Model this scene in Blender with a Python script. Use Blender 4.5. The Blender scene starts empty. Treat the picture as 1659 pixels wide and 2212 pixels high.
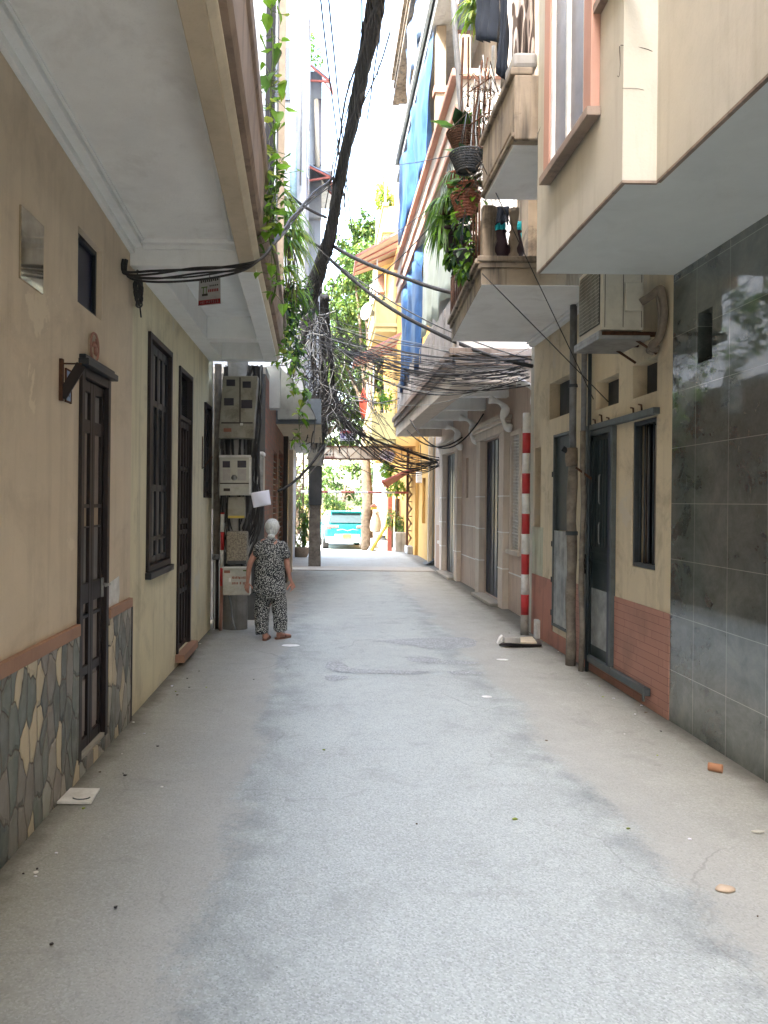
import bpy, bmesh, math, random
from mathutils import Vector, Matrix, noise as mnoise
random.seed(7)
C = bpy.context.scene.collection
SC = bpy.context.scene
# ---------------------------------------------------------------- camera
H = 1.6; F = 1660.0; VX, VY = 700.0, 1083.0; TH = math.radians(0.6)
cam = bpy.data.objects.new('camera', bpy.data.cameras.new('camera')); C.objects.link(cam)
cam.data.sensor_fit = 'HORIZONTAL'; cam.data.sensor_width = 36.0; cam.data.lens = 36.0*F/1659.0
cam.data.shift_x = (829.5-VX)/1659.0; cam.data.shift_y = -(1106-VY)/1659.0
cam.data.clip_start = 0.05; cam.data.clip_end = 800
cam.matrix_world = Matrix.Translation((0, 0, H)) @ Matrix.Rotation(math.radians(90), 4, 'X') @ Matrix.Rotation(TH, 4, 'Z')
SC.camera = cam
# ---------------------------------------------------------------- sky, sun, exposure
SUN_DIR = Vector((-0.42, -0.42, 0.80)).normalized()      # towards the sun
EL = math.asin(SUN_DIR.z); AZ = math.atan2(SUN_DIR.x, SUN_DIR.y)
W = bpy.data.worlds.new("World"); SC.world = W; W.use_nodes = True
nt = W.node_tree; nt.nodes.clear()
sky = nt.nodes.new('ShaderNodeTexSky'); sky.sky_type = 'NISHITA'; sky.sun_disc = False
sky.sun_elevation = EL; sky.sun_rotation = AZ; sky.air_density = 1.3; sky.dust_density = 4.0; sky.ozone_density = 0.25
bg = nt.nodes.new('ShaderNodeBackground'); bg.inputs['Strength'].default_value = 0.15
wo = nt.nodes.new('ShaderNodeOutputWorld')
nt.links.new(sky.outputs[0], bg.inputs[0]); nt.links.new(bg.outputs[0], wo.inputs[0])
sl = bpy.data.lights.new('sun', 'SUN'); sl.energy = 2.0; sl.angle = math.radians(0.6); sl.color = (1.0, 0.95, 0.86)
so = bpy.data.objects.new('sun', sl); C.objects.link(so)
so.rotation_euler = (-SUN_DIR).to_track_quat('-Z', 'Y').to_euler(); so.location = (-20, -20, 40)
SC.view_settings.view_transform = 'Standard'; SC.view_settings.look = 'None'
SC.view_settings.exposure = 4.25; SC.view_settings.gamma = 1.0; SC.view_settings.use_curve_mapping = False
SC.cycles.max_bounces = 12; SC.cycles.diffuse_bounces = 8; SC.cycles.glossy_bounces = 4; SC.cycles.transparent_max_bounces = 8

# ---------------------------------------------------------------- picture measurements -> points in the alley
cT, sT = math.cos(TH), math.sin(TH)
def dirv(px, py):
    u = px-VX; v = VY-py
    return ((u*cT - v*sT)/F, (u*sT + v*cT)/F)
def P(px, py, Y):
    a, b = dirv(px, py); return Vector((a*Y, Y, H+b*Y))
def PX(px, py, X):
    a, b = dirv(px, py); Y = X/a; return Vector((X, Y, H+b*Y))
def PZ(px, py, z):
    a, b = dirv(px, py); Y = (z-H)/b; return Vector((a*Y, Y, z))
XL, XR = -1.40, 2.58

# ---------------------------------------------------------------- objects
def tag(o, label=None, cat=None, group=None, kind=None):
    if label: o['label'] = label
    if cat: o['category'] = cat
    if group: o['group'] = group
    if kind: o['kind'] = kind
    return o
def empty(name, loc, label, cat, group=None):
    o = bpy.data.objects.new(name, None); C.objects.link(o); o.location = loc; o.empty_display_size = .1
    o.matrix_world = Matrix.Translation(loc)
    return tag(o, label, cat, group)
def setparent(o, parent):
    o.parent = parent
    o.matrix_parent_inverse = wm(parent).inverted()
def wm(o):      # world matrix without waiting for the dependency graph
    m = Matrix.LocRotScale(o.location, o.rotation_euler, o.scale)
    if o.parent: m = wm(o.parent) @ o.matrix_parent_inverse @ m
    return m
def copy_tree(o, parent=None):
    c = o.copy(); C.objects.link(c)
    if parent: c.parent = parent
    for ch in [x for x in C.objects if x.parent == o]:
        copy_tree(ch, c)
    return c

class MB:
    def __init__(s): s.v = []; s.f = []; s.m = []; s.sm = []; s.mi = 0
    def face(s, pts, smooth=False):
        n = len(s.v); s.v += [tuple(p) for p in pts]; s.f.append(tuple(range(n, n+len(pts)))); s.m.append(s.mi); s.sm.append(smooth)
    def raw(s, vs, fs, smooth=False):
        n = len(s.v); s.v += [tuple(p) for p in vs]
        for f in fs: s.f.append(tuple(n+i for i in f)); s.m.append(s.mi); s.sm.append(smooth)
        return s
    def box(s, x0, x1, y0, y1, z0, z1):
        x0, x1 = sorted((x0, x1)); y0, y1 = sorted((y0, y1)); z0, z1 = sorted((z0, z1))
        v = [(x0,y0,z0),(x1,y0,z0),(x1,y1,z0),(x0,y1,z0),(x0,y0,z1),(x1,y0,z1),(x1,y1,z1),(x0,y1,z1)]
        return s.raw(v, [(0,3,2,1),(4,5,6,7),(0,1,5,4),(1,2,6,5),(2,3,7,6),(3,0,4,7)])
    def hexa(s, b, t):   # bottom quad, top quad (same winding)
        v = list(b)+list(t)
        return s.raw(v, [(0,3,2,1),(4,5,6,7),(0,1,5,4),(1,2,6,5),(2,3,7,6),(3,0,4,7)])
    def prism(s, poly, vec):
        vec = Vector(vec); n = len(poly); a = [Vector(p) for p in poly]; b = [p+vec for p in a]
        return s.raw(a+b, [tuple(range(n))[::-1], tuple(range(n, 2*n))]+[(i, (i+1) % n, n+(i+1) % n, n+i) for i in range(n)])
    def bar(s, p, q, w, h=None, up=(0,0,1)):
        p, q = Vector(p), Vector(q); h = h or w; d = (q-p).normalized(); u = Vector(up)
        if abs(d.dot(u)) > .95: u = Vector((1, 0, 0))
        a = d.cross(u).normalized()*w/2; b = a.normalized().cross(d).normalized()*h/2
        r = [(-1,-1),(1,-1),(1,1),(-1,1)]
        v = [p+a*i+b*j for i, j in r]+[q+a*i+b*j for i, j in r]
        return s.raw(v, [(0,3,2,1),(4,5,6,7),(0,1,5,4),(1,2,6,5),(2,3,7,6),(3,0,4,7)])
    def tube(s, pts, r, n=8, cap=True, squash=None):
        pts = [Vector(p) for p in pts]; k = len(pts); rs = r if isinstance(r, (list, tuple)) else [r]*k
        vs = []; prev = None
        for i, p in enumerate(pts):
            d = (pts[min(i+1, k-1)]-pts[max(i-1, 0)])
            if d.length < 1e-9: d = Vector((0, 0, 1))
            d.normalize()
            if prev is None: u = Vector((0, 0, 1)) if abs(d.z) < .9 else Vector((1, 0, 0))
            else: u = prev
            a = d.cross(u).normalized(); b = a.cross(d).normalized(); prev = b
            for j in range(n):
                t = 2*math.pi*j/n; vs.append(p+(a*math.cos(t)+b*math.sin(t))*rs[i])
        fs = [(i*n+j, i*n+(j+1) % n, (i+1)*n+(j+1) % n, (i+1)*n+j) for i in range(k-1) for j in range(n)]
        if cap: fs += [tuple(range(n))[::-1], tuple(range((k-1)*n, k*n))]
        return s.raw(vs, fs, True)
    def rings(s, rings, n=16, cap=True, smooth=True):     # rings: (centre, rx, ry) horizontal ellipses, or full lists of points
        vs = []
        for r in rings:
            if len(r) == 3: c, rx, ry = r; vs += [(c[0]+rx*math.cos(2*math.pi*j/n), c[1]+ry*math.sin(2*math.pi*j/n), c[2]) for j in range(n)]
            else: vs += r
        k = len(rings)
        fs = [(i*n+j, i*n+(j+1) % n, (i+1)*n+(j+1) % n, (i+1)*n+j) for i in range(k-1) for j in range(n)]
        if cap: fs += [tuple(range(n))[::-1], tuple(range((k-1)*n, k*n))]
        return s.raw(vs, fs, smooth)
    def ball(s, c, r, n=12, m=8):
        c = Vector(c); r = r if isinstance(r, (tuple, list)) else (r, r, r)
        R = []
        for i in range(1, m):
            t = math.pi*i/m; R.append([(c.x+r[0]*math.sin(t)*math.cos(2*math.pi*j/n), c.y+r[1]*math.sin(t)*math.sin(2*math.pi*j/n), c.z-r[2]*math.cos(t)) for j in range(n)])
        return s.rings(R, n)
    def build(s, name, mats, parent=None, bevel=0, label=None):
        me = bpy.data.meshes.new(name); me.from_pydata(s.v, [], s.f)
        mats = mats if isinstance(mats, (list, tuple)) else [mats]
        for m in mats: me.materials.append(m)
        me.polygons.foreach_set('material_index', [min(i, len(mats)-1) for i in s.m])
        me.polygons.foreach_set('use_smooth', s.sm); me.update()
        o = bpy.data.objects.new(name, me); C.objects.link(o)
        if parent: setparent(o, parent)
        if bevel:
            b = o.modifiers.new('bevel', 'BEVEL'); b.width = bevel; b.segments = 2; b.limit_method = 'ANGLE'; b.angle_limit = math.radians(50); b.harden_normals = False
        if label: o['label'] = label
        return o
def box(name, x0, x1, y0, y1, z0, z1, mat, parent=None, bevel=0):
    return MB().box(x0, x1, y0, y1, z0, z1).build(name, mat, parent, bevel)
def plane_wall(mb, X, y0, y1, z0, z1, holes, depth, back):
    """vertical wall whose face lies at x=X; holes (ya,yb,za,zb) cut through to `depth` (towards back side, sign of back)"""
    ys = sorted({y0, y1, *[min(max(h[i], y0), y1) for h in holes for i in (0, 1)]}); zs = sorted({z0, z1, *[min(max(h[i], z0), z1) for h in holes for i in (2, 3)]})
    for a, b in zip(ys, ys[1:]):
        for c, d in zip(zs, zs[1:]):
            my, mz = (a+b)/2, (c+d)/2
            if any(h[0] < my < h[1] and h[2] < mz < h[3] for h in holes): continue
            mb.face([(X, a, c), (X, b, c), (X, b, d), (X, a, d)])
    D = X+back*depth
    for a, b, c, d in holes:
        mb.face([(X,a,c),(X,b,c),(D,b,c),(D,a,c)]); mb.face([(X,a,d),(X,b,d),(D,b,d),(D,a,d)])
        mb.face([(X,a,c),(X,a,d),(D,a,d),(D,a,c)]); mb.face([(X,b,c),(X,b,d),(D,b,d),(D,b,c)])
    B = X+back*.30
    mb.face([(B,y0,z0),(B,y1,z0),(B,y1,z1),(B,y0,z1)])
    mb.face([(X,y0,z0),(B,y0,z0),(B,y0,z1),(X,y0,z1)]); mb.face([(X,y1,z0),(B,y1,z0),(B,y1,z1),(X,y1,z1)])
    mb.face([(X,y0,z1),(B,y0,z1),(B,y1,z1),(X,y1,z1)])
    return mb
def sag(p, q, s, n=14, side=0):
    p, q = Vector(p), Vector(q); out = []
    for i in range(n+1):
        t = i/n; v = p.lerp(q, t); v.z -= 4*s*t*(1-t); v.x += side*4*t*(1-t); out.append(v)
    return out
def wob(pts, a, f=1.3, seed=0):
    return [p+Vector((mnoise.noise(p*f+Vector((seed, 0, 0))), mnoise.noise(p*f+Vector((0, seed, 5))), mnoise.noise(p*f+Vector((9, 0, seed)))))*a for p in pts]
def spline(pts, n=6):
    pts = [Vector(p) for p in pts]; out = []
    for i in range(len(pts)-1):
        p0 = pts[max(i-1, 0)]; p1 = pts[i]; p2 = pts[i+1]; p3 = pts[min(i+2, len(pts)-1)]
        for k in range(n):
            t = k/n; out.append(.5*((2*p1)+(p2-p0)*t+(2*p0-5*p1+4*p2-p3)*t*t+(3*p1-p0-3*p2+p3)*t**3))
    out.append(pts[-1]); return out

# ---------------------------------------------------------------- materials
def lin(c):      # sRGB 0..255 -> linear
    return tuple(((x/255)/12.92 if x/255 <= .04045 else ((x/255+.055)/1.055)**2.4) for x in c)
class NM:
    def __init__(s, name, coord='pos'):
        s.m = bpy.data.materials.new(name); s.m.use_nodes = True; s.t = s.m.node_tree; s.b = s.t.nodes['Principled BSDF']
        if coord == 'pos': g = s.n('ShaderNodeNewGeometry'); s.co = g.outputs['Position']
        else: g = s.n('ShaderNodeTexCoord'); s.co = g.outputs['Object']
    def n(s, k): return s.t.nodes.new(k)
    def l(s, a, b): s.t.links.new(a, b)
    def map(s, scale, rot=(0,0,0), loc=(0,0,0)):
        m = s.n('ShaderNodeMapping'); m.inputs['Scale'].default_value = scale; m.inputs['Rotation'].default_value = rot; m.inputs['Location'].default_value = loc
        s.l(s.co, m.inputs['Vector']); return m.outputs[0]
    def noise(s, scale, detail=5, rough=.6, dist=0):
        x = s.n('ShaderNodeTexNoise'); x.inputs['Scale'].default_value = 1; x.inputs['Detail'].default_value = detail; x.inputs['Roughness'].default_value = rough
        x.inputs['Distortion'].default_value = dist
        sc = scale if isinstance(scale, (tuple, list)) else (scale,)*3
        s.l(s.map(sc), x.inputs['Vector']); return x.outputs['Fac']
    def rng(s, v, a, b, c=0, d=1):
        r = s.n('ShaderNodeMapRange'); r.clamp = True
        for i, q in zip(range(1, 5), (a, b, c, d)): r.inputs[i].default_value = q
        s.l(v, r.inputs[0]); return r.outputs[0]
    def math(s, op, a, b=None):
        m = s.n('ShaderNodeMath'); m.operation = op
        for i, q in enumerate((a, b)):
            if q is None: continue
            if isinstance(q, (int, float)): m.inputs[i].default_value = q
            else: s.l(q, m.inputs[i])
        return m.outputs[0]
    def mix(s, f, a, b, mode='MIX'):
        m = s.n('ShaderNodeMix'); m.data_type = 'RGBA'; m.blend_type = mode
        for i, q in ((0, f), (6, a), (7, b)):
            if isinstance(q, (int, float)): m.inputs[i].default_value = q
            elif isinstance(q, tuple): m.inputs[i].default_value = (*q[:3], 1)
            else: s.l(q, m.inputs[i])
        return m.outputs[2]
    def bump(s, h, strength=.3, dist=.01):
        b = s.n('ShaderNodeBump'); b.inputs['Strength'].default_value = strength; b.inputs['Distance'].default_value = dist
        s.l(h, b.inputs['Height'])
        if s.b.inputs['Normal'].links: s.l(s.b.inputs['Normal'].links[0].from_socket, b.inputs['Normal'])
        s.l(b.outputs[0], s.b.inputs['Normal'])
    def done(s, col, rough=.8, metal=0, spec=.4):
        if isinstance(col, tuple): s.b.inputs['Base Color'].default_value = (*col[:3], 1)
        else: s.l(col, s.b.inputs['Base Color'])
        if isinstance(rough, (int, float)): s.b.inputs['Roughness'].default_value = rough
        else: s.l(rough, s.b.inputs['Roughness'])
        s.b.inputs['Metallic'].default_value = metal; s.b.inputs['Specular IOR Level'].default_value = spec
        return s.m
def sc(c, k): return tuple(x*k for x in c)
def plaster(name, col, col2=None, stain=(.05,.045,.035), st=.5, streak=.5, rough=.85, bump=.25, patch=None, coord='pos'):
    q = NM(name, coord); col2 = col2 or sc(col, .78)
    c = q.mix(q.rng(q.noise(1.1, 6), .35, .68), col, col2)
    c = q.mix(q.rng(q.noise(7, 4), .45, .75, 0, .25), c, sc(col, 1.15))
    f = q.math('MULTIPLY', q.rng(q.noise((9, 9, .7), 4), .50, .72), streak*.55); c = q.mix(f, c, stain)
    f = q.math('MULTIPLY', q.rng(q.noise(2.3, 8, .7, .6), .52, .70), st*.5); c = q.mix(f, c, stain)
    c = q.mix(q.rng(q.noise(130, 2), .62, .75, 0, .25), c, stain)
    if patch:
        f = q.rng(q.noise(1.7, 7, .65, .3), .64, .655); c = q.mix(f, c, patch)
    q.bump(q.noise(60, 4), bump, .004); q.bump(q.noise(5, 4), bump, .01)
    return q.done(c, rough, 0, .25)
def simple(name, col, rough=.6, metal=0, var=.25, scale=12, spec=.4, bump=0, dirt=0, coord='obj', dirtcol=(.05,.04,.03)):
    q = NM(name, coord); c = q.mix(q.rng(q.noise(scale, 4), .3, .7), col, sc(col, 1-var))
    if dirt: c = q.mix(q.math('MULTIPLY', q.rng(q.noise(scale*.6, 7, .7, .4), .48, .68), dirt), c, dirtcol)
    if bump: q.bump(q.noise(scale*4, 4), bump, .003)
    return q.done(c, rough, metal, spec)
def leafmat(name, col, trans=.35):
    q = NM(name, 'pos'); c = q.mix(q.rng(q.noise(9, 3), .3, .7), col, sc(col, .55))
    q.done(c, .45, 0, .35)
    t = q.n('ShaderNodeBsdfTranslucent'); q.l(c, t.inputs[0]); mx = q.n('ShaderNodeMixShader'); mx.inputs[0].default_value = trans
    q.l(q.b.outputs[0], mx.inputs[1]); q.l(t.outputs[0], mx.inputs[2]); q.l(mx.outputs[0], q.t.nodes['Material Output'].inputs[0])
    return q.m
M = {}
M['tan'] = plaster('tan_plaster', (.63,.53,.405), (.57,.475,.36), (.22,.17,.12), .45, .35, patch=(.66,.565,.43))
M['paleyellow'] = plaster('pale_yellow_plaster', (.68,.62,.44), (.62,.56,.40), (.17,.145,.10), .6, .5, patch=(.60,.57,.46))
M['yellow'] = plaster('cream_yellow_plaster', (.62,.54,.39), (.56,.485,.355), (.14,.115,.08), .9, .45, patch=(.55,.49,.39))
M['cream'] = plaster('cream_plaster', (.49,.465,.395), (.44,.42,.36), (.25,.21,.15), .3, .5)
M['soffit'] = plaster('white_soffit', (.80,.80,.78), (.70,.69,.67), (.40,.37,.34), .65, .0, bump=.5)
M['soffitwhite'] = plaster('white_moulding', (.80,.81,.80), (.74,.75,.74), (.35,.33,.3), .3, .2)
M['tanbeam'] = plaster('tan_beam', (.54,.45,.33), None, (.2,.15,.1), .3, .3)
M['brownband'] = plaster('stained_brown_band', (.30,.235,.19), (.21,.16,.13), (.05,.035,.03), .8, 1)
M['creammould'] = plaster('cream_moulding', (.66,.57,.43), None, (.22,.16,.1), .4, .3)
M['weather'] = plaster('weathered_concrete', (.34,.28,.21), (.17,.135,.10), (.035,.03,.025), 1.7, 1.7, patch=(.17,.16,.14))
M['pink'] = plaster('pink_plaster', (.56,.46,.385), (.50,.41,.345), (.2,.15,.13), .4, .5)
M['pinkwhite'] = plaster('pale_pink_plaster', (.62,.555,.485), (.56,.50,.435), (.22,.18,.16), .4, .6)
M['salmon'] = plaster('salmon_trim', (.47,.27,.205), (.40,.23,.18), (.2,.11,.09), .3, .4)
M['terr'] = plaster('terracotta_trim', (.37,.215,.15), (.31,.18,.125), (.12,.06,.04), .3, .2, rough=.6)
M['conc'] = plaster('grey_concrete', (.36,.35,.33), (.26,.25,.23), (.07,.065,.055), .8, .8)
M['white'] = plaster('white_wall', (.42,.44,.46), (.34,.36,.38), (.16,.16,.16), .8, 1.0)
M['boxsoffit'] = plaster('smooth_grey_soffit', (.60,.635,.62), (.56,.59,.58), (.36,.37,.35), .35, 0, bump=.15)
M['greywall'] = plaster('grey_wall', (.44,.46,.455), (.39,.41,.405), (.12,.12,.12), .5, .6)
M['orangey'] = plaster('golden_yellow_plaster', (.50,.30,.09), (.44,.26,.08), (.4,.2,.06), .3, .5)
M['lightyellow'] = plaster('light_yellow_trim', (.48,.38,.17), None, (.45,.3,.12), .3, .4)
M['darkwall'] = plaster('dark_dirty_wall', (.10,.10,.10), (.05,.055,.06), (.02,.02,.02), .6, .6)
M['greendado'] = plaster('pale_green_plaster', (.50,.52,.40), None, (.15,.12,.08), .8, .8, patch=(.42,.35,.22))
M['redplaster'] = plaster('faded_red_plaster', (.42,.20,.15), (.36,.18,.14), (.15,.11,.09), .8, .9)
M['pipegrey'] = simple('grey_pvc', lin((120,122,125)), .55, dirt=.5)
M['pipebrown'] = simple('weathered_brown_pipe', (.24,.21,.175), .8, var=.5, scale=9, dirt=.7, bump=.5)
M['pipewhite'] = simple('white_pvc', (.7,.72,.72), .45, dirt=.3)
M['pipeblue'] = simple('blue_pvc', (.30,.46,.55), .5, dirt=.3)
M['steel'] = simple('dark_steel', (.05,.065,.075), .45, .3, dirt=.4)
M['rust'] = simple('rusty_iron', (.12,.055,.03), .85, .2, var=.6, scale=25)
M['rustlight'] = simple('rusty_truss', (.30,.18,.11), .85, .1, var=.5, scale=20)
M['wood'] = simple('dark_brown_timber', (.019,.0105,.0105), .45, var=.5, scale=14)
M['woodp'] = simple('grey_brown_panel', (.26,.215,.19), .5, var=.3, scale=10)
M['woodblue'] = simple('blue_black_shutter', (.019,.022,.029), .4, var=.3, scale=10)
M['woodpg'] = simple('grey_shutter_panel', (.21,.20,.195), .5, var=.3, scale=10)
M['beigepad'] = simple('beige_panel', (.45,.35,.25), .6)
M['greend'] = simple('dark_green_door_paint', (.022,.036,.038), .42, var=.35, scale=9, dirt=.3, dirtcol=(.09,.10,.10))
M['greenfr'] = simple('grey_green_steel_frame', (.11,.13,.135), .5, .2, dirt=.4)
M['zinc'] = simple('scuffed_metal_sheet', (.42,.45,.45), .45, .15, var=.6, scale=5, dirt=.35)
M['black'] = simple('black_rubber', (.012,.012,.014), .55, var=.4)
M['cable'] = simple('black_cable', (.042,.040,.040), .65, var=.5, scale=20, coord='pos')
M['cablegrey'] = simple('grey_cable', (.11,.11,.11), .6, var=.4, scale=20, coord='pos')
M['cablewhite'] = simple('white_cable', (.38,.38,.36), .5, coord='pos')
M['darkglass'] = simple('dark_glass', (.012,.016,.03), .08, spec=.7)
M['blueglass'] = simple('navy_panel', (.01,.014,.045), .35)
M['windowgrey'] = simple('grey_glazing', (.13,.115,.125), .25)
M['red'] = simple('red_paint', (.48,.03,.035), .5, dirt=.25, dirtcol=(.2,.05,.04))
M['whitep'] = simple('white_paint', (.74,.74,.72), .55, dirt=.35, dirtcol=(.3,.28,.25))
M['greybase'] = simple('scuffed_grey_base', (.30,.28,.25), .8, dirt=.5)
M['meter'] = simple('dirty_meter_plastic', (.33,.315,.26), .5, var=.3, scale=7, dirt=.8, dirtcol=(.10,.075,.045))
M['meterw'] = simple('pale_meter_plastic', (.50,.50,.44), .5, var=.25, scale=6, dirt=.5, dirtcol=(.2,.15,.09))
M['speck'] = simple('speckled_stone', (.40,.35,.27), .8, var=.7, scale=60, dirt=.6)
M['lcd'] = simple('meter_window', (.05,.045,.06), .2)
M['paper'] = simple('white_paper', (.72,.72,.80), .7, var=.06, scale=5)
M['flyer'] = simple('grey_flyer', (.40,.38,.36), .7, var=.2, scale=20)
M['flyerred'] = simple('flyer_red', (.28,.03,.03), .7)
M['ink'] = simple('dark_ink', (.05,.04,.035), .8)
M['inkred'] = simple('faded_red_ink', (.30,.13,.09), .8)
M['inkpurple'] = simple('purple_ink', (.16,.10,.35), .8)
M['ac'] = simple('ivory_casing', (.56,.54,.46), .5, var=.15, scale=5, dirt=.25)
M['acgrill'] = simple('dark_grille', (.05,.055,.055), .5)
M['copper'] = simple('taped_brown_hose', (.22,.18,.14), .7, var=.4, scale=20)
M['clay'] = simple('terracotta_clay', (.34,.13,.08), .8, var=.35, scale=15, dirt=.3)
M['purplepot'] = simple('dark_purple_pot', (.035,.015,.022), .6)
M['claypot'] = simple('weathered_clay_pot', (.28,.20,.13), .85, dirt=.5)
M['bark'] = simple('tree_bark', (.16,.12,.08), .9, var=.6, scale=8, bump=.8, dirt=.4)
M['stem'] = simple('green_stem', (.10,.15,.04), .7)
M['leafb'] = leafmat('bright_leaf', (.20,.40,.04), .55)
M['leafm'] = leafmat('mid_leaf', (.10,.22,.04), .45)
M['leafd'] = leafmat('dark_leaf', (.02,.06,.022), .25)
M['leafy'] = leafmat('yellow_green_leaf', (.34,.42,.07), .55)
M['treea'] = leafmat('tree_leaf', (.085,.165,.03), .4); M['treeb'] = leafmat('tree_leaf_pale', (.15,.21,.045), .4); M['treec'] = leafmat('tree_leaf_dark', (.04,.09,.022), .3)
M['leafo'] = leafmat('pale_sage_leaf', (.22,.32,.16), .5)
M['blue_tarp'] = simple('blue_tarpaulin', (.045,.13,.33), .55, var=.5, scale=4, coord='pos')
M['bluelight'] = simple('pale_blue_tarpaulin', (.26,.36,.56), .55, var=.3, scale=4, coord='pos')
M['mint'] = simple('pale_green_sheet', (.50,.56,.49), .6, var=.2, scale=4, coord='pos')
M['greysheet'] = simple('weathered_boards', (.40,.37,.35), .8, var=.35, scale=5, dirt=.4, coord='pos')
M['corr'] = simple('dark_corrugated_sheet', (.10,.12,.14), .5, .2, dirt=.3, coord='pos')
M['awning'] = simple('faded_red_awning', (.42,.17,.13), .7, var=.3, scale=6, coord='pos')
M['awningu'] = simple('ribbed_beige_awning', (.50,.36,.26), .7, var=.3, scale=6, coord='pos')
M['turq'] = simple('turquoise_cloth', (.02,.50,.56), .7, coord='pos')
M['darkcloth'] = simple('black_cloth', (.012,.02,.035), .85, coord='pos')
M['banner'] = simple('stained_banner', (.72,.60,.45), .7, var=.2, scale=3, dirt=.4, dirtcol=(.35,.2,.1), coord='pos')
M['skin'] = simple('skin', (.42,.21,.145), .55, var=.2, scale=20)
q = NM('white_hair', 'obj'); hn = q.noise((120, 120, 9), 4); c = q.mix(q.rng(hn, .35, .65), (.62,.63,.58), (.27,.27,.25)); q.bump(hn, .8, .006); M['hair'] = q.done(c, .6)
M['sandal'] = simple('brown_sandal', (.16,.075,.05), .6)
M['steel2'] = simple('galvanised', (.35,.36,.36), .4, .6, dirt=.4)
M['rustframe'] = simple('red_oxide_steel', (.40,.12,.09), .7)
M['teal'] = simple('teal_car_paint', (.01,.22,.24), .25, var=.05, spec=.6)
M['carglass'] = simple('car_glass', (.03,.05,.06), .3, spec=.3)
M['chrome'] = simple('grey_bumper', (.25,.27,.28), .4)
M['plate'] = simple('yellow_plate', (.85,.62,.05), .5)
M['lamp'] = simple('tail_lamp', (.5,.10,.10), .2)
M['lampw'] = simple('pale_lamp', (.75,.75,.75), .25)
M['gold'] = simple('yellow_plastic', (.62,.46,.08), .5)
M['flag'] = simple('orange_red_cloth', (.75,.10,.04), .7)

q = NM('striped_fabric', 'pos')      # wavy dark and pale stripes
wv = q.n('ShaderNodeTexWave'); wv.inputs['Scale'].default_value = 5; wv.inputs['Distortion'].default_value = 6; wv.inputs['Detail'].default_value = 2; wv.bands_direction = 'Y'
q.l(q.map((1, 1, .45)), wv.inputs['Vector']); M['zebra'] = q.done(q.mix(q.rng(wv.outputs['Fac'], .45, .6), (.08,.06,.05), (.52,.46,.42)), .8)

q = NM('dotted_cloth', 'obj')        # small pale sprigs on near-black cloth
vo = q.n('ShaderNodeTexVoronoi'); vo.inputs['Scale'].default_value = 1; vo.inputs['Randomness'].default_value = .9
q.l(q.map((80, 80, 80)), vo.inputs['Vector'])
nz = q.noise(100, 3); f = q.rng(q.math('ADD', vo.outputs['Distance'], q.math('MULTIPLY', nz, .7)), .70, .80)
c = q.mix(f, (.42,.42,.38), (.014,.016,.018)); q.bump(q.noise(11, 3), .6, .02); M['dots'] = q.done(c, .85)

q = NM('brick_dado_paint', 'pos')    # long painted tiles with dark joints
sp = q.n('ShaderNodeSeparateXYZ'); q.l(q.co, sp.inputs[0]); cb = q.n('ShaderNodeCombineXYZ'); q.l(sp.outputs['Y'], cb.inputs[0]); q.l(sp.outputs['Z'], cb.inputs[1])
bt = q.n('ShaderNodeTexBrick'); bt.inputs['Scale'].default_value = 1; bt.inputs['Brick Width'].default_value = .42; bt.inputs['Row Height'].default_value = .062; bt.inputs['Mortar Size'].default_value = .0016
bt.offset = .37; bt.squash_frequency = 3; bt.squash = 1.3
bt.inputs['Color1'].default_value = (.42,.22,.17,1); bt.inputs['Color2'].default_value = (.385,.20,.155,1); bt.inputs['Mortar'].default_value = (.12,.05,.04,1); q.l(cb.outputs[0], bt.inputs['Vector'])
c = q.mix(q.rng(q.noise(3, 7), .5, .75, 0, .55), bt.outputs[0], (.22,.13,.10)); c = q.mix(q.rng(q.noise((8,8,1), 5), .58, .8, 0, .5), c, (.46,.27,.22))
q.bump(q.math('MULTIPLY', bt.outputs['Fac'], -1), .5, .004); q.bump(q.noise(50, 3), .2, .003); M['brick'] = q.done(c, .75)
q = NM('old_brickwork', 'pos')
sp = q.n('ShaderNodeSeparateXYZ'); q.l(q.co, sp.inputs[0]); cb = q.n('ShaderNodeCombineXYZ'); q.l(q.math('ADD', sp.outputs['Y'], sp.outputs['X']), cb.inputs[0]); q.l(sp.outputs['Z'], cb.inputs[1])
bt = q.n('ShaderNodeTexBrick'); bt.inputs['Scale'].default_value = 1; bt.inputs['Brick Width'].default_value = .22; bt.inputs['Row Height'].default_value = .07; bt.inputs['Mortar Size'].default_value = .006
bt.inputs['Color1'].default_value = (.26,.12,.085,1); bt.inputs['Color2'].default_value = (.18,.10,.08,1); bt.inputs['Mortar'].default_value = (.16,.13,.11,1); q.l(cb.outputs[0], bt.inputs['Vector'])
M['oldbrick'] = q.done(bt.outputs[0], .85)

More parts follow.
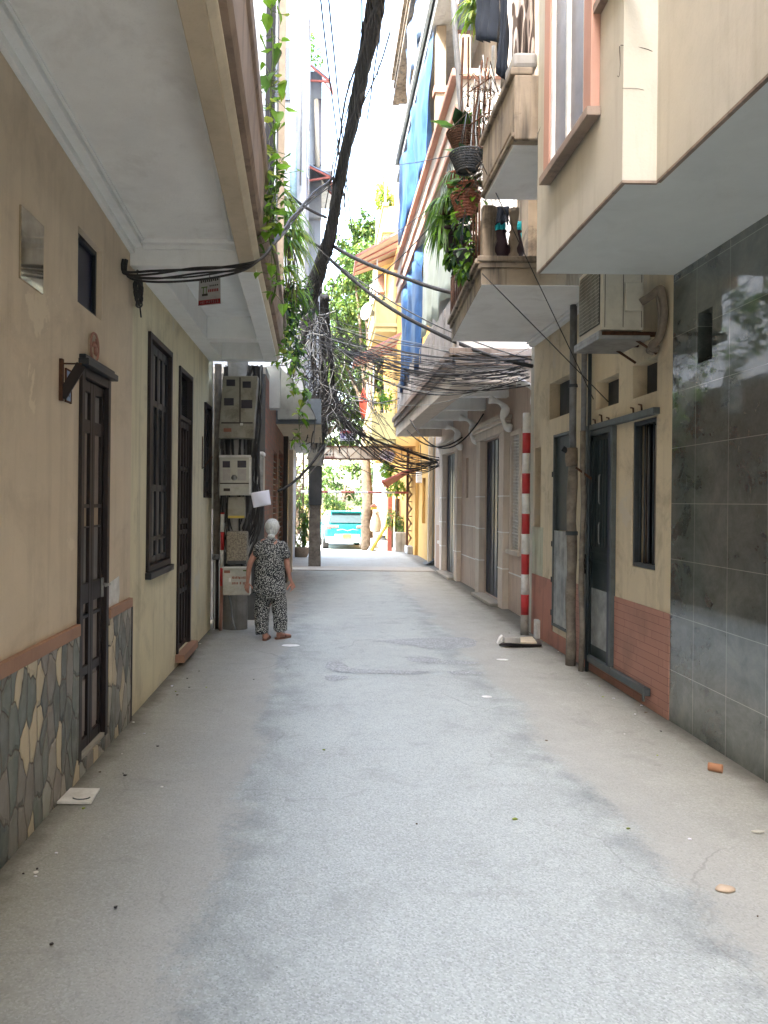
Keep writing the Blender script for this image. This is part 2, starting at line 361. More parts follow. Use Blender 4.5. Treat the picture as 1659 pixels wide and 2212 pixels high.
def paving(name):                    # random slabs set on edge in mortar
    q = NM(name, 'pos')
    mp = q.map((1, 10.5, 4.7)); ns = q.n('ShaderNodeTexNoise'); ns.inputs['Scale'].default_value = 1.2; ns.inputs['Detail'].default_value = 2; q.l(mp, ns.inputs['Vector'])
    va = q.n('ShaderNodeVectorMath'); va.operation = 'MULTIPLY_ADD'; va.inputs[1].default_value = (0, .5, .5); q.l(ns.outputs['Color'], va.inputs[0]); q.l(mp, va.inputs[2])
    sep = q.n('ShaderNodeSeparateXYZ'); q.l(va.outputs[0], sep.inputs[0]); cb = q.n('ShaderNodeCombineXYZ'); q.l(sep.outputs['Y'], cb.inputs[0]); q.l(sep.outputs['Z'], cb.inputs[1])
    v1 = q.n('ShaderNodeTexVoronoi'); v1.voronoi_dimensions = '2D'; v1.inputs['Scale'].default_value = 1; q.l(cb.outputs[0], v1.inputs['Vector'])
    v2 = q.n('ShaderNodeTexVoronoi'); v2.voronoi_dimensions = '2D'; v2.feature = 'DISTANCE_TO_EDGE'; v2.inputs['Scale'].default_value = 1; q.l(cb.outputs[0], v2.inputs['Vector'])
    s2 = q.n('ShaderNodeSeparateColor'); q.l(v1.outputs['Color'], s2.inputs[0])
    r = q.n('ShaderNodeValToRGB'); r.color_ramp.interpolation = 'CONSTANT'; e = r.color_ramp.elements
    cols = [(0, (.11,.125,.12)), (.2, (.22,.20,.18)), (.38, (.15,.17,.155)), (.52, (.32,.29,.25)), (.64, (.19,.19,.175)), (.74, (.55,.46,.32)), (.88, (.32,.32,.28))]
    e[0].position = 0; e[0].color = (*cols[0][1], 1); e[1].position = cols[1][0]; e[1].color = (*cols[1][1], 1)
    for p_, c_ in cols[2:]: k = e.new(p_); k.color = (*c_, 1)
    q.l(s2.outputs[0], r.inputs[0])
    c = q.mix(q.rng(q.noise((6, 14, 2.5), 6), .4, .75, 0, .45), r.outputs[0], (.30,.27,.23))
    edge = q.rng(v2.outputs['Distance'], .010, .035)
    c = q.mix(edge, (.10,.08,.065), c)
    q.bump(q.rng(v2.outputs['Distance'], .01, .12), 1.0, .012); q.bump(q.noise(30, 5), .35, .005)
    return q.done(c, q.rng(q.noise(10, 3), .3, .7, .35, .65), 0, .5)
M['stone'] = paving('random_slab_cladding')

q = NM('polished_dark_marble', 'pos')
sp = q.n('ShaderNodeSeparateXYZ'); q.l(q.co, sp.inputs[0]); cb = q.n('ShaderNodeCombineXYZ'); q.l(q.math('ADD', sp.outputs['Y'], .39-.02), cb.inputs[0]); q.l(q.math('ADD', sp.outputs['Z'], .03), cb.inputs[1])
bt = q.n('ShaderNodeTexBrick'); bt.offset = 0; bt.inputs['Scale'].default_value = 1; bt.inputs['Brick Width'].default_value = .44; bt.inputs['Row Height'].default_value = .41; bt.inputs['Mortar Size'].default_value = .0022
q.l(cb.outputs[0], bt.inputs['Vector']); bt.inputs['Color1'].default_value = (1,1,1,1); bt.inputs['Color2'].default_value = (.65,.66,.65,1); bt.inputs['Mortar'].default_value = (1,1,1,1)
c = q.mix(q.rng(q.noise((1, 2.6, 3.0), 9, .75, .35), .35, .7), (.065,.080,.075), (.18,.205,.19))
c = q.mix(q.rng(q.noise(26, 6, .7, .6), .56, .74, 0, .5), c, (.20,.22,.20))
c = q.mix(.35, c, bt.outputs[0], 'MULTIPLY')
c = q.mix(bt.outputs['Fac'], c, (.30,.32,.30))
q.bump(q.noise(3.5, 2), .035, .02)
M['marble'] = q.done(c, q.rng(q.noise((1,6,1.5), 5), .3, .75, .02, .07), 0, 1.0); M['marble'].node_tree.nodes['Principled BSDF'].inputs['IOR'].default_value = 1.8

def groundmat(name, base, base2, agg, coarse, edge=None):
    q = NM(name, 'pos')
    vo = q.n('ShaderNodeTexVoronoi'); vo.inputs['Scale'].default_value = coarse; q.l(q.co, vo.inputs['Vector'])
    s2 = q.n('ShaderNodeSeparateColor'); q.l(vo.outputs['Color'], s2.inputs[0])
    c = q.mix(q.rng(q.noise(.8, 7, .65), .36, .66), base, base2)
    c = q.mix(q.math('MULTIPLY', q.rng(s2.outputs[0], .45, 1), agg), c, (.54,.57,.565))
    c = q.mix(q.math('MULTIPLY', q.rng(s2.outputs[1], .55, 1), agg*.9), c, (.05,.052,.058))
    c = q.mix(q.rng(q.noise(2.6, 8, .7, .5), .54, .72, 0, .5), c, sc(base, .5))
    c = q.mix(q.rng(q.noise((.5, 5, 1), 5, .7, .5), .60, .76, 0, .25), c, (.10,.095,.085))
    c = q.mix(q.rng(q.noise(45, 3, .6), .70, .74, 0, .5), c, (.06,.055,.045))
    if edge:      # asphalt thins out to the older paving at both sides, along a wandering line
        sp = q.n('ShaderNodeSeparateXYZ'); q.l(q.co, sp.inputs[0])
        wobn = q.math('MULTIPLY', q.math('SUBTRACT', q.noise((2, .9, 1), 6, .65), .5), .75); fine = q.math('MULTIPLY', q.math('SUBTRACT', q.noise(30, 3), .5), .22)
        x = q.math('ADD', q.math('ADD', sp.outputs['X'], wobn), fine)
        fl = q.rng(x, edge[0]-.06, edge[0]+.05); fr = q.rng(x, edge[1]-.05, edge[1]+.07, 1, 0); f = q.math('MULTIPLY', fl, fr)
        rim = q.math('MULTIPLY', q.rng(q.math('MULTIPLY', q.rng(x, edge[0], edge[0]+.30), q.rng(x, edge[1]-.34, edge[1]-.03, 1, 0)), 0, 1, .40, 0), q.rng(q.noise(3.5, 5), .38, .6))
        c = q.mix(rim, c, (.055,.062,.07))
        c2 = q.mix(q.rng(q.noise(.8, 7, .65), .36, .66), edge[2], edge[3]); c2 = q.mix(q.math('MULTIPLY', q.rng(s2.outputs[0], .5, 1), .16), c2, (.5,.5,.5)); c2 = q.mix(q.math('MULTIPLY', q.rng(s2.outputs[1], .6, 1), .22), c2, (.06,.06,.06))
        c = q.mix(f, c2, c)
    ns = q.n('ShaderNodeTexNoise'); ns.inputs['Scale'].default_value = 2.2; ns.inputs['Detail'].default_value = 6; q.l(q.co, ns.inputs['Vector'])
    va = q.n('ShaderNodeVectorMath'); va.operation = 'MULTIPLY_ADD'; va.inputs[1].default_value = (.28, .28, 0); q.l(ns.outputs['Color'], va.inputs[0]); q.l(q.map((.62, .38, 1)), va.inputs[2])
    ve = q.n('ShaderNodeTexVoronoi'); ve.feature = 'DISTANCE_TO_EDGE'; ve.inputs['Scale'].default_value = 1; q.l(va.outputs[0], ve.inputs['Vector'])
    ck = q.math('MULTIPLY', q.rng(ve.outputs['Distance'], .0015, .005, 1, 0), q.rng(q.noise(.9, 3), .50, .60)); c = q.mix(q.math('MULTIPLY', ck, .28), c, (.06,.06,.055))
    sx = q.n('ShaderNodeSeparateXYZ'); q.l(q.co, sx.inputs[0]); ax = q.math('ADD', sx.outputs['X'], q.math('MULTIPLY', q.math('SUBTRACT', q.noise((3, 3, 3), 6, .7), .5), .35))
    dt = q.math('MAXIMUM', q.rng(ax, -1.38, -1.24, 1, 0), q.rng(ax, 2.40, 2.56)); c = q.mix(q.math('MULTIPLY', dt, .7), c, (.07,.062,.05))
    q.bump(s2.outputs[2], .45, .004); q.bump(q.noise(6, 6), .4, .01)
    return q.done(c, q.rng(q.noise(5, 4), .3, .7, .6, .8), 0, .4)
CONC1, CONC2 = (.312,.312,.283), (.268,.27,.245)
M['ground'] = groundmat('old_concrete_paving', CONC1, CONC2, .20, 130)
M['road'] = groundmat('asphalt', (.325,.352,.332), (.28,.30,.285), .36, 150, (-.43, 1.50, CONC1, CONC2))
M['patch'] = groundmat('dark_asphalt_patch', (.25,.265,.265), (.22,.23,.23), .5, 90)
M['stepsunband'] = plaster('pale_step_sunband_concrete', (.36,.34,.30), (.31,.29,.255), (.15,.13,.1), .6, 0)  # pale concrete shared by the steps and the painted sunlit strip
# ================================================================ ground
def gz(Y): return 0.0 if Y < 24.5 else max(-.27, -.27*(Y-24.5)/5.5)
def sheet(name, x0, x1, ys, dz, mat, kind='structure', nx=1):
    mb = MB()
    for a, b in zip(ys, ys[1:]):
        mb.face([(x0,a,gz(a)+dz),(x1,a,gz(a)+dz),(x1,b,gz(b)+dz),(x0,b,gz(b)+dz)])
    o = mb.build(name, mat); o['kind'] = kind; return o
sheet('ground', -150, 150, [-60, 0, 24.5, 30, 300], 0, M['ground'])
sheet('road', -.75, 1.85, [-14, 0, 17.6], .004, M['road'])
def blob(name, pts, z, mat, kind='structure', seed=1):
    pts = spline([p for p in pts]+[pts[0]], 5)[:-1]
    pts = [Vector((p[0]+mnoise.noise(Vector((p[0]*9, p[1]*9, seed)))*.03, p[1]+mnoise.noise(Vector((p[0]*9, p[1]*9, seed+7)))*.05, z)) for p in pts]
    mb = MB(); mb.face(pts); o = mb.build(name, mat); o['kind'] = kind; return o
def pg(*a): return [PZ(x, y, 0) for x, y in a]
blob('road_patch', pg((800,1386),(900,1380),(1000,1379),(1030,1388),(1012,1400),(930,1403),(880,1395)), .008, M['patch'], seed=3)
blob('road_patch', pg((700,1437),(730,1430),(770,1446),(870,1450),(930,1452),(900,1458),(800,1456),(720,1452)), .008, M['patch'], seed=5)
blob('road_patch', pg((870,1420),(930,1421),(965,1427),(1035,1432),(1000,1436),(900,1432)), .008, M['patch'], seed=8)
blob('road_patch', pg((960,1452),(1010,1450),(1048,1456),(990,1460)), .008, M['patch'], seed=11)
blob('road_patch', pg((700,1463),(740,1461),(755,1466),(720,1474)), .008, M['patch'], seed=14)
MB().box(-.95, 2.58, 17.7, 18.7, -.05, .025).build('sun_band_strip', M['stepsunband'], bevel=.008)['kind'] = 'structure'  # pale colour paints a thin band of sunlight across the lane

# ================================================================ helpers for fronts
def framed(name, X, y0, y1, z0, z1, w, proud, mat, parent, sides='lrtb', depth=.05, bevel=.004):
    """rectangular frame lying on the plane x=X; `proud` sticks out (signed) and the bars reach `depth` back"""
    mb = MB(); a, b = X+proud, X-math.copysign(depth, proud)
    if 'l' in sides: mb.box(a, b, y0, y0+w, z0, z1)
    if 'r' in sides: mb.box(a, b, y1-w, y1, z0, z1)
    if 't' in sides: mb.box(a, b, y0+w+.001, y1-w-.001, z1-w, z1-.001)
    if 'b' in sides: mb.box(a, b, y0+w+.001, y1-w-.001, z0+.001, z0+w)
    return mb.build(name, mat, parent, bevel)
def leaf_panels(name, X, y0, y1, z0, z1, rows, sgn, mframe, mpan, parent, stile=.035):
    """one door or shutter leaf with sunk panels; rows: (z fraction a, b, material key or None, kind)"""
    mb = MB(); t = .035*sgn
    mb.box(X, X-t, y0, y0+stile, z0, z1); mb.box(X, X-t, y1-stile, y1, z0, z1)
    h = z1-z0; zs = [z0]+[z0+h*r[0] for r in rows]; prev = z0
    for r in rows:
        a, b = z0+h*r[0], z0+h*r[1]
        mb.box(X-.001*sgn, X-t+.001*sgn, y0+stile, y1-stile, prev, a); prev = b
    mb.box(X-.001*sgn, X-t+.001*sgn, y0+stile, y1-stile, prev, z1)
    leaf = mb.build(name, mframe, parent, .003)
    pb = MB(); mats = [mpan]
    for r in rows:
        a, b = z0+h*r[0], z0+h*r[1]; k = r[2]
        if k is not None and M[k] not in mats: mats.append(M[k])
        pb.mi = mats.index(M[k]) if k is not None else 0
        pb.box(X-.020*sgn, X-.030*sgn, y0+stile-.002, y1-stile+.002, a-.002, b+.002)
        if len(r) > 3 and r[3]:      # a raised field inside the sunk panel
            pb.box(X-.010*sgn, X-.020*sgn, y0+stile+.02, y1-stile-.02, a+.03, b-.03)
    pb.build('panel', mats, leaf, .002)
    return leaf
def slab(mb, poly, z0, z1):
    mb.prism([Vector((p[0], p[1], z0)) for p in poly], (0, 0, z1-z0)); return mb

# ================================================================ LEFT 1: tan house with the stone base
YS = PX(278, 1500, XL).y          # seam between the tan and the pale yellow house
t1 = empty('tan_house', (XL, 1, 0), 'tan plastered house with random stone base and deep balcony overhead, nearest on the left', 'house')
d1a, d1b = PX(167, 1200, XL).y, PX(230, 1200, XL).y
v1a, v1b = PX(168, 600, XL).y, PX(220, 620, XL).y
mb = plane_wall(MB(), XL, -8, YS, 0, 13.0, [(d1a, d1b, .09, 2.36), (v1a, v1b, 2.71, 3.14)], .07, -1)
mb.build('wall', M['tan'], t1)
mb = MB()          # stone cladding, proud of the plaster, stepping under the door
mb.box(XL, XL+.022, -5, d1a-.012, 0, .822); mb.box(XL, XL+.022, d1b+.012, YS-.03, 0, .826)
mb.box(XL-.05, XL+.0215, d1a-.012, d1b+.012, 0, .085)
mb.build('stone_cladding', M['stone'], t1)
mb = MB(); mb.box(XL, XL+.03, -5, d1a-.013, .8225, .89); mb.box(XL, XL+.03, d1b+.013, YS-.025, .8265, .892)
mb.build('dado_band', M['terr'], t1, .003)
box('corner_strip', XL, XL+.026, YS-.029, YS-.002, 0, .826, M['wood'], t1)
# door
d = framed('door', XL, d1a, d1b, .09, 2.36, .055, .02, M['wood'], t1, 'lrt', .06)
mb = MB(); mb.box(XL, XL+.06, d1a-.02, d1b+.02, 2.361, 2.40); mb.box(XL, XL+.04, d1a-.01, d1b+.01, 2.40, 2.425); mb.build('lintel_trim', M['woodblue'], d, .004)
rows = [(.03, .20, None, 1), (.225, .355, None, 0), (.365, .395, 'woodp', 0), (.45, .60, 'woodpg', 0), (.605, .655, 'beigepad', 0), (.665, .86, 'woodp', 0), (.895, .97, 'woodpg', 0)]
ym = (d1a+d1b)/2
for a, b in ((d1a+.057, ym-.002), (ym+.002, d1b-.057)):
    lf = leaf_panels('door_leaf', XL-.008, a, b, .115, 2.30, rows, 1, M['wood'], M['woodp'], d, .045)
box('threshold', XL-.06, XL+.015, d1a+.056, d1b-.056, .09, .113, M['stepsunband'], d)
mb = MB(); hy = d1b-.075; mb.box(XL-.008, XL+.004, hy-.012, hy+.012, .98, 1.10); mb.tube([(XL+.004, hy, 1.06), (XL+.045, hy, 1.06), (XL+.045, hy-.10, 1.06)], .008, 8)
mb.build('handle', M['steel2'], d)
# little sunk window high up
w = box('vent_window', XL-.069, XL-.055, v1a+.002, v1b-.002, 2.712, 3.138, M['blueglass'], t1)
framed('window_frame', XL-.045, v1a+.003, v1b-.003, 2.713, 3.137, .03, .012, M['woodblue'], w, 'lrtb', .01, .002)
# balcony over the lane
def zs(Y): return 3.43+(5.35-max(Y, 0))*.07
bi0, bi1 = PZ(380, 0, 3.25), PZ(514, 560, 3.25); bo0, bo1 = PZ(441, 0, 3.25), PZ(550, 571, 3.25)
def ext(p, q, Y): return p+(q-p)*((Y-p.y)/(q.y-p.y))
YE = YS-.10
inn = [ext(bi0, bi1, 0), ext(bi0, bi1, YE+.09)]; out = [ext(bo0, bo1, 0), ext(bo0, bo1, YE+.09)]
bal = MB(); bal.face([(XL, -5, zs(0)), (inn[0].x, -5, zs(0)), (inn[0].x, 0, zs(0)), (XL, 0, zs(0))]); bal.face([(XL, 0, zs(0)), (inn[0].x, 0, zs(0)), (inn[1].x, YE, zs(YE)), (XL, YE, zs(YE))])
bal.box(XL, -.6, -5, YE+.09, 3.95, 4.1)
balc = bal.build('balcony', M['soffit'], t1)
mb = MB(); slab(mb, [(inn[0].x,-5), (out[0].x,-5), (out[0].x,0), (out[1].x,YE+.09), (inn[1].x,YE+.09), (inn[0].x,0)], 3.25, 3.94); mb.build('edge_beam', M['tanbeam'], balc, .006)
mb = MB(); mb.box(XL+.001, inn[1].x-.001, YE, YE+.088, 3.262, 3.94); mb.build('end_beam', M['soffitwhite'], balc, .004)
mb = MB()
for (o_, h_, w_) in ((0, .075, .035), (.035, .035, .06), (.105, .012, .015)):     # cornice along the wall and round the panel
    mb.hexa([(XL+o_+.001, 0, zs(0)-h_), (XL+o_+w_, 0, zs(0)-h_), (XL+o_+w_, YE-o_*.7, zs(YE)-h_), (XL+o_+.001, YE-o_*.7, zs(YE)-h_)], [(XL+o_+.001, 0, zs(0)+.02), (XL+o_+w_, 0, zs(0)+.02), (XL+o_+w_, YE-o_*.7, zs(YE)+.02), (XL+o_+.001, YE-o_*.7, zs(YE)+.02)])
for (o_, h_, w_) in ((0, .05, .03), (.035, .022, .05)):
    mb.box(XL+.10, inn[1].x-.002, YE-o_-w_, YE-o_-.001, zs(YE)-h_, zs(YE)+.05)
for (o_, h_, w_) in ((0, .03, .03), (.045, .012, .03)):
    e = lambda p, k: (p.x-o_-k)
    mb.hexa([(e(inn[0], w_), 0, zs(0)-h_), (e(inn[0], .001), 0, zs(0)-h_), (e(inn[1], .001), YE-.1, zs(YE)-h_), (e(inn[1], w_), YE-.1, zs(YE)-h_)], [(e(inn[0], w_), 0, zs(0)+.02), (e(inn[0], .001), 0, zs(0)+.02), (e(inn[1], .001), YE-.1, zs(YE)+.02), (e(inn[1], w_), YE-.1, zs(YE)+.02)])
mb.build('soffit_moulding', M['soffitwhite'], balc, .004)
def sect(mb, path, prof, smooth=True):      # extrude an (x,z) profile along a list of (x, y)
    vs = []; n = len(prof)
    for (x, y) in path: vs += [(x+a, y, z) for a, z in prof]
    fs = [(i*n+j, i*n+(j+1) % n, (i+1)*n+(j+1) % n, (i+1)*n+j) for i in range(len(path)-1) for j in range(n)]
    fs += [tuple(range(n))[::-1], tuple(range((len(path)-1)*n, len(path)*n))]
    mb.raw(vs, fs, False); return mb
path = [(out[0].x, -5), (out[0].x, 0), (out[1].x, YE+.09)]
mould = [(.001, 3.27)]+[(.001+.035*math.sin(math.pi*k/8), 3.27+.07*(k/8)) for k in range(1, 9)]+[(.012, 3.35), (.012, 3.40), (.001, 3.40)]
sect(MB(), path, mould).build('roll_moulding', M['creammould'], balc)
sect(MB(), path, [(.001, 3.401), (.050, 3.401), (.065, 3.45), (.07, 3.82), (.085, 3.85), (.085, 3.99), (.001, 3.99)]).build('stained_fascia', M['brownband'], balc)

# mirror, round plaque, number plate and bracket on the wall: separate things fixed to it
y0, y1 = PX(40, 530, XL).y, PX(89, 570, XL).y
mir = NM('mirror_tile', 'pos'); c = mir.mix(mir.rng(mir.noise(8, 4), .4, .6), (.62,.55,.45), (.48,.42,.34)); M['mirror'] = mir.done(c, .06, .85)
tag(box('wall_mirror', XL+.001, XL+.012, y0, y1, 2.60, 2.935, M['mirror'], None, .002), 'small glossy mirror tile fixed high on the tan wall', 'mirror')
pc = PX(199, 750, XL)
rd = empty('round_plaque', (XL, pc.y, pc.z), 'round brown plaster plaque above the brown double door', 'plaque')
def disc(mb, x0, x1, c, r, n=28, hole=0):
    a = [(x0, c.y+r*math.cos(2*math.pi*k/n), c.z+r*math.sin(2*math.pi*k/n)) for k in range(n)]
    b = [(x1, p[1], p[2]) for p in a]; mb.raw(a+b, [tuple(range(n))[::-1], tuple(range(n, 2*n))]+[(i, (i+1) % n, n+(i+1) % n, n+i) for i in range(n)])
mb = MB(); disc(mb, XL+.001, XL+.012, pc, .085); mb.build('backing', M['beigepad'], rd)
mb = MB(); mb.tube([(XL+.014, pc.y+.078*math.cos(t*math.pi/12), pc.z+.083*math.sin(t*math.pi/12)) for t in range(25)], .008, 6, False); mb.build('rim', M['redplaster'], rd)
mb = MB()
for k in range(3):
    a = 2.1*k+.5; mb.tube([(XL+.016, pc.y, pc.z), (XL+.02, pc.y+.035*math.cos(a), pc.z+.035*math.sin(a)), (XL+.016, pc.y+.06*math.cos(a+.7), pc.z+.06*math.sin(a+.7))], [.014, .012, .004], 6)
mb.build('relief', M['redplaster'], rd)
bp = PX(129, 820, XL); br = empty('wall_bracket', (XL, bp.y, bp.z), 'dark steel triangle bracket beside the top of the brown door', 'bracket')
zt, zb = P(128, 775, bp.y).z, P(128, 866, bp.y).z; xo = P(176, 790, bp.y).x
MB().box(XL, XL+.018, bp.y-.015, bp.y+.015, zb, zt).build('wall_plate', M['rust'], br, .002)
MB().bar((XL+.01, bp.y, zb+.02), (xo, bp.y, zt-.03), .012, .055).build('brace', M['wood'], br, .002)
MB().tube([(XL+.01, bp.y, zt-.025), (xo, bp.y, zt-.025)], .005, 6).build('tie_rod', M['rust'], br)
a, b = PX(140, 830, XL), PX(151, 840, XL)
npl = empty('number_plate', (XL, a.y, a.z), 'small framed house number plate behind the steel bracket', 'number plate')
za, zb2 = P(145, 868, (a.y+b.y)/2).z, P(145, 800, (a.y+b.y)/2).z
box('plate', XL+.001, XL+.006, a.y, b.y, za, zb2, M['bluelight'], npl); framed('plate_frame', XL+.004, a.y-.006, b.y+.006, za-.006, zb2+.006, .01, .006, M['rust'], npl, 'lrtb', .003, 0)
def textmesh(name, s, mat, origin, right, up, size, parent, align='CENTER', lift=.002, ext=.0006):
    cu = bpy.data.curves.new('tmp', 'FONT'); cu.body = s; cu.size = size; cu.align_x = align; cu.align_y = 'CENTER'; cu.extrude = ext
    ob = bpy.data.objects.new('tmp', cu); C.objects.link(ob); bpy.context.view_layer.update()
    me = bpy.data.meshes.new_from_object(ob.evaluated_get(bpy.context.evaluated_depsgraph_get())); bpy.data.objects.remove(ob)
    right, up = Vector(right).normalized(), Vector(up).normalized(); nrm = right.cross(up)
    me.transform(Matrix.Translation(Vector(origin)+nrm*lift) @ Matrix((right, up, nrm)).transposed().to_4x4())
    me.materials.clear(); me.materials.append(mat); me.name = name
    o = bpy.data.objects.new(name, me); C.objects.link(o)
    if parent: setparent(o, parent)
    return o
textmesh('numeral', '1', M['ink'], (XL+.008, (a.y+b.y)/2, (za+zb2)/2-.03), (0, 1, 0), (0, 0, 1), .10, npl)
# torn paper / peeled patch right of the door
pa, pb_ = PX(233, 1280, XL).y, PX(258, 1280, XL).y
mb = MB(); zt_, zb_ = P(245, 1248, (pa+pb_)/2).z, P(245, 1312, (pa+pb_)/2).z
pts = [(pa, zb_), (pb_-.03, zb_+.01), (pb_, zb_+.08), (pb_-.01, zt_-.07), (pb_-.02, zt_), (pa+.05, zt_-.02), (pa+.01, zt_-.05)]
mb.prism([Vector((XL+.0005, y, z)) for y, z in pts], (.002, 0, 0)); tag(mb.build('torn_poster', M['whitep']), 'torn white poster remnant beside the brown door, above the stone base', 'poster')

# ================================================================ LEFT 2: pale yellow house
YT = PX(457, 1100, XL).y
t2 = empty('pale_yellow_house', (XL, YS, 0), 'pale yellow plastered house with dark shuttered window and tall narrow door on the left', 'house')
w1a, w1b = PX(317, 980, XL).y, PX(366, 980, XL).y; w1t, w1bo = PX(321, 716, XL).z, PX(312, 1238, XL).z
e2a, e2b = PX(383, 1100, XL).y, PX(411, 1100, XL).y; e2t, e2bo = PX(387, 790, XL).z, PX(379, 1435, XL).z
w3a, w3b = PX(440, 980, XL).y, PX(454, 980, XL).y; w3t, w3bo = PX(441, 868, XL).z, PX(439, 1075, XL).z
e2bo = max(.12, e2bo)
plane_wall(MB(), XL, YS, YT, 0, 13.0, [(w1a, w1b, w1bo, w1t), (e2a, e2b, e2bo, e2t), (w3a, w3b, w3bo, w3t)], .09, -1).build('wall', M['paleyellow'], t2)
w = framed('window', XL, w1a, w1b, w1bo, w1t, .05, .025, M['wood'], t2, 'lrtb', .06)
ym = (w1a+w1b)/2
for a, b in ((w1a+.052, ym-.003), (ym+.003, w1b-.052)):
    mid = (a+b)/2
    for c_, d_ in ((a, mid-.001), (mid+.001, b)):
        leaf_panels('shutter', XL-.012, c_, d_, w1bo+.055, w1t-.055, [(.03, .10, 'woodpg', 0), (.12, .33, 'woodpg', 0), (.36, .72, 'woodblue', 0), (.75, .96, 'woodpg', 0)], 1, M['woodblue'], M['woodpg'], w, .028)
MB().box(XL, XL+.05, w1a-.02, w1b+.02, w1bo-.055, w1bo-.002).build('sill', M['woodblue'], w, .005)
d = framed('door', XL, e2a, e2b, e2bo, e2t, .05, .02, M['wood'], t2, 'lrt', .06)
ym = (e2a+e2b)/2; tr = e2t-.05-.42
for a, b in ((e2a+.052, ym-.003), (ym+.003, e2b-.052)):
    mid = (a+b)/2
    for c_, d_ in ((a, mid-.001), (mid+.001, b)):
        leaf_panels('door_leaf', XL-.012, c_, d_, e2bo+.01, tr-.03, [(.02, .24, 'woodpg', 0), (.26, .33, 'beigepad' if c_ == a else 'woodpg', 0), (.36, .50, 'darkglass', 0), (.52, .545, 'beigepad', 0), (.57, .78, 'darkglass', 0), (.80, .97, 'woodpg', 0)], 1, M['wood'], M['woodpg'], d, .022)
mb = MB(); mb.box(XL-.05, XL+.012, e2a+.052, e2b-.052, tr-.028, tr+.01); mb.build('transom_bar', M['wood'], d); box('transom_glass', XL-.045, XL-.035, e2a+.05, e2b-.05, tr+.01, e2t-.05, M['darkglass'], d)
MB().box(XL+.001, XL+.09, e2a-.04, e2b+.04, .05, e2bo+.005).build('door_step', M['terr'], d, .008)
w = framed('window', XL, w3a, w3b, w3bo, w3t, .045, .025, M['wood'], t2, 'lrtb', .06)
for a, b in ((w3a+.046, (w3a+w3b)/2-.002), ((w3a+w3b)/2+.002, w3b-.046)):
    leaf_panels('shutter', XL-.012, a, b, w3bo+.05, w3t-.05, [(.04, .14, None, 0), (.18, .55, None, 0), (.6, .95, None, 0)], 1, M['woodblue'], M['woodblue'], w, .03)
p = PX(436, 990, XL); MB().tube([(XL, p.y, p.z+.25), (XL+.006, p.y, p.z+.22), (XL+.006, p.y, p.z-.12), (XL+.12, p.y, p.z+.02)], .008, 6).build('window_stay', M['rust'], w)
# balcony 2: beams crossing a recessed soffit
ZS2, ZB = 3.50, 3.27
i0, i1 = PZ(510, 583, ZB), PZ(573, 791, ZB); o0, o1 = PZ(550, 574, ZB), PZ(598, 778, ZB)
ye = PX(452, 793, XL).y; ye = min(ye, YT-.02)
I0, I1, O0, O1 = [ext(i0, i1, YS+.01).x, ext(i0, i1, ye).x, ext(o0, o1, YS+.01).x, ext(o0, o1, ye).x]
ysb = YS+.01
b2 = MB().raw([(XL+.001,ysb,ZS2),(I0,ysb,ZS2),(I1,ye,ZS2),(XL+.001,ye,ZS2),(XL+.001,ysb,3.95),(O0,ysb,3.95),(O1,ye,3.95),(XL+.001,ye,3.95)], [(0,1,2,3),(4,5,6,7)]).build('balcony', M['soffitwhite'], t2)
mb = MB(); slab(mb, [(I0,ysb),(O0,ysb),(O1,ye),(I1,ye)], ZB, 3.72); mb.build('edge_beam', M['soffitwhite'], b2, .006)
mb = MB(); mb.box(XL+.001, XL+.17, ysb, ye, ZB+.001, 3.72); mb.build('wall_beam', M['soffitwhite'], b2, .005)
yx = PX(418, 748, XL).y
for a, b in ((yx-.20, yx), (ye-.16, ye)):
    MB().box(XL+.171, I1-.001 if a > 8.6 else ext(i0, i1, b).x-.001, a, b, ZB+.002, 3.72).build('cross_beam', M['soffitwhite'], b2, .005)
path = [(O0, ysb), (O1, ye)]
sect(MB(), path, [(a, z-3.25+ZB) for a, z in mould]).build('roll_moulding', M['creammould'], b2)
sect(MB(), path, [(.001, 3.425), (.055, 3.425), (.08, 3.50), (.085, 3.66), (.11, 3.68), (.11, 3.74), (.001, 3.74)]).build('stained_fascia', M['brownband'], b2)
sect(MB(), [(O0-.02, ysb), (O1-.02, ye)], [(-.06, 3.741), (.05, 3.741), (.05, 4.05), (-.06, 4.05)]).build('parapet', M['tanbeam'], b2)
# posts standing on the balcony edge, seen through the vines
for k, (px, w_, m_, Y) in enumerate(((576, .035, 'black', 6.2), (586, .045, 'black', 6.6), (607, .07, 'beigepad', 8.6), (599, .03, 'pipegrey', 8.9))):
    a = P(px, 400, Y); MB().box(a.x-w_/2, a.x+w_/2, Y, Y+w_, 3.75, 8.2).build('balcony_post', M[m_], b2, .003)

# ================================================================ RIGHT 1: marble-clad house with overhang
yc = PX(1448, 1300, XR).y
r1 = empty('marble_house', (XR, 2, 0), 'house clad in polished dark marble below a cream overhanging storey, nearest on the right', 'house')
MO = sorted((PX(1508, 712, XR).y, PX(1539, 700, XR).y)); MO = (MO[0], MO[1], 2.58, 2.93)
plane_wall(MB(), XR, -8, yc, 0, 3.34, [MO], .12, 1).build('marble_cladding', M['marble'], r1)
box('vent_opening', XR+.10, XR+.119, MO[0]+.002, MO[1]-.002, MO[2]+.002, MO[3]-.002, M['black'], r1)
ov = P(1159, 590, yc); zo = ov.z; zo = (zo+P(1465, 590, yc).z)/2
xo1 = ov.x; stepp = PZ(1340, 389, zo); xo2 = PZ(1420, 388, zo).x; ys1 = stepp.y
mb = MB(); slab(mb, [(xo1, yc), (xo1, ys1), (xo2, ys1), (xo2, -8), (3.2, -8), (3.2, yc)], zo, 11.5); up = mb.build('upper_storey', M['cream'], r1)
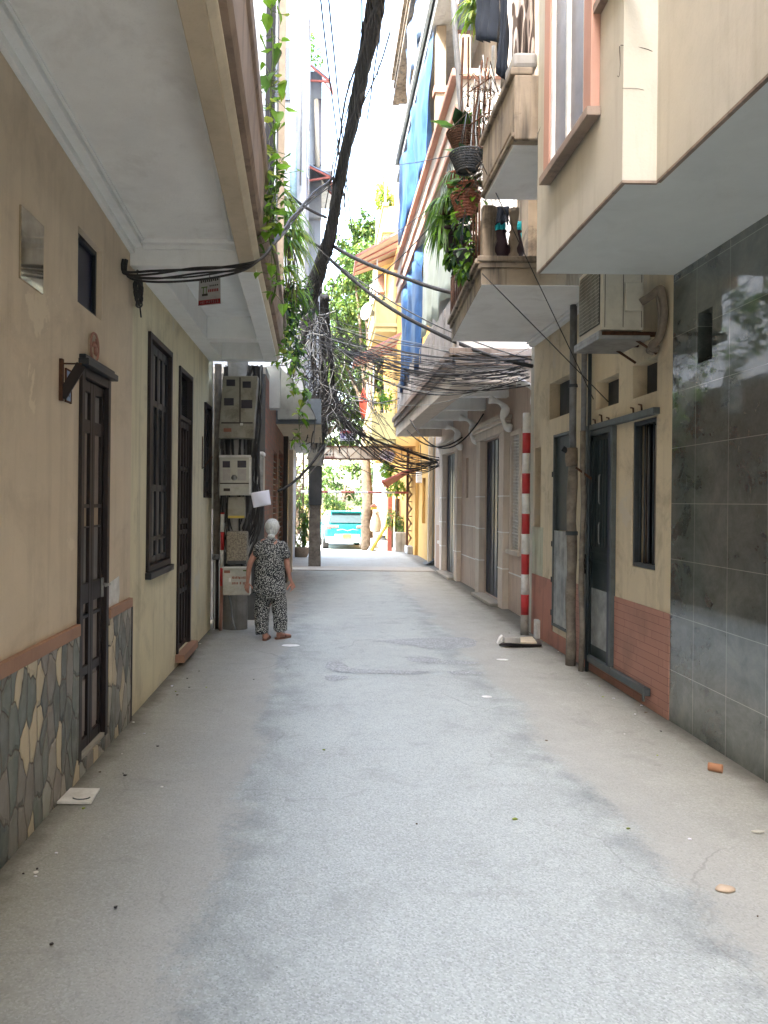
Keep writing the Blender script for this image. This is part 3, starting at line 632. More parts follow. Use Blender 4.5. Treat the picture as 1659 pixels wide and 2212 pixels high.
mb = MB(); slab(mb, [(xo1+.02, yc-.012), (xo1+.02, ys1+.02), (xo2+.02, ys1+.02), (xo2+.02, -5), (XR-.001, -5), (XR-.001, yc-.012)], zo-.012, zo-.002); mb.build('overhang_soffit', M['boxsoffit'], r1)
mb = MB(); mb.bar((xo1+.012, yc, zo-.006), (xo1+.012, ys1, zo-.006), .022, .014); mb.bar((xo1, ys1+.012, zo-.0065), (xo2+.01, ys1+.012, zo-.0065), .022, .014); mb.bar((xo2+.012, ys1, zo-.006), (xo2+.012, -5, zo-.006), .022, .014)
mb.build('drip_edge', M['brownband'], r1)
# tall framed window standing proud of the overhang face
wx = xo1-.055
wa, wb = PX(1275, 268, wx).y, PX(1173, 385, wx).y; wz = (PX(1275, 268, wx).z+PX(1173, 385, wx).z)/2
mb = MB(); fw = .13
mb.box(wx, xo1-.001, wa, wa+fw, wz+.055, 6.2); mb.box(wx, xo1-.001, wb-fw, wb, wz+.055, 6.2); mb.box(wx, xo1-.001, wa+fw+.001, wb-fw-.001, 6.07, 6.2)
w = mb.build('window', M['salmon'], r1, .004)
MB().box(wx-.025, xo1-.001, wa-.015, wb+.015, wz, wz+.054).build('sill', M['brownband'], w, .004)
mb = MB(); q0, q1 = wa+fw+.002, wb-fw-.002; mb.box(xo1-.045, xo1-.002, q0, q0+.035, wz+.056, 6.06); mb.box(xo1-.045, xo1-.002, q1-.035, q1, wz+.056, 6.06); mb.box(xo1-.045, xo1-.002, (q0+q1)/2-.02, (q0+q1)/2+.02, wz+.056, 6.06); mb.box(xo1-.044, xo1-.003, q0+.036, q1-.036, wz+.056, wz+.10)
mb.build('casement', M['whitep'], w, .003)
box('glass', xo1-.022, xo1-.014, q0+.03, q1-.03, wz+.1, 6.06, M['windowgrey'], w)
# ledge of another window further up
lg = PX(1284, 26, xo1-.03); MB().bar((xo1-.02, lg.y, lg.z), (xo1-.02, lg.y-.7, lg.z+.02), .05, .05).build('window_ledge', M['brownband'], r1)
# hairline cracks in the plaster
def crack(pts, r=.0022): MB().tube(wob(spline(pts, 5), .008, 9), r, 5).build('plaster_crack', M['ink'], r1)
crack([PX(1340, 100, xo1-.001), PX(1338, 160, xo1-.001), PX(1333, 163, xo1-.001)]); 
ysf = ys1-.0005
def onstep(px, py): return P(px, py, ysf)
crack([onstep(1342, 97), onstep(1375, 100), onstep(1410, 112)]); crack([onstep(1342, 193), onstep(1375, 194), onstep(1390, 196)], .0012)
crack([PX(1171, 265, xo1-.001), PX(1164, 285, xo1-.001), PX(1162, 300, xo1-.001)], .002)

# ================================================================ RIGHT 2: cream yellow house with red tile base
yd = PX(1150, 1200, XR).y
r2 = empty('cream_yellow_house', (XR, yc, 0), 'cream yellow house with brick-red tiled base, green steel door and weathered balcony on the right', 'house')
def rect(X, ax, at, ab, bx, bt_, bb):      # two vertical edges in the picture -> (y0,y1,z0,z1)
    a1, a2, b1, b2_ = PX(ax, at, X), PX(ax, ab, X), PX(bx, bt_, X), PX(bx, bb, X)
    y = sorted([(a1.y+a2.y)/2, (b1.y+b2_.y)/2]); return (y[0], y[1], (a2.z+b2_.z)/2, (a1.z+b1.z)/2)
V1, V2, V3 = rect(XR, 1187, 829, 910, 1234, 806, 888), rect(XR, 1287, 828, 886, 1337, 804, 871), rect(XR, 1367, 787, 861, 1420, 771, 845)
WR = rect(XR, 1365, 909, 1228, 1417, 902, 1229); DR = rect(XR, 1272, 937, 1425, 1330, 917, 1442); DB = rect(XR, 1196, 943, 1355, 1242, 925, 1372); SL = rect(XR, 1155, 968, 1146, 1168, 966, 1146)
DR = (DR[0], DR[1], .12, DR[3]); DB = (DB[0], DB[1], max(.18, DB[2]), DB[3])
holes = [V1, V2, V3, WR, DR, DB, SL]
plane_wall(MB(), XR, yc+.001, yd, 0, 3.62, holes, .14, 1).build('wall', M['yellow'], r2)
dz = .79; mb = MB()
for a, b in ((yc+.002, DR[0]-.002), (DR[1]+.002, DB[0]-.002)): mb.box(XR-.008, XR, a, b, 0, dz)
mb.box(XR-.008, XR, DR[0]-.002, DR[1]+.002, 0, .118)
mb.build('tile_dado', M['brick'], r2)
mb = MB(); mb.box(XR-.007, XR, DB[1]+.002, yd-.002, 0, .74); mb.box(XR-.007, XR, DB[0]-.002, DB[1]+.002, 0, .17); mb.build('red_plaster_dado', M['redplaster'], r2)
mb = MB(); mb.box(XR-.004, XR-.0005, SL[0]-.12, yd-.003, .741, 1.32); mb.build('stained_patch', M['greendado'], r2)
for v in (V1, V2, V3): box('vent_opening', XR+.12, XR+.139, v[0]+.002, v[1]-.002, v[2]+.002, v[3]-.002, M['darkwall'], r2)
box('niche', XR+.10, XR+.139, SL[0]+.002, SL[1]-.002, SL[2]+.002, SL[3]-.002, M['darkwall'], r2)
# window with dark shutters and bars
w = framed('window', XR+.03, WR[0]+.003, WR[1]-.003, WR[2]+.003, WR[3]-.003, .035, -.02, M['steel'], r2, 'lrtb', .04)
box('glass', XR+.105, XR+.115, WR[0]+.03, WR[1]-.03, WR[2]+.03, WR[3]-.03, M['darkglass'], w)
for k in range(5):
    y = WR[0]+.06+k*(WR[1]-WR[0]-.12)/4; MB().tube([(XR+.045, y, WR[2]+.03), (XR+.045, y, WR[3]-.03)], .007, 6).build('bar', M['steel'], w)
mb = MB()
for k in range(3):
    y = WR[0]+.07+k*.13; mb.raw([(XR+.085, y, WR[2]+.04), (XR+.10, y+.07, WR[2]+.04), (XR+.10, y+.07, WR[3]-.05), (XR+.085, y, WR[3]-.05)], [(0, 1, 2, 3)])
mb.build('curtain', M['woodp'], w)
# sliding steel door with rails
d = framed('door', XR-.012, DR[0], DR[1], DR[2], DR[3], .05, -.03, M['greenfr'], r2, 'lrt', .05, .003)
box('door_edge', XR-.038, XR+.03, DR[0]+.051, DR[0]+.10, DR[2], DR[3]-.051, M['blueglass'], d)
l0, l1 = DR[0]+.101, DR[1]-.051
mb = MB(); mb.box(XR+.0, XR+.025, l0, l1, DR[2]+.02, DR[3]-.055)
for zz in (1.05, 1.14): mb.box(XR-.008, XR, l0, l1, zz, zz+.03)
for yy in (l0, l1-.04): mb.box(XR-.010, XR-.0002, yy, yy+.04, DR[2]+.02, DR[3]-.056)
leaf = mb.build('door_leaf', M['greend'], d, .003)
mb = MB()
for k in range(7): y = l0+.055+k*(l1-l0-.11)/6; mb.box(XR-.005, XR-.0004, y-.004, y+.004, 1.2, DR[3]-.10)
mb.build('ribs', M['greend'], leaf)
box('lower_panel', XR-.006, XR-.0005, l0+.05, l1-.05, .26, .80, M['zinc'], leaf); 
ym = (l0+l1)/2
for a, b in ((1.88, 1.60), (1.43, 1.23)): MB().tube([(XR-.012, ym, a), (XR-.022, ym, a-.02), (XR-.022, ym, b+.02), (XR-.012, ym, b)], .006, 6).build('handle', M['steel2'], leaf)
mb = MB(); yh = DR[1]-.02
for k in range(9): mb.ball((XR-.06+random.uniform(-.02,.02), yh+random.uniform(-.03,.05), 1.02+random.uniform(-.08,.10)), random.uniform(.022,.036), 7, 5)
mb.build('lock_cover', M['black'], d)
tr_ = PX(1418, 897, XR-.03); MB().box(XR-.055, XR-.002, tr_.y, DR[1]+.02, DR[3]+.002, DR[3]+.055).build('top_rail', M['greenfr'], d, .003)
br_ = PX(1394, 1483, XR-.05); mb = MB(); mb.box(XR-.055, XR-.009, br_.y, DR[1], .10, .16); mb.box(XR-.07, XR-.056, br_.y-.012, br_.y+.02, .06, .175); mb.build('bottom_rail', M['greenfr'], d, .003)
for px, py in ((1291, 912), (1305, 902), (1321, 908), (1374, 887), (1392, 880)):
    p = PX(px, py, XR-.01); MB().tube([(XR, p.y, p.z-.05), (XR-.03, p.y, p.z-.04), (XR-.035, p.y, p.z+.02), (XR-.035, p.y+.05, p.z+.03)], .008, 6).build('hook', M['rust'], d)
# second door: green above, bare sheet below
d = framed('door', XR-.004, DB[0], DB[1], DB[2], DB[3], .03, -.012, M['greenfr'], r2, 'lrtb', .05, .003)
box('upper_leaf', XR+.012, XR+.03, DB[0]+.031, DB[1]-.031, 1.31, DB[3]-.031, M['greend'], d); mb = MB()
n = 10; pts = []
for k in range(n+1): pts.append((XR+(.004 if k % 2 else -.004), DB[0]+.031+(DB[1]-DB[0]-.062)*k/n))
for (a, b) in zip(pts, pts[1:]): mb.face([(a[0], a[1], DB[2]+.031), (b[0], b[1], DB[2]+.031), (b[0], b[1], 1.305), (a[0], a[1], 1.305)])
mb.build('lower_leaf', M['zinc'], d)
for z in (.35, .72, 1.12, 1.9): MB().box(XR-.02, XR-.001, DB[1]+.001, DB[1]+.03, z, z+.06).build('hinge', M['black'], d)
# balcony slab with mouldings
zc = P(1150, 741, yd).z; yn = PZ(1041, 616, zc); yf = PZ(981, 731, zc)
xn, xf = yn.x, yf.x; Yn, Yf = yn.y, max(yf.y, yd-.05)
poly = [(xn, Yn), (XR-.002, Yn), (XR-.002, Yf), (xf, Yf)]
mb = MB(); slab(mb, poly, zc, zc+.12); b = mb.build('balcony', M['soffit'], r2, .004)
def ring(o, z0, z1, nm, mat, bev=.004):
    mb = MB(); mb.hexa([(xn-o, Yn-o, z0), (XR-.003, Yn-o, z0), (XR-.003, Yn+.02, z0), (xn+.02, Yn+.02, z0)], [(xn-o, Yn-o, z1), (XR-.003, Yn-o, z1), (XR-.003, Yn+.02, z1), (xn+.02, Yn+.02, z1)])
    mb.hexa([(xn-o, Yn+.021, z0), (xn+.02, Yn+.021, z0), (xf+.02, Yf, z0), (xf-o, Yf, z0)], [(xn-o, Yn+.021, z1), (xn+.02, Yn+.021, z1), (xf+.02, Yf, z1), (xf-o, Yf, z1)])
    return mb.build(nm, mat, b, bev)
ring(.004, zc+.004, zc+.155, 'fascia', M['weather']); ring(.03, zc+.156, zc+.20, 'moulding', M['weather']); ring(.06, zc+.201, zc+.255, 'coping', M['weather'], .012)
mb = MB(); mb.box(XR-.07, XR-.003, Yn+.03, yd, zc-.05, zc-.001); mb.box(XR-.11, XR-.071, Yn+.03, yd-.02, zc-.025, zc-.001); mb.build('soffit_moulding', M['soffitwhite'], b, .006)
ZB2 = zc+.255
# upper slab
z3 = H+1.87*1.45; xs3 = 1.44; f3 = PZ(1047, 431, z3); y3 = f3.y; x3 = f3.x; z3t = PX(1019, 365, x3).z
b3 = MB().box(x3, XR-.1, yc+.12, y3, z3, z3+.10).build('upper_balcony', M['soffit'], r2, .004)
mb = MB(); mb.box(x3-.02, x3+.10, yc+.12, y3+.01, z3+.101, z3t-.06); mb.box(x3-.02, XR-.1, yc+.02, yc+.119, z3+.002, z3t-.06); mb.box(x3+.101, XR-.1, y3-.11, y3+.01, z3+.101, z3t-.06); mb.build('fascia', M['weather'], b3, .012)
mb = MB(); mb.box(x3-.05, x3+.12, yc+.02, y3+.03, z3t-.059, z3t); mb.box(x3-.035, x3-.001, yc+.02, y3+.02, z3+.02, z3+.06); mb.build('coping', M['weather'], b3, .012)
mb = MB(); mb.box(x3-.03, x3+.16, yc+.03, yc+.30, z3t+.001, z3t+.12); mb.build('cement_lump', M['conc'], b3, .03)
# upper floors of the house
ywall = y3
mb = plane_wall(MB(), XR-.25, yc+.02, yd-.06, ZB2+.01, 11.0, [(7.3, 8.9, ZB2+.05, ZB2+2.1), (7.3, 8.9, 7.6, 9.6)], .15, 1); mb.build('upper_wall', M['weather'], r2)
# balustrade
mb_ = [(0, .05), (.04, .05), (.06, .035), (.10, .03), (.16, .055), (.22, .04), (.28, .028), (.34, .04), (.40, .05), (.44, .052)]
def baluster(x, y, z0, h, par, r=1):
    m_ = MB(); k = h/.44; m_.rings([((x, y, z0+a*k), c_*r, c_*r) for a, c_ in mb_], 10); return m_.build('baluster', M['weather'], par)
hb = z3-ZB2
for px in (1062, 1110): p = P(px, 500, Yn+.06); baluster(p.x, p.y, ZB2, hb*.98, b, .95)
MB().box(xn+.0, xn+.10, Yn-.02, Yn+.08, ZB2+.001, z3-.002).build('corner_post', M['weather'], b, .01)
for k in range(5): baluster(xn+.06+(xf-xn)*(k+1)/6.0, Yn+.4+k*.42, ZB2, hb*.98, b, .9)

# ================================================================ RIGHT 3: pink house
XK = 2.80
yk1 = PX(925, 1210, 2.62).y; yk1 = 19.4
r4 = empty('pink_house', (XK, yd, 0), 'pink and white house with pilastered doors under a long balcony, beyond the striped pole', 'house')
KW = rect(XK, 1105, 934, 1185, 1127, 925, 1193); KA = rect(XK, 1050, 955, 1286, 1070, 948, 1296); K1 = rect(XK, 1006, 990, 1075, 1012, 988, 1076); K2 = rect(XK, 1028, 986, 1075, 1033, 984, 1076); KB = rect(XK, 963, 985, 1246, 977, 980, 1253)
KC = rect(XK, 952, 988, 1168, 957, 986, 1170)
KA = (11.92, 13.35, .06, KA[3]); KB = (15.95, 17.6, .05, KB[3])
plane_wall(MB(), XK, yd+.002, yk1, 0, 3.60, [KW, KA, K1, K2, KB, KC], .14, 1).build('wall', M['pink'], r4)
MB().box(XR-.001, XK+.1, yd-.001, yd+.14, 0, 3.6).build('party_wall', M['cream'], r4)
def pil(Y0, Y1, zt, nm='pilaster', mat='pinkwhite', xx=.17): return MB().box(XK-xx, XK-.001, Y0, Y1, 0, zt).build(nm, M[mat], r4, .006)
for q_, xx in ((KA, .10), (KB, .10)):
    pil(q_[0]-.32, q_[0]-.01, q_[3]+.02, xx=xx); pil(q_[1]+.01, q_[1]+.33, q_[3]+.02, xx=xx)
    mb = MB(); a, b = q_[0]-.36, q_[1]+.37
    mb.box(XK-xx-.01, XK-.001, a+.02, b-.02, q_[3]+.021, q_[3]+.16); mb.box(XK-xx-.06, XK-.001, a-.03, b+.03, q_[3]+.161, q_[3]+.21); mb.box(XK-xx-.10, XK-.001, a-.08, b+.08, q_[3]+.211, q_[3]+.27)
    mb.build('entablature', M['pinkwhite'], r4, .008)
    for zz in (.6, 1.15, 1.7):
        for a, b in ((q_[0]-.325, q_[0]-.005), (q_[1]+.005, q_[1]+.335)): MB().box(XK-xx-.004, XK-.002, a, b, zz, zz+.018).build('pilaster_joint', M['soffitwhite'], r4)
    d = MB().box(XK+.03, XK+.07, q_[0]+.002, q_[1]-.002, q_[2], q_[3]).build('door', M['blueglass'], r4)
    mb = MB()
    for k in range(6): y = q_[0]+.04+k*(q_[1]-q_[0]-.08)/5; mb.box(XK+.018, XK+.0299, y-.01, y+.01, q_[2]+.02, q_[3]-.02)
    mb.build('shutter_rib', M['greenfr'], d)
    MB().box(XK-.22, XK+.03, q_[0]-.05, q_[1]+.05, 0, .05).build('door_step', M['stepsunband'], r4, .006)
for q_ in (K1, K2): box('slot_window', XK+.06, XK+.1, q_[0]+.002, q_[1]-.002, q_[2]+.002, q_[3]-.002, M['darkwall'], r4)
for q_ in (KW, KC):
    w = framed('window', XK, q_[0], q_[1], q_[2], q_[3], .07, -.03, M['pinkwhite'], r4, 'lrt', .02)
    MB().box(XK-.07, XK-.001, q_[0]-.06, q_[1]+.06, q_[2]-.07, q_[2]-.001).build('sill', M['pinkwhite'], w, .006)
    box('glass', XK+.06, XK+.07, q_[0]+.01, q_[1]-.01, q_[2], q_[3]-.01, M['windowgrey'], w)
    mb = MB(); ny = 9 if q_ is KW else 4
    for k in range(ny): y = q_[0]+.085+k*(q_[1]-q_[0]-.17)/(ny-1); mb.box(XK+.01, XK+.018, y-.004, y+.004, q_[2], q_[3]-.07)
    nz_ = 34
    for k in range(nz_): z = q_[2]+.03+k*(q_[3]-q_[2]-.12)/nz_; mb.bar((XK+.008, q_[0]+.07, z), (XK+.008, q_[1]-.07, z+.02), .006, .012)
    mb.build('grille', M['whitep'], w)
mb = MB()
for zz in (.55, 1.15): mb.box(XK-.006, XK-.001, yd+.2, KW[1]+.3, zz, zz+.02); mb.box(XK-.006, XK-.001, KA[1]+.41, KB[0]-.37, zz, zz+.02)
mb.build('wall_groove', M['soffitwhite'], r4)
MB().box(XK-.004, XK-.0005, KC[0]-.3, yk1-.3, 0, 1.05).build('orange_dado', M['terr'], r4)
# long balcony
zk = 3.18; n0 = PZ(974, 826, zk); n1 = PZ(860, 943, zk); y0k, y1k = n0.y, n1.y; xk = (n0.x+n1.x)/2
b4 = MB(); b4.box(xk+.30, XK-.002, y0k+.15, y1k-.1, zk+.26, zk+.34); b4 = b4.build('balcony', M['soffitwhite'], r4)
mb = MB(); mb.box(xk, xk+.31, y0k, y1k, zk, zk+.36); mb.box(xk+.311, XK-.003, y0k, y0k+.16, zk, zk+.36); mb.box(xk+.311, XK-.003, y1k-.14, y1k, zk, zk+.36); mb.build('edge_beam', M['pinkwhite'], b4, .006)
yb = y0k+.16; nb = 5
for k in range(1, nb): y = y0k+(y1k-y0k)*k/nb; MB().box(xk+.311, XK-.003, y-.09, y+.09, zk+.04, zk+.255).build('cross_beam', M['soffitwhite'], b4, .005)
mb = MB(); mb.box(xk-.05, xk-.001, y0k-.05, y1k+.03, zk+.22, zk+.40); mb.box(xk-.05, XK-.003, y0k-.05, y0k-.001, zk+.22, zk+.40); mb.box(xk-.09, xk-.051, y0k-.09, y1k+.05, zk+.34, zk+.44); mb.box(xk-.05, XK-.003, y0k-.09, y0k-.051, zk+.34, zk+.44); mb.build('cornice', M['brownband'], b4, .006)
# scrolled brackets under the balcony
for y in (yd+.25, KA[0]-.5, KA[1]+.55, KB[0]-.45):
    pts = spline([(XK-.02, y, 2.72), (XK-.10, y, 2.74), (XK-.16, y, 2.86), (XK-.12, y, 3.0), (XK-.22, y, 3.10), (XK-.36, y, 3.14)], 4)
    MB().tube(pts, [.05+.02*math.sin(k*.7) for k in range(len(pts))], 8).build('scroll_bracket', M['soffitwhite'], r4)
# storeys above: sheeted balcony fronts at the same line
z6, z7 = 6.36, 7.26
def fas(z0, z1, y0, y1, x, par=r4, mat='pinkwhite', nm='upper_fascia'):
    mb = MB(); mb.box(x, x+.12, y0, y1, z0, z1); mb.box(x+.121, XK, y0, y0+.12, z0, z1); mb.box(x+.121, XK, y0+.121, y1, z0+.03, z0+.12); o = mb.build(nm, M[mat], par, .006)
    mb = MB(); mb.box(x-.05, x-.001, y0-.05, y1, z0, z0+.08); mb.box(x-.001, XK, y0-.05, y0-.001, z0, z0+.08); mb.box(x-.09, x-.001, y0-.09, y1, z1-.10, z1); mb.box(x-.001, XK, y0-.09, y0-.001, z1-.10, z1); mb.box(x-.04, x-.001, y0-.04, y1, z0+.4, z0+.46); mb.build('string_course', M['salmon'] if mat == 'pinkwhite' else M[mat], o, .006)
    return o
fas(z6, z7, y0k, 18.4, 1.70, mat='pinkwhite'); fas(9.25, 9.75, y0k+.5, 18.4, 1.70, mat='greywall'); fas(11.3, 12.0, y0k+.8, 18.8, 1.62, mat='weather')
plane_wall(MB(), 2.5, y0k+.3, 18.4, 3.6, 14.0, [(11, 12.2, 4, 5.8), (13.5, 14.6, 4, 5.8), (11, 12, 7.6, 9), (13, 14, 7.6, 9)], .12, 1).build('upper_wall', M['pinkwhite'], r4)
MB().box(1.72, 2.5, y0k+.25, y0k+.37, zk+.445, z6-.01).build('end_wall', M['pinkwhite'], r4)
for k, y in enumerate((y0k+.05, 12.3, 14.2, 16.2, 18.1)):
    MB().box(1.72, 1.88, y, y+.16, z7+.001, 9.24).build('balcony_column', M['weather'], r4, .006)
    MB().box(1.69, 1.91, y-.03, y+.19, z7+.9, z7+1.0).build('column_capital', M['salmon'], r4, .006)
# plank front over the long balcony
def sheetx(name, x, y0, y1, z0, z1, mat, par, amp=.03, f=9, n=60, label=None, cat=None, group=None, rag=0, seed=0):
    mb = MB(); vs = []; mz = 8
    for i in range(n+1):
        y = y0+(y1-y0)*i/n; lo = z0+rag*(mnoise.noise(Vector((y*1.7, seed, 0)))+.3)
        for j in range(mz+1):
            t = j/mz; z = lo+(z1-lo)*t; vs.append((x+amp*math.sin(y*f+math.sin(y*2.3+t*2+seed)*1.5)*(1-.4*t)+amp*mnoise.noise(Vector((y*2, z*2, seed))), y, z))
    fs = [(i*(mz+1)+j, (i+1)*(mz+1)+j, (i+1)*(mz+1)+j+1, i*(mz+1)+j+1) for i in range(n) for j in range(mz)]
    mb.raw(vs, fs, True); o = mb.build(name, mat, par)
    m = o.modifiers.new('thick', 'SOLIDIFY'); m.thickness = .004
    if label: tag(o, label, cat, group)
    return o
mb = MB()
for k in range(30):
    y = y0k+.05+k*(y1k-y0k-.1)/30; mb.box(xk+.02+random.uniform(0, .012), xk+.05, y, y+.25, zk+.445, zk+1.25+random.uniform(-.02, .02))
mb.build('plank_front', M['greysheet'], r4)
sheetx('plastic_sheet', 1.74, 10.45, 13.9, 4.5, z6-.02, M['mint'], None, .025, 7, label='pale green plastic sheets hung along the pink house balcony', cat='sheet', rag=.2, seed=2)
sheetx('tarpaulin', 1.72, 13.95, 17.6, 3.9, z6-.02, M['blue_tarp'], None, .05, 5, label='dark blue tarpaulin hanging below the grey fascia of the pink house', cat='tarpaulin', rag=.6, seed=5)
sheetx('tarpaulin', 1.66, 12.4, 17.2, z7-.05, 9.22, M['blue_tarp'], None, .06, 4, label='bright blue tarpaulin on the upper balcony, lower of two', cat='tarpaulin', rag=.3, seed=8)
sheetx('tarpaulin', 1.66, 11.2, 16.4, 9.8, 11.25, M['bluelight'], None, .06, 4, label='pale blue tarpaulin on the topmost balcony of the pink house', cat='tarpaulin', rag=.3, seed=11)

# ================================================================ far right: golden yellow house with three balconies
r5 = empty('golden_yellow_house', (2.2, 23, 0), 'golden yellow house with stacked balconies at the far right end of the lane', 'house')
plane_wall(MB(), 2.85, yk1+.01, 23.2, 0, 3.6, [(20.3, 20.9, .1, 2.3), (21.6, 22.3, 1, 2.3)], .12, 1).build('ground_floor_wall', M['orangey'], r5)
mb = MB(); mb.box(2.15, 5, 23.2, 34, 3.3, 11.6); mb.box(2.75, 5, 23.21, 34, 0, 3.299); mb.build('wall', M['orangey'], r5)
for z, x in ((3.35, 1.42), (6.75, 1.5), (9.6, 1.72)):
    mb = MB(); mb.box(x, 2.15, 23.25, 27, z, z+.14); mb.box(x-.05, 2.15, 23.18, 27.05, z+.141, z+.24); mb.box(x, x+.1, 23.25, 27, z+.241, z+.95); mb.box(x+.101, 2.15, 23.25, 23.35, z+.241, z+.95); mb.box(x-.04, x+.14, 23.2, 27, z+.951, z+1.05)
    o = mb.build('balcony', M['lightyellow'], r5, .01)
    for k in range(3): MB().box(x+.02, x+.06, 23.3+k*1.7, 23.36+k*1.7, z+1.051, z+2.4).build('post', M['whitep'], o)
for z in (4.6, 8.0, 10.2): box('window', 2.13, 2.16, 28, 29.4, z, z+1.3, M['darkglass'], r5)
for k, (x, z) in enumerate(((2.35, 4.3), (2.35, 7.7))):
    w = MB().box(x, x+.45, 23.17, 23.199, z, z+1.4).build('shutter', M['beigepad'], r5)
for (z0, ln, lab) in ((8.9, 1.35, 'faded red awning over the upper balcony of the golden house'), (6.0, 1.25, 'faded red awning over the middle balcony of the golden house')):
    aw = empty('awning', (1.5, 22.6, z0), lab, 'awning', 'awnings on the golden house')
    a0, a1 = Vector((2.1, 23.1, z0+.15)), Vector((.9, 22.4, z0-.35))
    mb = MB(); c0 = [(2.12, 21.6, z0+.35), (2.12, 24.4, z0+.35), (.85, 24.0, z0-.22), (.85, 21.9, z0-.30)]
    mb.prism([Vector(p) for p in c0], (0, 0, -.03)); mb.build('canopy', M['awningu'], aw)
    mb = MB(); mb.bar(c0[2], c0[3], .05, .10); mb.bar(c0[0], c0[3], .04, .06); mb.bar(c0[1], c0[2], .04, .06); mb.build('frame', M['awning'], aw)
    mb = MB()
    for t in (.25, .5, .75): mb.bar(Vector(c0[0]).lerp(c0[1], t)-Vector((0,0,.05)), Vector(c0[3]).lerp(c0[2], t)-Vector((0,0,.05)), .03, .03)
    mb.build('rib', M['rustframe'], aw)
# pale tower house beyond
r6 = empty('pale_tower_house', (3.2, 40, 0), 'pale narrow tower house showing white against the sky beyond the golden house', 'house')
MB().box(2.8, 7, 37, 44, 0, 19.5).build('wall', M['white'], r6); MB().box(2.7, 7.1, 36.9, 44.1, 19.501, 19.9).build('roof_slab', M['greywall'], r6)
for z in (8, 12, 16): box('window', 3.0, 3.5, 36.96, 36.99, z, z+1.4, M['windowgrey'], r6)
r7 = empty('brick_column', (2.0, 25, 0), 'weathered brick gate column with yellow plants, standing against the sky', 'column')
a, b = P(822, 480, 25), P(843, 480, 25)
MB().box(a.x, b.x, 27.1, 27.5, 9, P(830, 314, 25).z).build('shaft', M['oldbrick'], r7)

# ================================================================ LEFT further on
def facade(o, X, y0, y1, z0, z1, mat, back=3.0, label=None):
    return MB().box(X-back, X, y0, y1, z0, z1).build('wall', mat, o)
l3 = empty('brick_shop_house', (-.8, 10.3, 0), 'low dark house with brick pier, louvred shutters and canopy behind the meter pole', 'house')
X3 = -.80
mb = plane_wall(MB(), X3, 10.35, 17.6, 0, 3.3, [(12.0, 13.0, .1, 2.4), (13.4, 14.9, .05, 2.5), (15.4, 17.0, .05, 2.5)], .12, -1); mb.build('wall', M['oldbrick'], l3)
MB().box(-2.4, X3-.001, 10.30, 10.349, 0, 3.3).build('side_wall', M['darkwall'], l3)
MB().box(-9, -4.6, 5.5, 14.79, 0, 18).build('sun_blocker', M['greywall'], l3)  # out-of-view block added to keep sun patches off the lane
MB().box(-2.5, X3, 10.35, 17.6, 3.301, 3.4).build('roof_slab', M['conc'], l3)
for (a, b, n_) in ((12.0, 13.0, 8), (13.4, 14.9, 9), (15.4, 17.0, 9)):
    d = box('door', X3-.10, X3-.06, a+.001, b-.001, .1, 2.4, M['wood'], l3)
    mb = MB()
    for k in range(22): z = .25+k*.095; mb.bar((X3-.045, a+.05, z), (X3-.045, b-.05, z), .05, .012)
    mb.build('louvre', M['woodblue'], d)
MB().box(X3, X3+.09, 14.95, 15.35, 0, 2.9).build('brown_post', M['wood'], l3, .01)
MB().box(X3, X3+.10, 17.2, 17.45, 0, 2.75).build('cream_post', M['creammould'], l3, .01)
# canopy over the lane: cream underside, blue-grey front
cx = P(694, 950, 14).x; zc3 = 2.86
c3 = MB().box(X3-.3, -.06, 12.7, 16.6, zc3, zc3+.05).build('canopy', M['creammould'], l3)
MB().box(X3-.3, -.06, 12.58, 12.699, zc3+.01, zc3+.42).build('canopy_front', M['corr'], c3)
a = P(600, 800, 12.2); MB().prism([P(598, 785, 12.0), P(640, 830, 12.2), P(684, 905, 12.5), P(600, 905, 12.5)], (0, .08, 0)).build('side_sheet', M['greywall'], c3)
mb = MB(); mb.box(P(575, 840, 11).x, P(605, 840, 11).x, 11.0, 11.25, P(590, 882, 11).z, P(590, 790, 11).z); dd = mb.build('wall_duct', M['greywall'], l3, .01)

l4 = empty('tall_white_house', (-.45, 14.6, 0), 'tall white house with downpipes and timber trims rising above the canopy on the left', 'house')
X4 = P(660, 300, 15).x; X4 = -.42
mb = MB(); mb.box(-5, X4, 14.8, 17.8, 3.41, 15.5); mb.build('wall', M['white'], l4)
mb = MB(); pb1 = P(618, 0, 14.7); mb.box(-.95, -.84, 14.6, 14.799, P(620, 140, 14.6).z, 15.5); mb.build('timber_trim', M['tanbeam'], l4)
MB().tube([P(631, -150, 14.6), P(632, 200, 14.6), P(634, 230, 14.6), P(634, 285, 14.6)], .05, 10).build('downpipe', M['pipewhite'], l4)
MB().tube([P(633, 286, 14.6), P(634, 430, 14.6)], .07, 10).build('downpipe', M['pipeblue'], l4)
MB().tube([P(650, -100, 14.7), P(652, 200, 14.7), P(649, 400, 14.7)], .018, 6).build('downpipe', M['pipegrey'], l4)
for z in (8.2, 11.6): 
    w = box('window', X4-.01, X4+.02, 15.6, 16.6, z, z+1.4, M['darkglass'], l4); framed('frame', X4+.012, 15.55, 16.65, z-.05, z+1.45, .06, .015, M['whitep'], w, 'lrtb', .01, 0)
w = box('window', -1.1, -.70, 14.76, 14.79, 9.3, 10.3, M['darkglass'], l4)
l5 = empty('grey_house', (0, 18.2, 0), 'grey-white house with two dark corrugated awnings and iron balcony beyond the white house', 'house')
X5 = P(694, 300, 18.4).x
mb = MB(); mb.box(-5, X5, 18.4, 22.5, 3.0, 11.9); mb.box(-5, -.82, 18.4, 22.5, 0, 2.999); mb.build('wall', M['white'], l5)
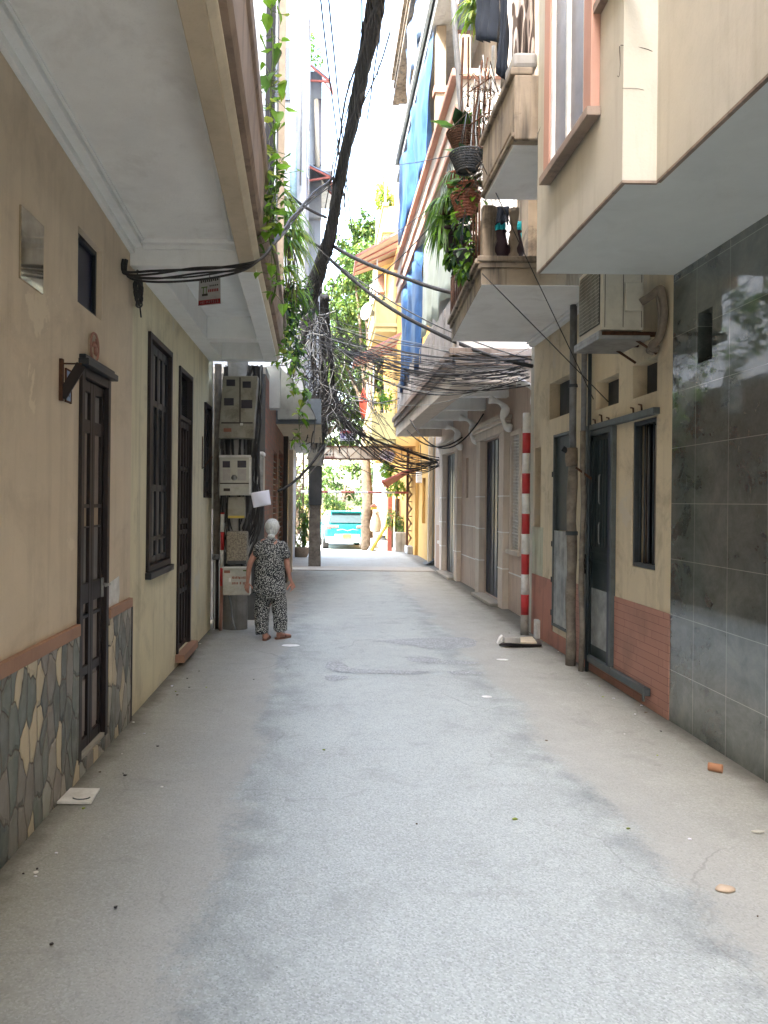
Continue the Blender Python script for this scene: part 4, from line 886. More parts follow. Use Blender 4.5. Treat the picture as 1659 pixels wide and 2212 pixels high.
def awn(pts, lab, par):
    c = empty('awning', tuple(pts[0]), lab, 'awning', 'corrugated awnings on the grey house')
    mb = MB(); A, B, C_, D = [Vector(p) for p in pts]; n = 26; vs = []
    for i in range(n+1):
        t = i/n; o_ = Vector((0, 0, .03 if i % 2 else 0)); vs += [A.lerp(B, t)+o_, D.lerp(C_, t)+o_]
    mb.raw(vs, [(2*i, 2*i+2, 2*i+3, 2*i+1) for i in range(n)], False); s_ = mb.build('sheet', M['corr'], c); s_.modifiers.new('t', 'SOLIDIFY').thickness = .004
    mb = MB(); mb.bar(A-Vector((0,0,.04)), D-Vector((0,0,.04)), .04, .04); mb.bar(B-Vector((0,0,.04)), C_-Vector((0,0,.04)), .04, .04); mb.bar(D-Vector((0,0,.04)), C_-Vector((0,0,.04)), .04, .04)
    mb.bar((A.x, A.y, A.z-.55), D-Vector((0,0,.05)), .04, .04); mb.bar((A.x, A.y, A.z-.55), A, .04, .04); mb.build('frame', M['rustframe'], c)
awn([P(651, 122, 17.9), P(656, 118, 22), P(720, 200, 20), P(712, 172, 17.6)], 'upper corrugated awning with red steel frame on the grey house', l5)
awn([P(638, 342, 17.2), P(646, 350, 21), P(722, 420, 19.5), P(712, 378, 17.0)], 'lower dark corrugated awning with pale edge, beside the cable bundle', l5)
mb = MB(); mb.box(X5, X5+.28, 18.6, 21, P(700, 385, 19).z, P(700, 365, 19).z); b5 = mb.build('balcony', M['pipewhite'], l5, .01)
MB().box(P(678, 300, 18.3).x, P(694, 300, 18.3).x, 18.33, 18.39, P(690, 355, 18.3).z, P(690, 212, 18.3).z).build('shutter', M['windowgrey'], l5)
MB().tube([P(683, 215, 18.2), P(686, 360, 18.2)], .05, 8).build('downpipe', M['creammould'], l5)
MB().box(P(650, 470, 18.25).x, P(694, 470, 18.25).x, 18.25, 18.4, P(690, 470, 18.25).z, P(690, 395, 18.25).z).build('lower_storey', M['greywall'], l5)

# unseen block added behind the camera, so that light mostly enters from above
bk = empty('rear_light_blocker', (0, -14, 0), 'plain unseen block added behind the viewpoint to hold back light', 'house'); MB().box(-6, 6, -19, -14, 0, 9).build('wall', M['tan'], bk)
# ================================================================ PLANTS
def leaf_shape(mb, p, d, up, L, Wd, fold=.25, curl=.2, heart=False):
    """one folded leaf: two halves, pointed tip"""
    d = d.normalized(); s = d.cross(up)
    if s.length < 1e-3: s = d.cross(Vector((1, .3, .2)))
    s.normalize(); n = s.cross(d).normalized()
    if heart: prof = [(0, 0), (.02, .42), (.25, .5), (.55, .36), (.82, .12), (1, 0)]
    else: prof = [(0, 0), (.25, .42), (.55, .5), (.8, .26), (1, 0)]
    mid = [p+d*(L*t)-n*(curl*L*t*t) for t, _ in prof]
    for sg in (1, -1):
        e = [m+s*(sg*w*Wd)+n*(fold*w*Wd) for m, (_, w) in zip(mid, prof)]
        for i in range(len(prof)-1):
            if i == 0: mb.face([mid[0], e[1], mid[1]] if sg > 0 else [mid[0], mid[1], e[1]])
            elif i == len(prof)-2: mb.face([mid[i], e[i], mid[i+1]])
            else: mb.face([mid[i], e[i], e[i+1], mid[i+1]])
def rnd(a=1): return Vector((random.uniform(-a, a), random.uniform(-a, a), random.uniform(-a, a)))
def vine(label, pts, n, L, heart=True, spread=.08, stem=.006, mats=('leafb', 'leafm', 'leafy'), group='vines hanging from the balconies', jitter=.0):
    p = [Vector(q) for q in pts]; sp = wob(spline(p, 8), .05, 2.5, random.randint(0, 99))
    e = empty('hanging_vine', tuple(p[0]), label, 'vine', group)
    st = MB(); st.tube(sp, stem, 5); lf = MB()
    for k in range(n):
        t = random.random(); i = int(t*(len(sp)-1)); q = sp[i]+Vector((random.gauss(0, spread*.5), random.gauss(0, spread*.5), random.gauss(0, .05)))
        out = Vector((random.uniform(-1, 1), random.uniform(-1, .4), random.uniform(-.9, .35)))
        lf.mi = random.choices((0, 1, 2), (5, 3, 2))[0]; l_ = L*random.uniform(.55, 1.15)
        st.tube([sp[i], q], stem*.4, 4); leaf_shape(lf, q, out, Vector((0, 0, 1)), l_, l_*(.8 if heart else .3), .3, .25, heart)
    st.build('stem', M['stem'], e); lf.build('leaves', [M[m] for m in mats], e); return e
def clump(mb, c, r, n, L, Wd=.4, mats=3, droop=.3, wts=(4, 4, 2)):
    c = Vector(c); r = Vector(r)
    for k in range(n):
        v = rnd(); 
        while v.length > 1: v = rnd()
        v = v*(.55+.45*random.random()); q = c+Vector((v.x*r.x, v.y*r.y, v.z*r.z))
        d = Vector((v.x, v.y, v.z*.6))+rnd(.7)-Vector((0, 0, droop)); mb.mi = random.choices(range(mats), wts[:mats])[0]
        l_ = L*random.uniform(.6, 1.2); leaf_shape(mb, q, d, Vector((0, 0, 1)), l_, l_*Wd, .25, .2)
def spider(mb, c, n, L, mats=3, up=.8, wd=.07):
    """tuft of long arching blades"""
    c = Vector(c)
    for k in range(n):
        a = random.uniform(0, 6.283); d = Vector((math.cos(a), math.sin(a), 0)); l_ = L*random.uniform(.6, 1.15); mb.mi = random.randrange(mats); w = l_*wd; s = Vector((-d.y, d.x, 0))
        pts = [c+d*(l_*.75*t)+Vector((0, 0, up*l_*t-1.35*l_*t*t)) for t in (0, .25, .5, .75, 1)]; ws = [w*.6, w, w*.9, w*.55, 0]
        for i in range(4):
            if i == 3: mb.face([pts[i]-s*ws[i], pts[i]+s*ws[i], pts[4]])
            else: mb.face([pts[i]-s*ws[i], pts[i]+s*ws[i], pts[i+1]+s*ws[i+1], pts[i+1]-s*ws[i+1]])
random.seed(21)
# strands over the near balcony's stained fascia
vine('heart-leaved green vine trailing down the stained balcony fascia, highest and nearest the camera', [P(590, -40, 5.2), P(590, 60, 5.25), P(586, 180, 5.3), P(590, 300, 5.3), P(592, 420, 5.3), P(588, 500, 5.25)], 85, .11, spread=.10)
vine('thin vine strand with small leaves along the lower corner of the near balcony', [P(596, 260, 5.5), P(594, 380, 5.5), P(578, 440, 5.2), P(590, 520, 5.3), P(594, 640, 5.6)], 50, .09, spread=.09)
vine('bright vine strand hanging beside the second balcony fascia', [P(600, 560, 8.6), P(606, 640, 8.7), P(612, 720, 8.8), P(610, 790, 8.8)], 45, .10, spread=.12, mats=('leafy', 'leafb', 'leafm'))
vine('long vine strand of round leaves hanging in front of the grey canopy', [P(636, 620, 11.5), P(642, 720, 11.8), P(648, 800, 12.0), P(655, 860, 12.0), P(646, 920, 12.0), P(652, 975, 12.0)], 46, .16, spread=.10, mats=('leafb', 'leafm', 'leafy'))
vine('short leafy vine behind the cables above the canopy', [P(622, 700, 11.2), P(632, 780, 11.4), P(640, 850, 11.6)], 50, .13, spread=.18)
# bush on the second balcony: spiky pale tufts and darker clump
e = empty('balcony_shrub', tuple(P(610, 600, 9.2)), 'mixed shrub with pale spiky tufts spilling over the second balcony into the cables', 'shrub')
mb = MB()
for (px, py, Y, L, n) in ((606, 445, 9.3, .45, 60), (622, 480, 9.8, .5, 70), (618, 540, 9.8, .55, 80), (634, 515, 10.2, .5, 70), (610, 590, 9.4, .5, 60), (628, 640, 9.9, .45, 60), (600, 420, 9.2, .35, 40)): spider(mb, P(px, py, Y), n, L, 3, .9, .035)
mb.build('blades', [M['leafo'], M['leafy'], M['leafb']], e)
mb = MB()
for (px, py, Y, rx, rz, n) in ((640, 660, 10.2, .28, .3, 190), (616, 660, 9.6, .16, .35, 130), (622, 715, 10, .2, .25, 120), (636, 760, 10.5, .2, .25, 110), (650, 620, 10.3, .15, .2, 60), (608, 500, 9.2, .14, .3, 90)): clump(mb, P(px, py, Y), (rx, .25, rz), n, .10, .5)
mb.build('leaves', [M['leafd'], M['leafm'], M['leafb']], e)
mb = MB()
for k in range(10): mb.tube(wob(spline([P(600+k*3, 700, 9.6), P(605+k*4, 600, 9.7), P(608+k*3, 470+k*8, 9.8)], 5), .06, 3, k), .008, 5)
mb.build('stems', M['bark'], e)
# roof plants on the left skyline
e = empty('roof_plant', tuple(P(668, 130, 19)), 'yellow-green bushy plant on the upper awning, under the red lantern', 'plant')
mb = MB(); clump(mb, P(668, 85, 19), (.14, .3, .35), 130, .14, .35, 3, .1); clump(mb, P(683, 125, 19), (.25, .3, .15), 90, .14, .35, 3, .1); clump(mb, P(664, 115, 19), (.12, .3, .2), 50, .14, .35)
mb.build('leaves', [M['leafy'], M['leafb'], M['leafm']], e); MB().tube([P(667, 150, 19), P(668, 60, 19)], .02, 6).build('stem', M['bark'], e)
e = empty('red_lantern', tuple(P(665, 40, 19)), 'slim red hanging ornament against the sky above the roof plant', 'ornament')
c = P(665, 40, 19); MB().rings([((c.x, c.y, c.z-.24), .03, .03), ((c.x, c.y, c.z-.2), .055, .055), ((c.x, c.y, c.z+.2), .06, .06), ((c.x, c.y, c.z+.25), .03, .03)], 10).build('shade', M['red'], e); MB().tube([(c.x, c.y, c.z+.25), (c.x-.02, c.y, c.z+.33), (c.x-.08, c.y, c.z+.36), (c.x-.12, c.y, c.z+.30)], .012, 5).build('hook', M['rust'], e)
# ---- hanging plants and clutter on the right balconies
def pot(mb, c, r0, r1, h): mb.rings([((c.x, c.y, c.z), r0, r0), ((c.x, c.y, c.z+h*.85), r1, r1), ((c.x, c.y, c.z+h*.86), r1*1.12, r1*1.12), ((c.x, c.y, c.z+h), r1*1.12, r1*1.12), ((c.x, c.y, c.z+h), r1*.9, r1*.9), ((c.x, c.y, c.z+h*.8), r1*.85, r1*.85)], 16)
def hang(label, px, py, Y, r, h, mat, kind, n, L, basket=False):
    c = P(px, py, Y); e = empty('hanging_plant', tuple(c), label, 'hanging plant', 'plants hanging outside the weathered balconies')
    mb = MB()
    if basket:
        for k in range(9):
            z = c.z+h*k/8; rr = r*(.62+.45*k/8); mb.tube([(c.x+rr*math.cos(t*math.pi/9), c.y+rr*math.sin(t*math.pi/9), z) for t in range(19)], .009, 5, False)
        for k in range(20): a = 2*math.pi*k/20; mb.tube([(c.x+r*.62*math.cos(a), c.y+r*.62*math.sin(a), c.z), (c.x+r*1.07*math.cos(a), c.y+r*1.07*math.sin(a), c.z+h)], .007, 4)
        mb.rings([((c.x, c.y, c.z+.01), r*.56, r*.56), ((c.x, c.y, c.z+h*.95), r*.95, r*.95)], 14)
    else: pot(mb, c, r*.7, r, h)
    mb.build('basket' if basket else 'pot', M[mat], e)
    mb = MB()
    for k in range(3): a = 2.1*k; mb.tube([(c.x+r*math.cos(a), c.y+r*math.sin(a), c.z+h), (c.x, c.y, c.z+h+.42)], .003, 4)
    mb.build('wires', M['steel'], e)
    mb = MB(); t = c+Vector((0, 0, h*.9))
    if kind == 'spider': spider(mb, t, n, L, 3, .8, .04); spider(mb, t-Vector((.05, 0, .12)), n//2, L*.9, 3, .1, .04); ms = ['leafb', 'leafm', 'leafo']
    elif kind == 'big':
        for k in range(n): a = random.uniform(0, 6.28); mb.mi = random.randrange(3); leaf_shape(mb, t+Vector((.03*math.cos(a), .03*math.sin(a), 0)), Vector((math.cos(a), math.sin(a), random.uniform(.1, 1.6))), Vector((0, 0, 1)), L*random.uniform(.6, 1), L*.42, .2, .35)
        ms = ['leafm', 'leafd', 'leafo']
    else: clump(mb, t, (r*1.5, r*1.5, r*1.3), n, L, .5, 3, .5); clump(mb, t-Vector((0, 0, r*1.6)), (r, r, r*1.3), n//2, L, .5, 3, .9); ms = ['leafd', 'leafb', 'leafm']
    mb.build('leaves', [M[m] for m in ms], e)
hang('large-leaved plant in a brown basket, highest of the hanging plants', 1000, 322, 7.6, .15, .16, 'rust', 'big', 13, .34, True)
hang('trailing plant in a dark wire basket just above the red basket', 1008, 370, 7.3, .15, .16, 'darkwall', 'big', 9, .20, True)
hang('plant in a red-brown woven basket hung at the balcony corner', 1006, 470, 7.6, .14, .22, 'clay', 'leafy', 70, .10, True)
hang('long-bladed spider plant drooping over the lane beside the red basket', 968, 470, 8.3, .13, .16, 'rust', 'spider', 150, .42)
hang('spider plant with fresh green tufts above the red basket', 985, 408, 8.0, .12, .14, 'clay', 'spider', 90, .30)
hang('dark purple pot with trailing dark leaves, lowest of the hanging plants', 980, 540, 8.2, .14, .22, 'purplepot', 'leafy', 110, .12)
hang('broad-leaved plant in a small clay basket at mid height', 1010, 425, 7.7, .10, .12, 'clay', 'big', 12, .22, True)
hang('small leafy plant in a dark pot tucked below the purple pot', 1003, 570, 7.5, .10, .12, 'darkwall', 'leafy', 70, .10)
for px, py, lab in ((1081, 548, 'dark vase with a stem standing left on the weathered balcony'), (1113, 550, 'blue-black jar standing right on the weathered balcony')):
    c = P(px, py, Yn+.16); c.z = ZB2+.001; MB().rings([((c.x, c.y, c.z), .05, .05), ((c.x, c.y, c.z+.10), .085, .085), ((c.x, c.y, c.z+.2), .06, .06), ((c.x, c.y, c.z+.27), .045, .045), ((c.x, c.y, c.z+.29), .06, .06)], 16).build('vase', M['purplepot']); tag(C.objects[-1], lab, 'vase')
def cloth(name, label, cat, a, b, mat, h, amp=.03, n=24, mz=10, grp=None, seed=1):
    a, b = Vector(a), Vector(b); vs = []; nrm = (b-a).cross(Vector((0, 0, 1))).normalized()
    for i in range(n+1):
        t = i/n
        for j in range(mz+1):
            s = j/mz; p = a.lerp(b, t)-Vector((0, 0, h*s*(1+.12*mnoise.noise(Vector((t*3, seed, 0)))))); p += nrm*(amp*(.3+s)*math.sin(t*17+seed+s*2)+amp*mnoise.noise(Vector((t*4, s*3, seed)))); vs.append(p)
    fs = [(i*(mz+1)+j, (i+1)*(mz+1)+j, (i+1)*(mz+1)+j+1, i*(mz+1)+j+1) for i in range(n) for j in range(mz)]
    mb = MB(); mb.raw(vs, fs, True); o = mb.build(name, mat); o.modifiers.new('t', 'SOLIDIFY').thickness = .004; return tag(o, label, cat, grp)
cloth('hanging_cloth', 'turquoise cloth hanging behind the balcony balusters, left piece', 'cloth', P(1062, 470, 7.5), P(1092, 470, 7.5), M['turq'], .42, seed=2)
cloth('hanging_cloth', 'small turquoise cloth hanging behind the balcony balusters, right piece', 'cloth', P(1108, 478, 7.6), P(1126, 478, 7.6), M['turq'], .30, seed=4)
cloth('hanging_cloth', 'black garment on a line behind the balcony balusters', 'cloth', P(1060, 446, 7.45), P(1100, 446, 7.45), M['darkcloth'], .17, seed=5)
cloth('curtain', 'brown and white wavy striped curtain at the top of the upper balcony', 'curtain', P(1106, -60, 6.4), P(1156, -60, 6.35), M['zebra'], .85, .03, 40, seed=3)
cloth('hanging_cloth', 'wide dark navy garment drying above the upper balcony', 'cloth', P(1032, -40, 7.6), P(1078, -40, 7.3), M['darkcloth'], .58, .03, seed=7)
cloth('hanging_cloth', 'narrow black garment hanging beside the striped curtain', 'cloth', P(1080, -40, 6.9), P(1100, -40, 6.8), M['darkcloth'], .85, .03, seed=9)
# sheet roof, poles and rods over the right balcony
e = empty('sheet_roof', tuple(P(1000, 50, 8.5)), 'dark corrugated sheet roof sticking out above the hanging plants', 'roof')
mb = MB(); A, B, C_, D = P(984, 68, 9.0), P(1040, 72, 8.2), P(1050, -80, 7.6), P(1000, -80, 8.6); n = 16; vs = []
for i in range(n+1): t = i/n; o_ = Vector((0, .025 if i % 2 else 0, 0)); vs += [A.lerp(B, t)+o_, D.lerp(C_, t)+o_]
mb.raw(vs, [(2*i, 2*i+2, 2*i+3, 2*i+1) for i in range(n)]); o = mb.build('sheet', M['corr'], e); o.modifiers.new('t', 'SOLIDIFY').thickness = .004; MB().bar(A, B, .04, .04).build('batten', M['rust'], e)
tag(MB().tube([P(978, -60, 8.9), P(984, 70, 8.9), P(998, 262, 8.9), P(998, 300, 8.9)], .035, 10).build('downpipe', M['pipegrey']), 'grey plastic downpipe ending above the hanging plants', 'pipe')
for k, (x0, y0_, x1, y1_, r, m_, lab) in enumerate(((1001, 80, 996, 290, .012, 'rust', 'thin rusty rod beside the grey downpipe'), (1013, 80, 1009, 230, .010, 'rust', 'thin rusty rod right of the grey downpipe'), (1093, -40, 1085, 190, .022, 'pipebrown', 'bamboo pole standing in the upper balcony'), (1066, 100, 1062, 300, .018, 'pipewhite', 'pale upright pole at the upper balcony corner'))):
    tag(MB().tube(wob(spline([P(x0, y0_, 7.6), P((x0+x1)/2, (y0_+y1_)/2, 7.6), P(x1, y1_, 7.6)], 5), .015, 2, k), r, 8).build('pole', M[m_]), lab, 'pole')
e = empty('plant_rack', tuple(P(1040, 300, 7.2)), 'rusty iron rack of upright bars and dry stems at the corner of the balconies', 'rack')
for k in range(12):
    px = 1016+k*3.4; MB().tube(wob(spline([P(px+9, 150+random.uniform(-30, 40), 7.3), P(px+4, 250, 7.3), P(px, 350+random.uniform(-10, 20), 7.3)], 4), .03, 3, k), random.uniform(.005, .011), 5).build('upright', M['rust' if k % 3 else 'steel2'], e)
for py in (190, 262, 330): MB().tube([P(1012, py+10, 7.3), P(1062, py-24, 7.1)], .007, 5).build('cross_rod', M['rust'], e)
mb = MB()
for k in range(60): p = P(random.uniform(1015, 1060), random.uniform(150, 400), random.uniform(7.1, 7.5)); mb.tube([p, p+rnd(.14), p+rnd(.2)-Vector((0, 0, .1))], .004, 4)
mb.build('dry_stems', M['bark'], e)
e = empty('balcony_grille', tuple(P(1032, 560, 7.2)), 'rusty iron grille on the outer side of the weathered balcony', 'grille')
for k in range(13):
    t = k/12; p = Vector((xn+(xf-xn)*t-.02, Yn+.05+(Yf-Yn-.1)*t, ZB2)); MB().tube([p, p+Vector((0, 0, .52))], .011, 6).build('bar', M['rust'], e)
for z in (.03, .50): MB().tube([(xn-.02, Yn+.05, ZB2+z), (xf-.02, Yf-.05, ZB2+z)], .012, 6).build('rail', M['rust'], e)
mb = MB(); spider(mb, P(1028, 18, 8), 40, .34, 3, 1.0, .06); spider(mb, P(1024, 50, 8), 40, .3, 3, 1.0, .06); o = mb.build('roof_edge_plant', [M['leafy'], M['leafb'], M['leafo']]); tag(o, 'yellow-green spiky plant growing between the sheet roof and the dark garment', 'plant')

# ================================================================ CABLES
random.seed(5)
def strandset(name, label, pts, R, n, r, mat, parent=None, twist=2.2, seed=0):
    """thick bundle built from many twisted cables in one mesh"""
    sp = spline(pts, 10); mb = MB()
    rad = R if isinstance(R, list) else [R]*len(pts); k = len(sp)
    def Rr(i): t = i/(k-1)*(len(rad)-1); a = int(min(t, len(rad)-2)); return rad[a]+(rad[a+1]-rad[a])*(t-a)
    mb.tube(sp, [Rr(i)*.78 for i in range(k)], 12)
    for j in range(n):
        ph = 2*math.pi*j/n+random.uniform(-.2, .2); q = []
        for i, p in enumerate(sp):
            d = (sp[min(i+1, k-1)]-sp[max(i-1, 0)]).normalized(); a = d.cross(Vector((0, 0, 1))).normalized() if abs(d.z) < .95 else Vector((1, 0, 0)); b = a.cross(d); an = ph+twist*i/k*2+.5*math.sin(i*.5+j)
            rr = Rr(i)*(.82+.22*mnoise.noise(Vector((i*.35, j*3, seed)))); q.append(p+(a*math.cos(an)+b*math.sin(an))*rr)
        mb.tube(q, r*random.uniform(.7, 1.3), 5)
    o = mb.build(name, mat, parent); return tag(o, label, 'cable') if label else o
cb0 = [P(830, -220, 5.0), P(818, -60, 6.0), P(806, 40, 6.6), P(782, 160, 7.6), P(762, 260, 8.7), P(742, 350, 9.8), P(727, 430, 10.8), P(714, 505, 11.8), P(700, 552, 12.4), P(687, 595, 12.9), P(664, 650, 13.3)]
strandset('cable_bundle', 'very thick bundle of black cables sweeping overhead down to the concrete pole', cb0, [.080, .080, .078, .076, .074, .074, .082, .10, .12, .14, .11], 22, .013, M['cable'])
for k in range(7):
    off = rnd(.13); pts = [p+off*(1+.5*math.sin(i*1.3+k))+rnd(.03) for i, p in enumerate(cb0[k % 3:-1])]; tag(MB().tube(wob(spline(pts, 6), .05, .7, k*3), random.choice((.005, .008, .011)), 5, False).build('loose_strand', M[random.choice(('cable', 'cablegrey'))]), 'loose cable strand '+('hugging the left side of', 'hugging the right side of', 'crossing under', 'drifting farthest from', 'starting lower along', 'wound closely round', 'hanging slackest beside')[k]+' the very thick overhead bundle', 'cable', 'loose strands beside the thick bundle')
strandset('cable_bundle', 'ragged dark cable bundle dropping from the knot to the sheet canopy on the left', [P(680, 625, 13.3), P(664, 690, 13.2), P(650, 740, 13.0), P(632, 790, 12.8), P(614, 840, 12.6)], [.13, .10, .07, .045, .03], 10, .014, M['cable'])
strandset('cable_bundle', 'dark cable bundle falling from the knot past the coils towards the lane', [P(702, 640, 13.5), P(708, 700, 14), P(716, 780, 15), P(724, 860, 16), P(744, 910, 17), P(770, 938, 17)], [.08, .045, .045, .05, .06, .05], 9, .011, M['cable'])
strandset('cable_bundle', 'sagging dark cable bundle crossing from the coils to the brackets on the pink house', [P(738, 900, 17), P(770, 930, 17), P(820, 955, 17.5), P(880, 975, 18), P(945, 1000, 18.6)], [.05, .03, .022, .02, .02], 8, .008, M['cable'])
# taut heavy cables crossing to the right
def cable(label, p, q, s, r, mat='cable', side=0, n=16, group=None, cat='cable'):
    return tag(MB().tube(wob(sag(p, q, s, n, side), r*1.2, .8, random.randint(0, 50)), r, 6).build('overhead_cable', M[mat]), label, cat, group)
cable('heavy taut cable running from the bundle down to the weathered balcony, lower of two', P(712, 560, 12.2), P(1150, 790, 9.3), .25, .028)
cable('heavy taut cable running from the bundle to the pink house sheets, upper of two', P(712, 525, 12.2), P(985, 632, 10.0), .10, .03)
cable('thin pale cable hung just above the lower heavy cable', P(640, 495, 12.6), P(1150, 778, 9.3), .28, .010, 'cablegrey')
cable('pair of dark wires slanting from the left white house to the bundle, upper', P(598, 392, 10.5), P(705, 470, 12.4), .06, .022)
cable('pair of dark wires slanting from the left white house to the bundle, lower', P(640, 500, 12), P(712, 545, 12.4), .03, .022)
cable('long thin wire from the top left down across the sky, left one', P(686, -60, 8.0), P(748, 470, 13), .0, .010, 'cable')
cable('long thin wire from the top left down across the sky, right one', P(704, -60, 8.0), P(760, 500, 13), .0, .010, 'cable')
cable('thin wire drooping across the sky right beside the thick bundle', P(838, -60, 7.0), P(792, 260, 9), .05, .008)
cable('thin wire stretched across the sky gap to the plant rack', P(812, 356, 16), P(1042, 318, 7.2), .06, .006)
cable('thin wire slanting from the right balcony to the small vent', P(1030, 330, 6.6), PX(1282, 862, XR-.01), 0.0, .0045)
cable('thin wire from the balcony corner to the bracket above the green door', P(1041, 590, 6.8), PX(1315, 868, XR-.01), 0.0, .0045)
cable('thin wire sloping across the view from the plants to the golden house', P(1005, 405, 7.4), P(745, 640, 20), .2, .008)
cable('second thin wire sloping from the plants towards the golden house', P(1000, 385, 7.4), P(830, 510, 20), .1, .007)
cable('loose dark cable looping under the pink balcony', P(880, 930, 15), PX(1000, 945, 2.6), .25, .014)
cable('loose dark cable hanging from the balcony edge to the pink house lamp', P(885, 905, 14), PX(1045, 895, 2.6), .55, .012)
cable('dark cable rising from the dark doors to the grey canopy edge', P(600, 1060, 12), P(700, 962, 12.4), .12, .022)
# cables on the near left wall
a_, b_ = PX(268, 590, XL+.02), P(560, 566, 5.5)
for k, (s, r, dy) in enumerate(((.03, .010, 0), (.05, .008, .02), (.02, .006, -.02), (.06, .007, .03), (.035, .008, .01))):
    q = P(500+k*8, 590-k*3, 5.6); path = spline([PX(266+k*2, 560, XL+.015), PX(268+k*2, 588+k*2, XL+.02), P(330, 588+k*5, 5.25), P(430, 584+k*5-9*(k % 2), 5.2), P(520, 572+k*4, 5.1), P(562, 558+k, 5.1), P(592, 525+k, 5.3), P(624, 478+k*3, 6.6), P(668, 425+k*3, 8.6), P(722, 380+4*k, 10.5)], 6)
    tag(MB().tube(wob(path, .02, 1.5, k*7), r, 6).build('overhead_cable', M['cable']), ('thickest of the black cables strung from the tan wall to the big bundle', 'black cable lying lowest among those strung from the tan wall', 'thin black cable lying topmost among those strung from the tan wall', 'slack black cable sagging beneath the near balcony edge', 'black cable wound among the others from the tan wall')[k], 'cable', 'twisted black cables under the near balcony')
e = empty('cable_coil', tuple(P(299, 640, 5.6)), 'small coil of spare black cable hanging on the tan wall', 'cable')
c = PX(299, 628, XL+.05); mb = MB()
for k in range(7):
    rx, rz = .045+.006*k, .085+.004*k; mb.tube([(c.x+.01*math.sin(k+t), c.y+rx*1.3*math.cos(t*math.pi/12), c.z+rz*math.sin(t*math.pi/12)+.01*math.sin(k*3)) for t in range(25)], .006, 5, False)
mb.tube(spline([c+Vector((0, 0, .08)), c+Vector((0, .03, -.05)), c+Vector((0, .09, -.17))], 5), .006, 5); mb.build('coils', M['cable'], e)
MB().tube(spline([c+Vector((0, 0, .09)), c+Vector((-.01, -.01, .14)), PX(300, 585, XL+.02)], 5), .005, 5).build('tie', M['cable'], e)
# the uncountable tangle
mb = MB(); mats = [M['cable'], M['cablegrey'], M['cablewhite']]
for k in range(52):
    y0_ = random.gauss(735, 26); y1_ = random.gauss(800, 26); Ya, Yb = random.uniform(10.0, 11.2), random.uniform(9.42, 9.75)
    mb.mi = random.choices((0, 1, 2), (7, 3, 2))[0]
    p, q = P(random.uniform(680, 740), y0_, Ya), P(random.uniform(1120, 1150), min(max(y1_, 752), 832), Yb); q.x = min(q.x, XR-.02)
    mb.tube(wob(sag(p, q, random.uniform(.03, .42), 16, random.uniform(-.05, .05)), .035, 1.1, k), random.choice((.003, .004, .005, .007)), 4, False)
o = mb.build('cable_tangle', mats); tag(o, 'dense sagging web of thin cables crossing the lane above the pink balcony', 'cables', kind='stuff')
mb = MB()
def scribble(cx, cy, rx, ry, Y, n, L, r=(.005, .007, .010), pal=(8, 2, 2)):
    for k in range(n):
        mb.mi = random.choices((0, 1, 2), pal)[0]; p = P(random.gauss(cx, rx), random.gauss(cy, ry), Y+random.uniform(-.6, .6)); pts = [p]; d = rnd(); d.z -= .4
        for i in range(random.randint(3, 7)): d = (d+rnd(.55)).normalized(); pts.append(pts[-1]+d*L*random.uniform(.3, 1))
        mb.tube(spline(pts, 5), random.choice(r), 4, False)
scribble(672, 690, 16, 30, 13.2, 40, .25); scribble(690, 800, 26, 46, 14.5, 70, .32, pal=(8, 2, 2)); scribble(706, 862, 22, 30, 15.5, 100, .28, pal=(8, 2, 2)); scribble(655, 745, 18, 40, 12.5, 50, .25, pal=(5, 3, 4)); scribble(728, 890, 10, 14, 16.5, 40, .22, pal=(8, 2, 0))
for k in range(14):      # coils
    c = P(random.gauss(704, 10), random.gauss(868, 8), 15.3); R = random.uniform(.16, .30); mb.mi = 0; a0 = random.uniform(-.4, .4)
    mb.tube([(c.x+R*math.cos(t*math.pi/12), c.y+.12*math.sin(t*math.pi/12+a0), c.z+R*.85*math.sin(t*math.pi/12)) for t in range(25)], .012, 5, False)
for k in range(26):      # drop wires down the pole
    mb.mi = random.choices((0, 1, 2), (8, 2, 1))[0]; x = random.uniform(672, 708)
    mb.tube(wob(spline([P(x, 650, 14.5), P(x+random.uniform(-5, 14), 780, 15.5), P(x+random.uniform(-8, 14), 900, 17.5), P(random.uniform(678, 700), 975, 18.4)], 7), .10, .9, k), random.choice((.008, .012, .018)), 5, False)
o = mb.build('cable_tangle', mats); tag(o, 'matted knot of black, grey and white cables around the concrete pole', 'cables', kind='stuff')
mb = MB()
for k in range(22):
    mb.mi = random.choices((0, 1), (6, 4))[0]; Y1_ = random.uniform(17.5, 19)
    mb.tube(wob(sag(P(random.gauss(740, 12), random.gauss(905, 14), 16.8), P(random.uniform(935, 958), random.gauss(1000, 9), 18.8), random.uniform(.05, .6), 14), .05, .8, k), random.choice((.006, .009, .012)), 4, False)
for k in range(20):
    mb.tube(wob(sag(P(random.gauss(720, 16), random.gauss(690, 40), 15), P(random.gauss(840, 30), random.gauss(880, 60), 22), random.uniform(.05, .5), 12), .05, .8, k), .007, 4, False)
o = mb.build('cable_tangle', mats); tag(o, 'loose fan of dark cables sagging towards the far right posts', 'cables', kind='stuff')

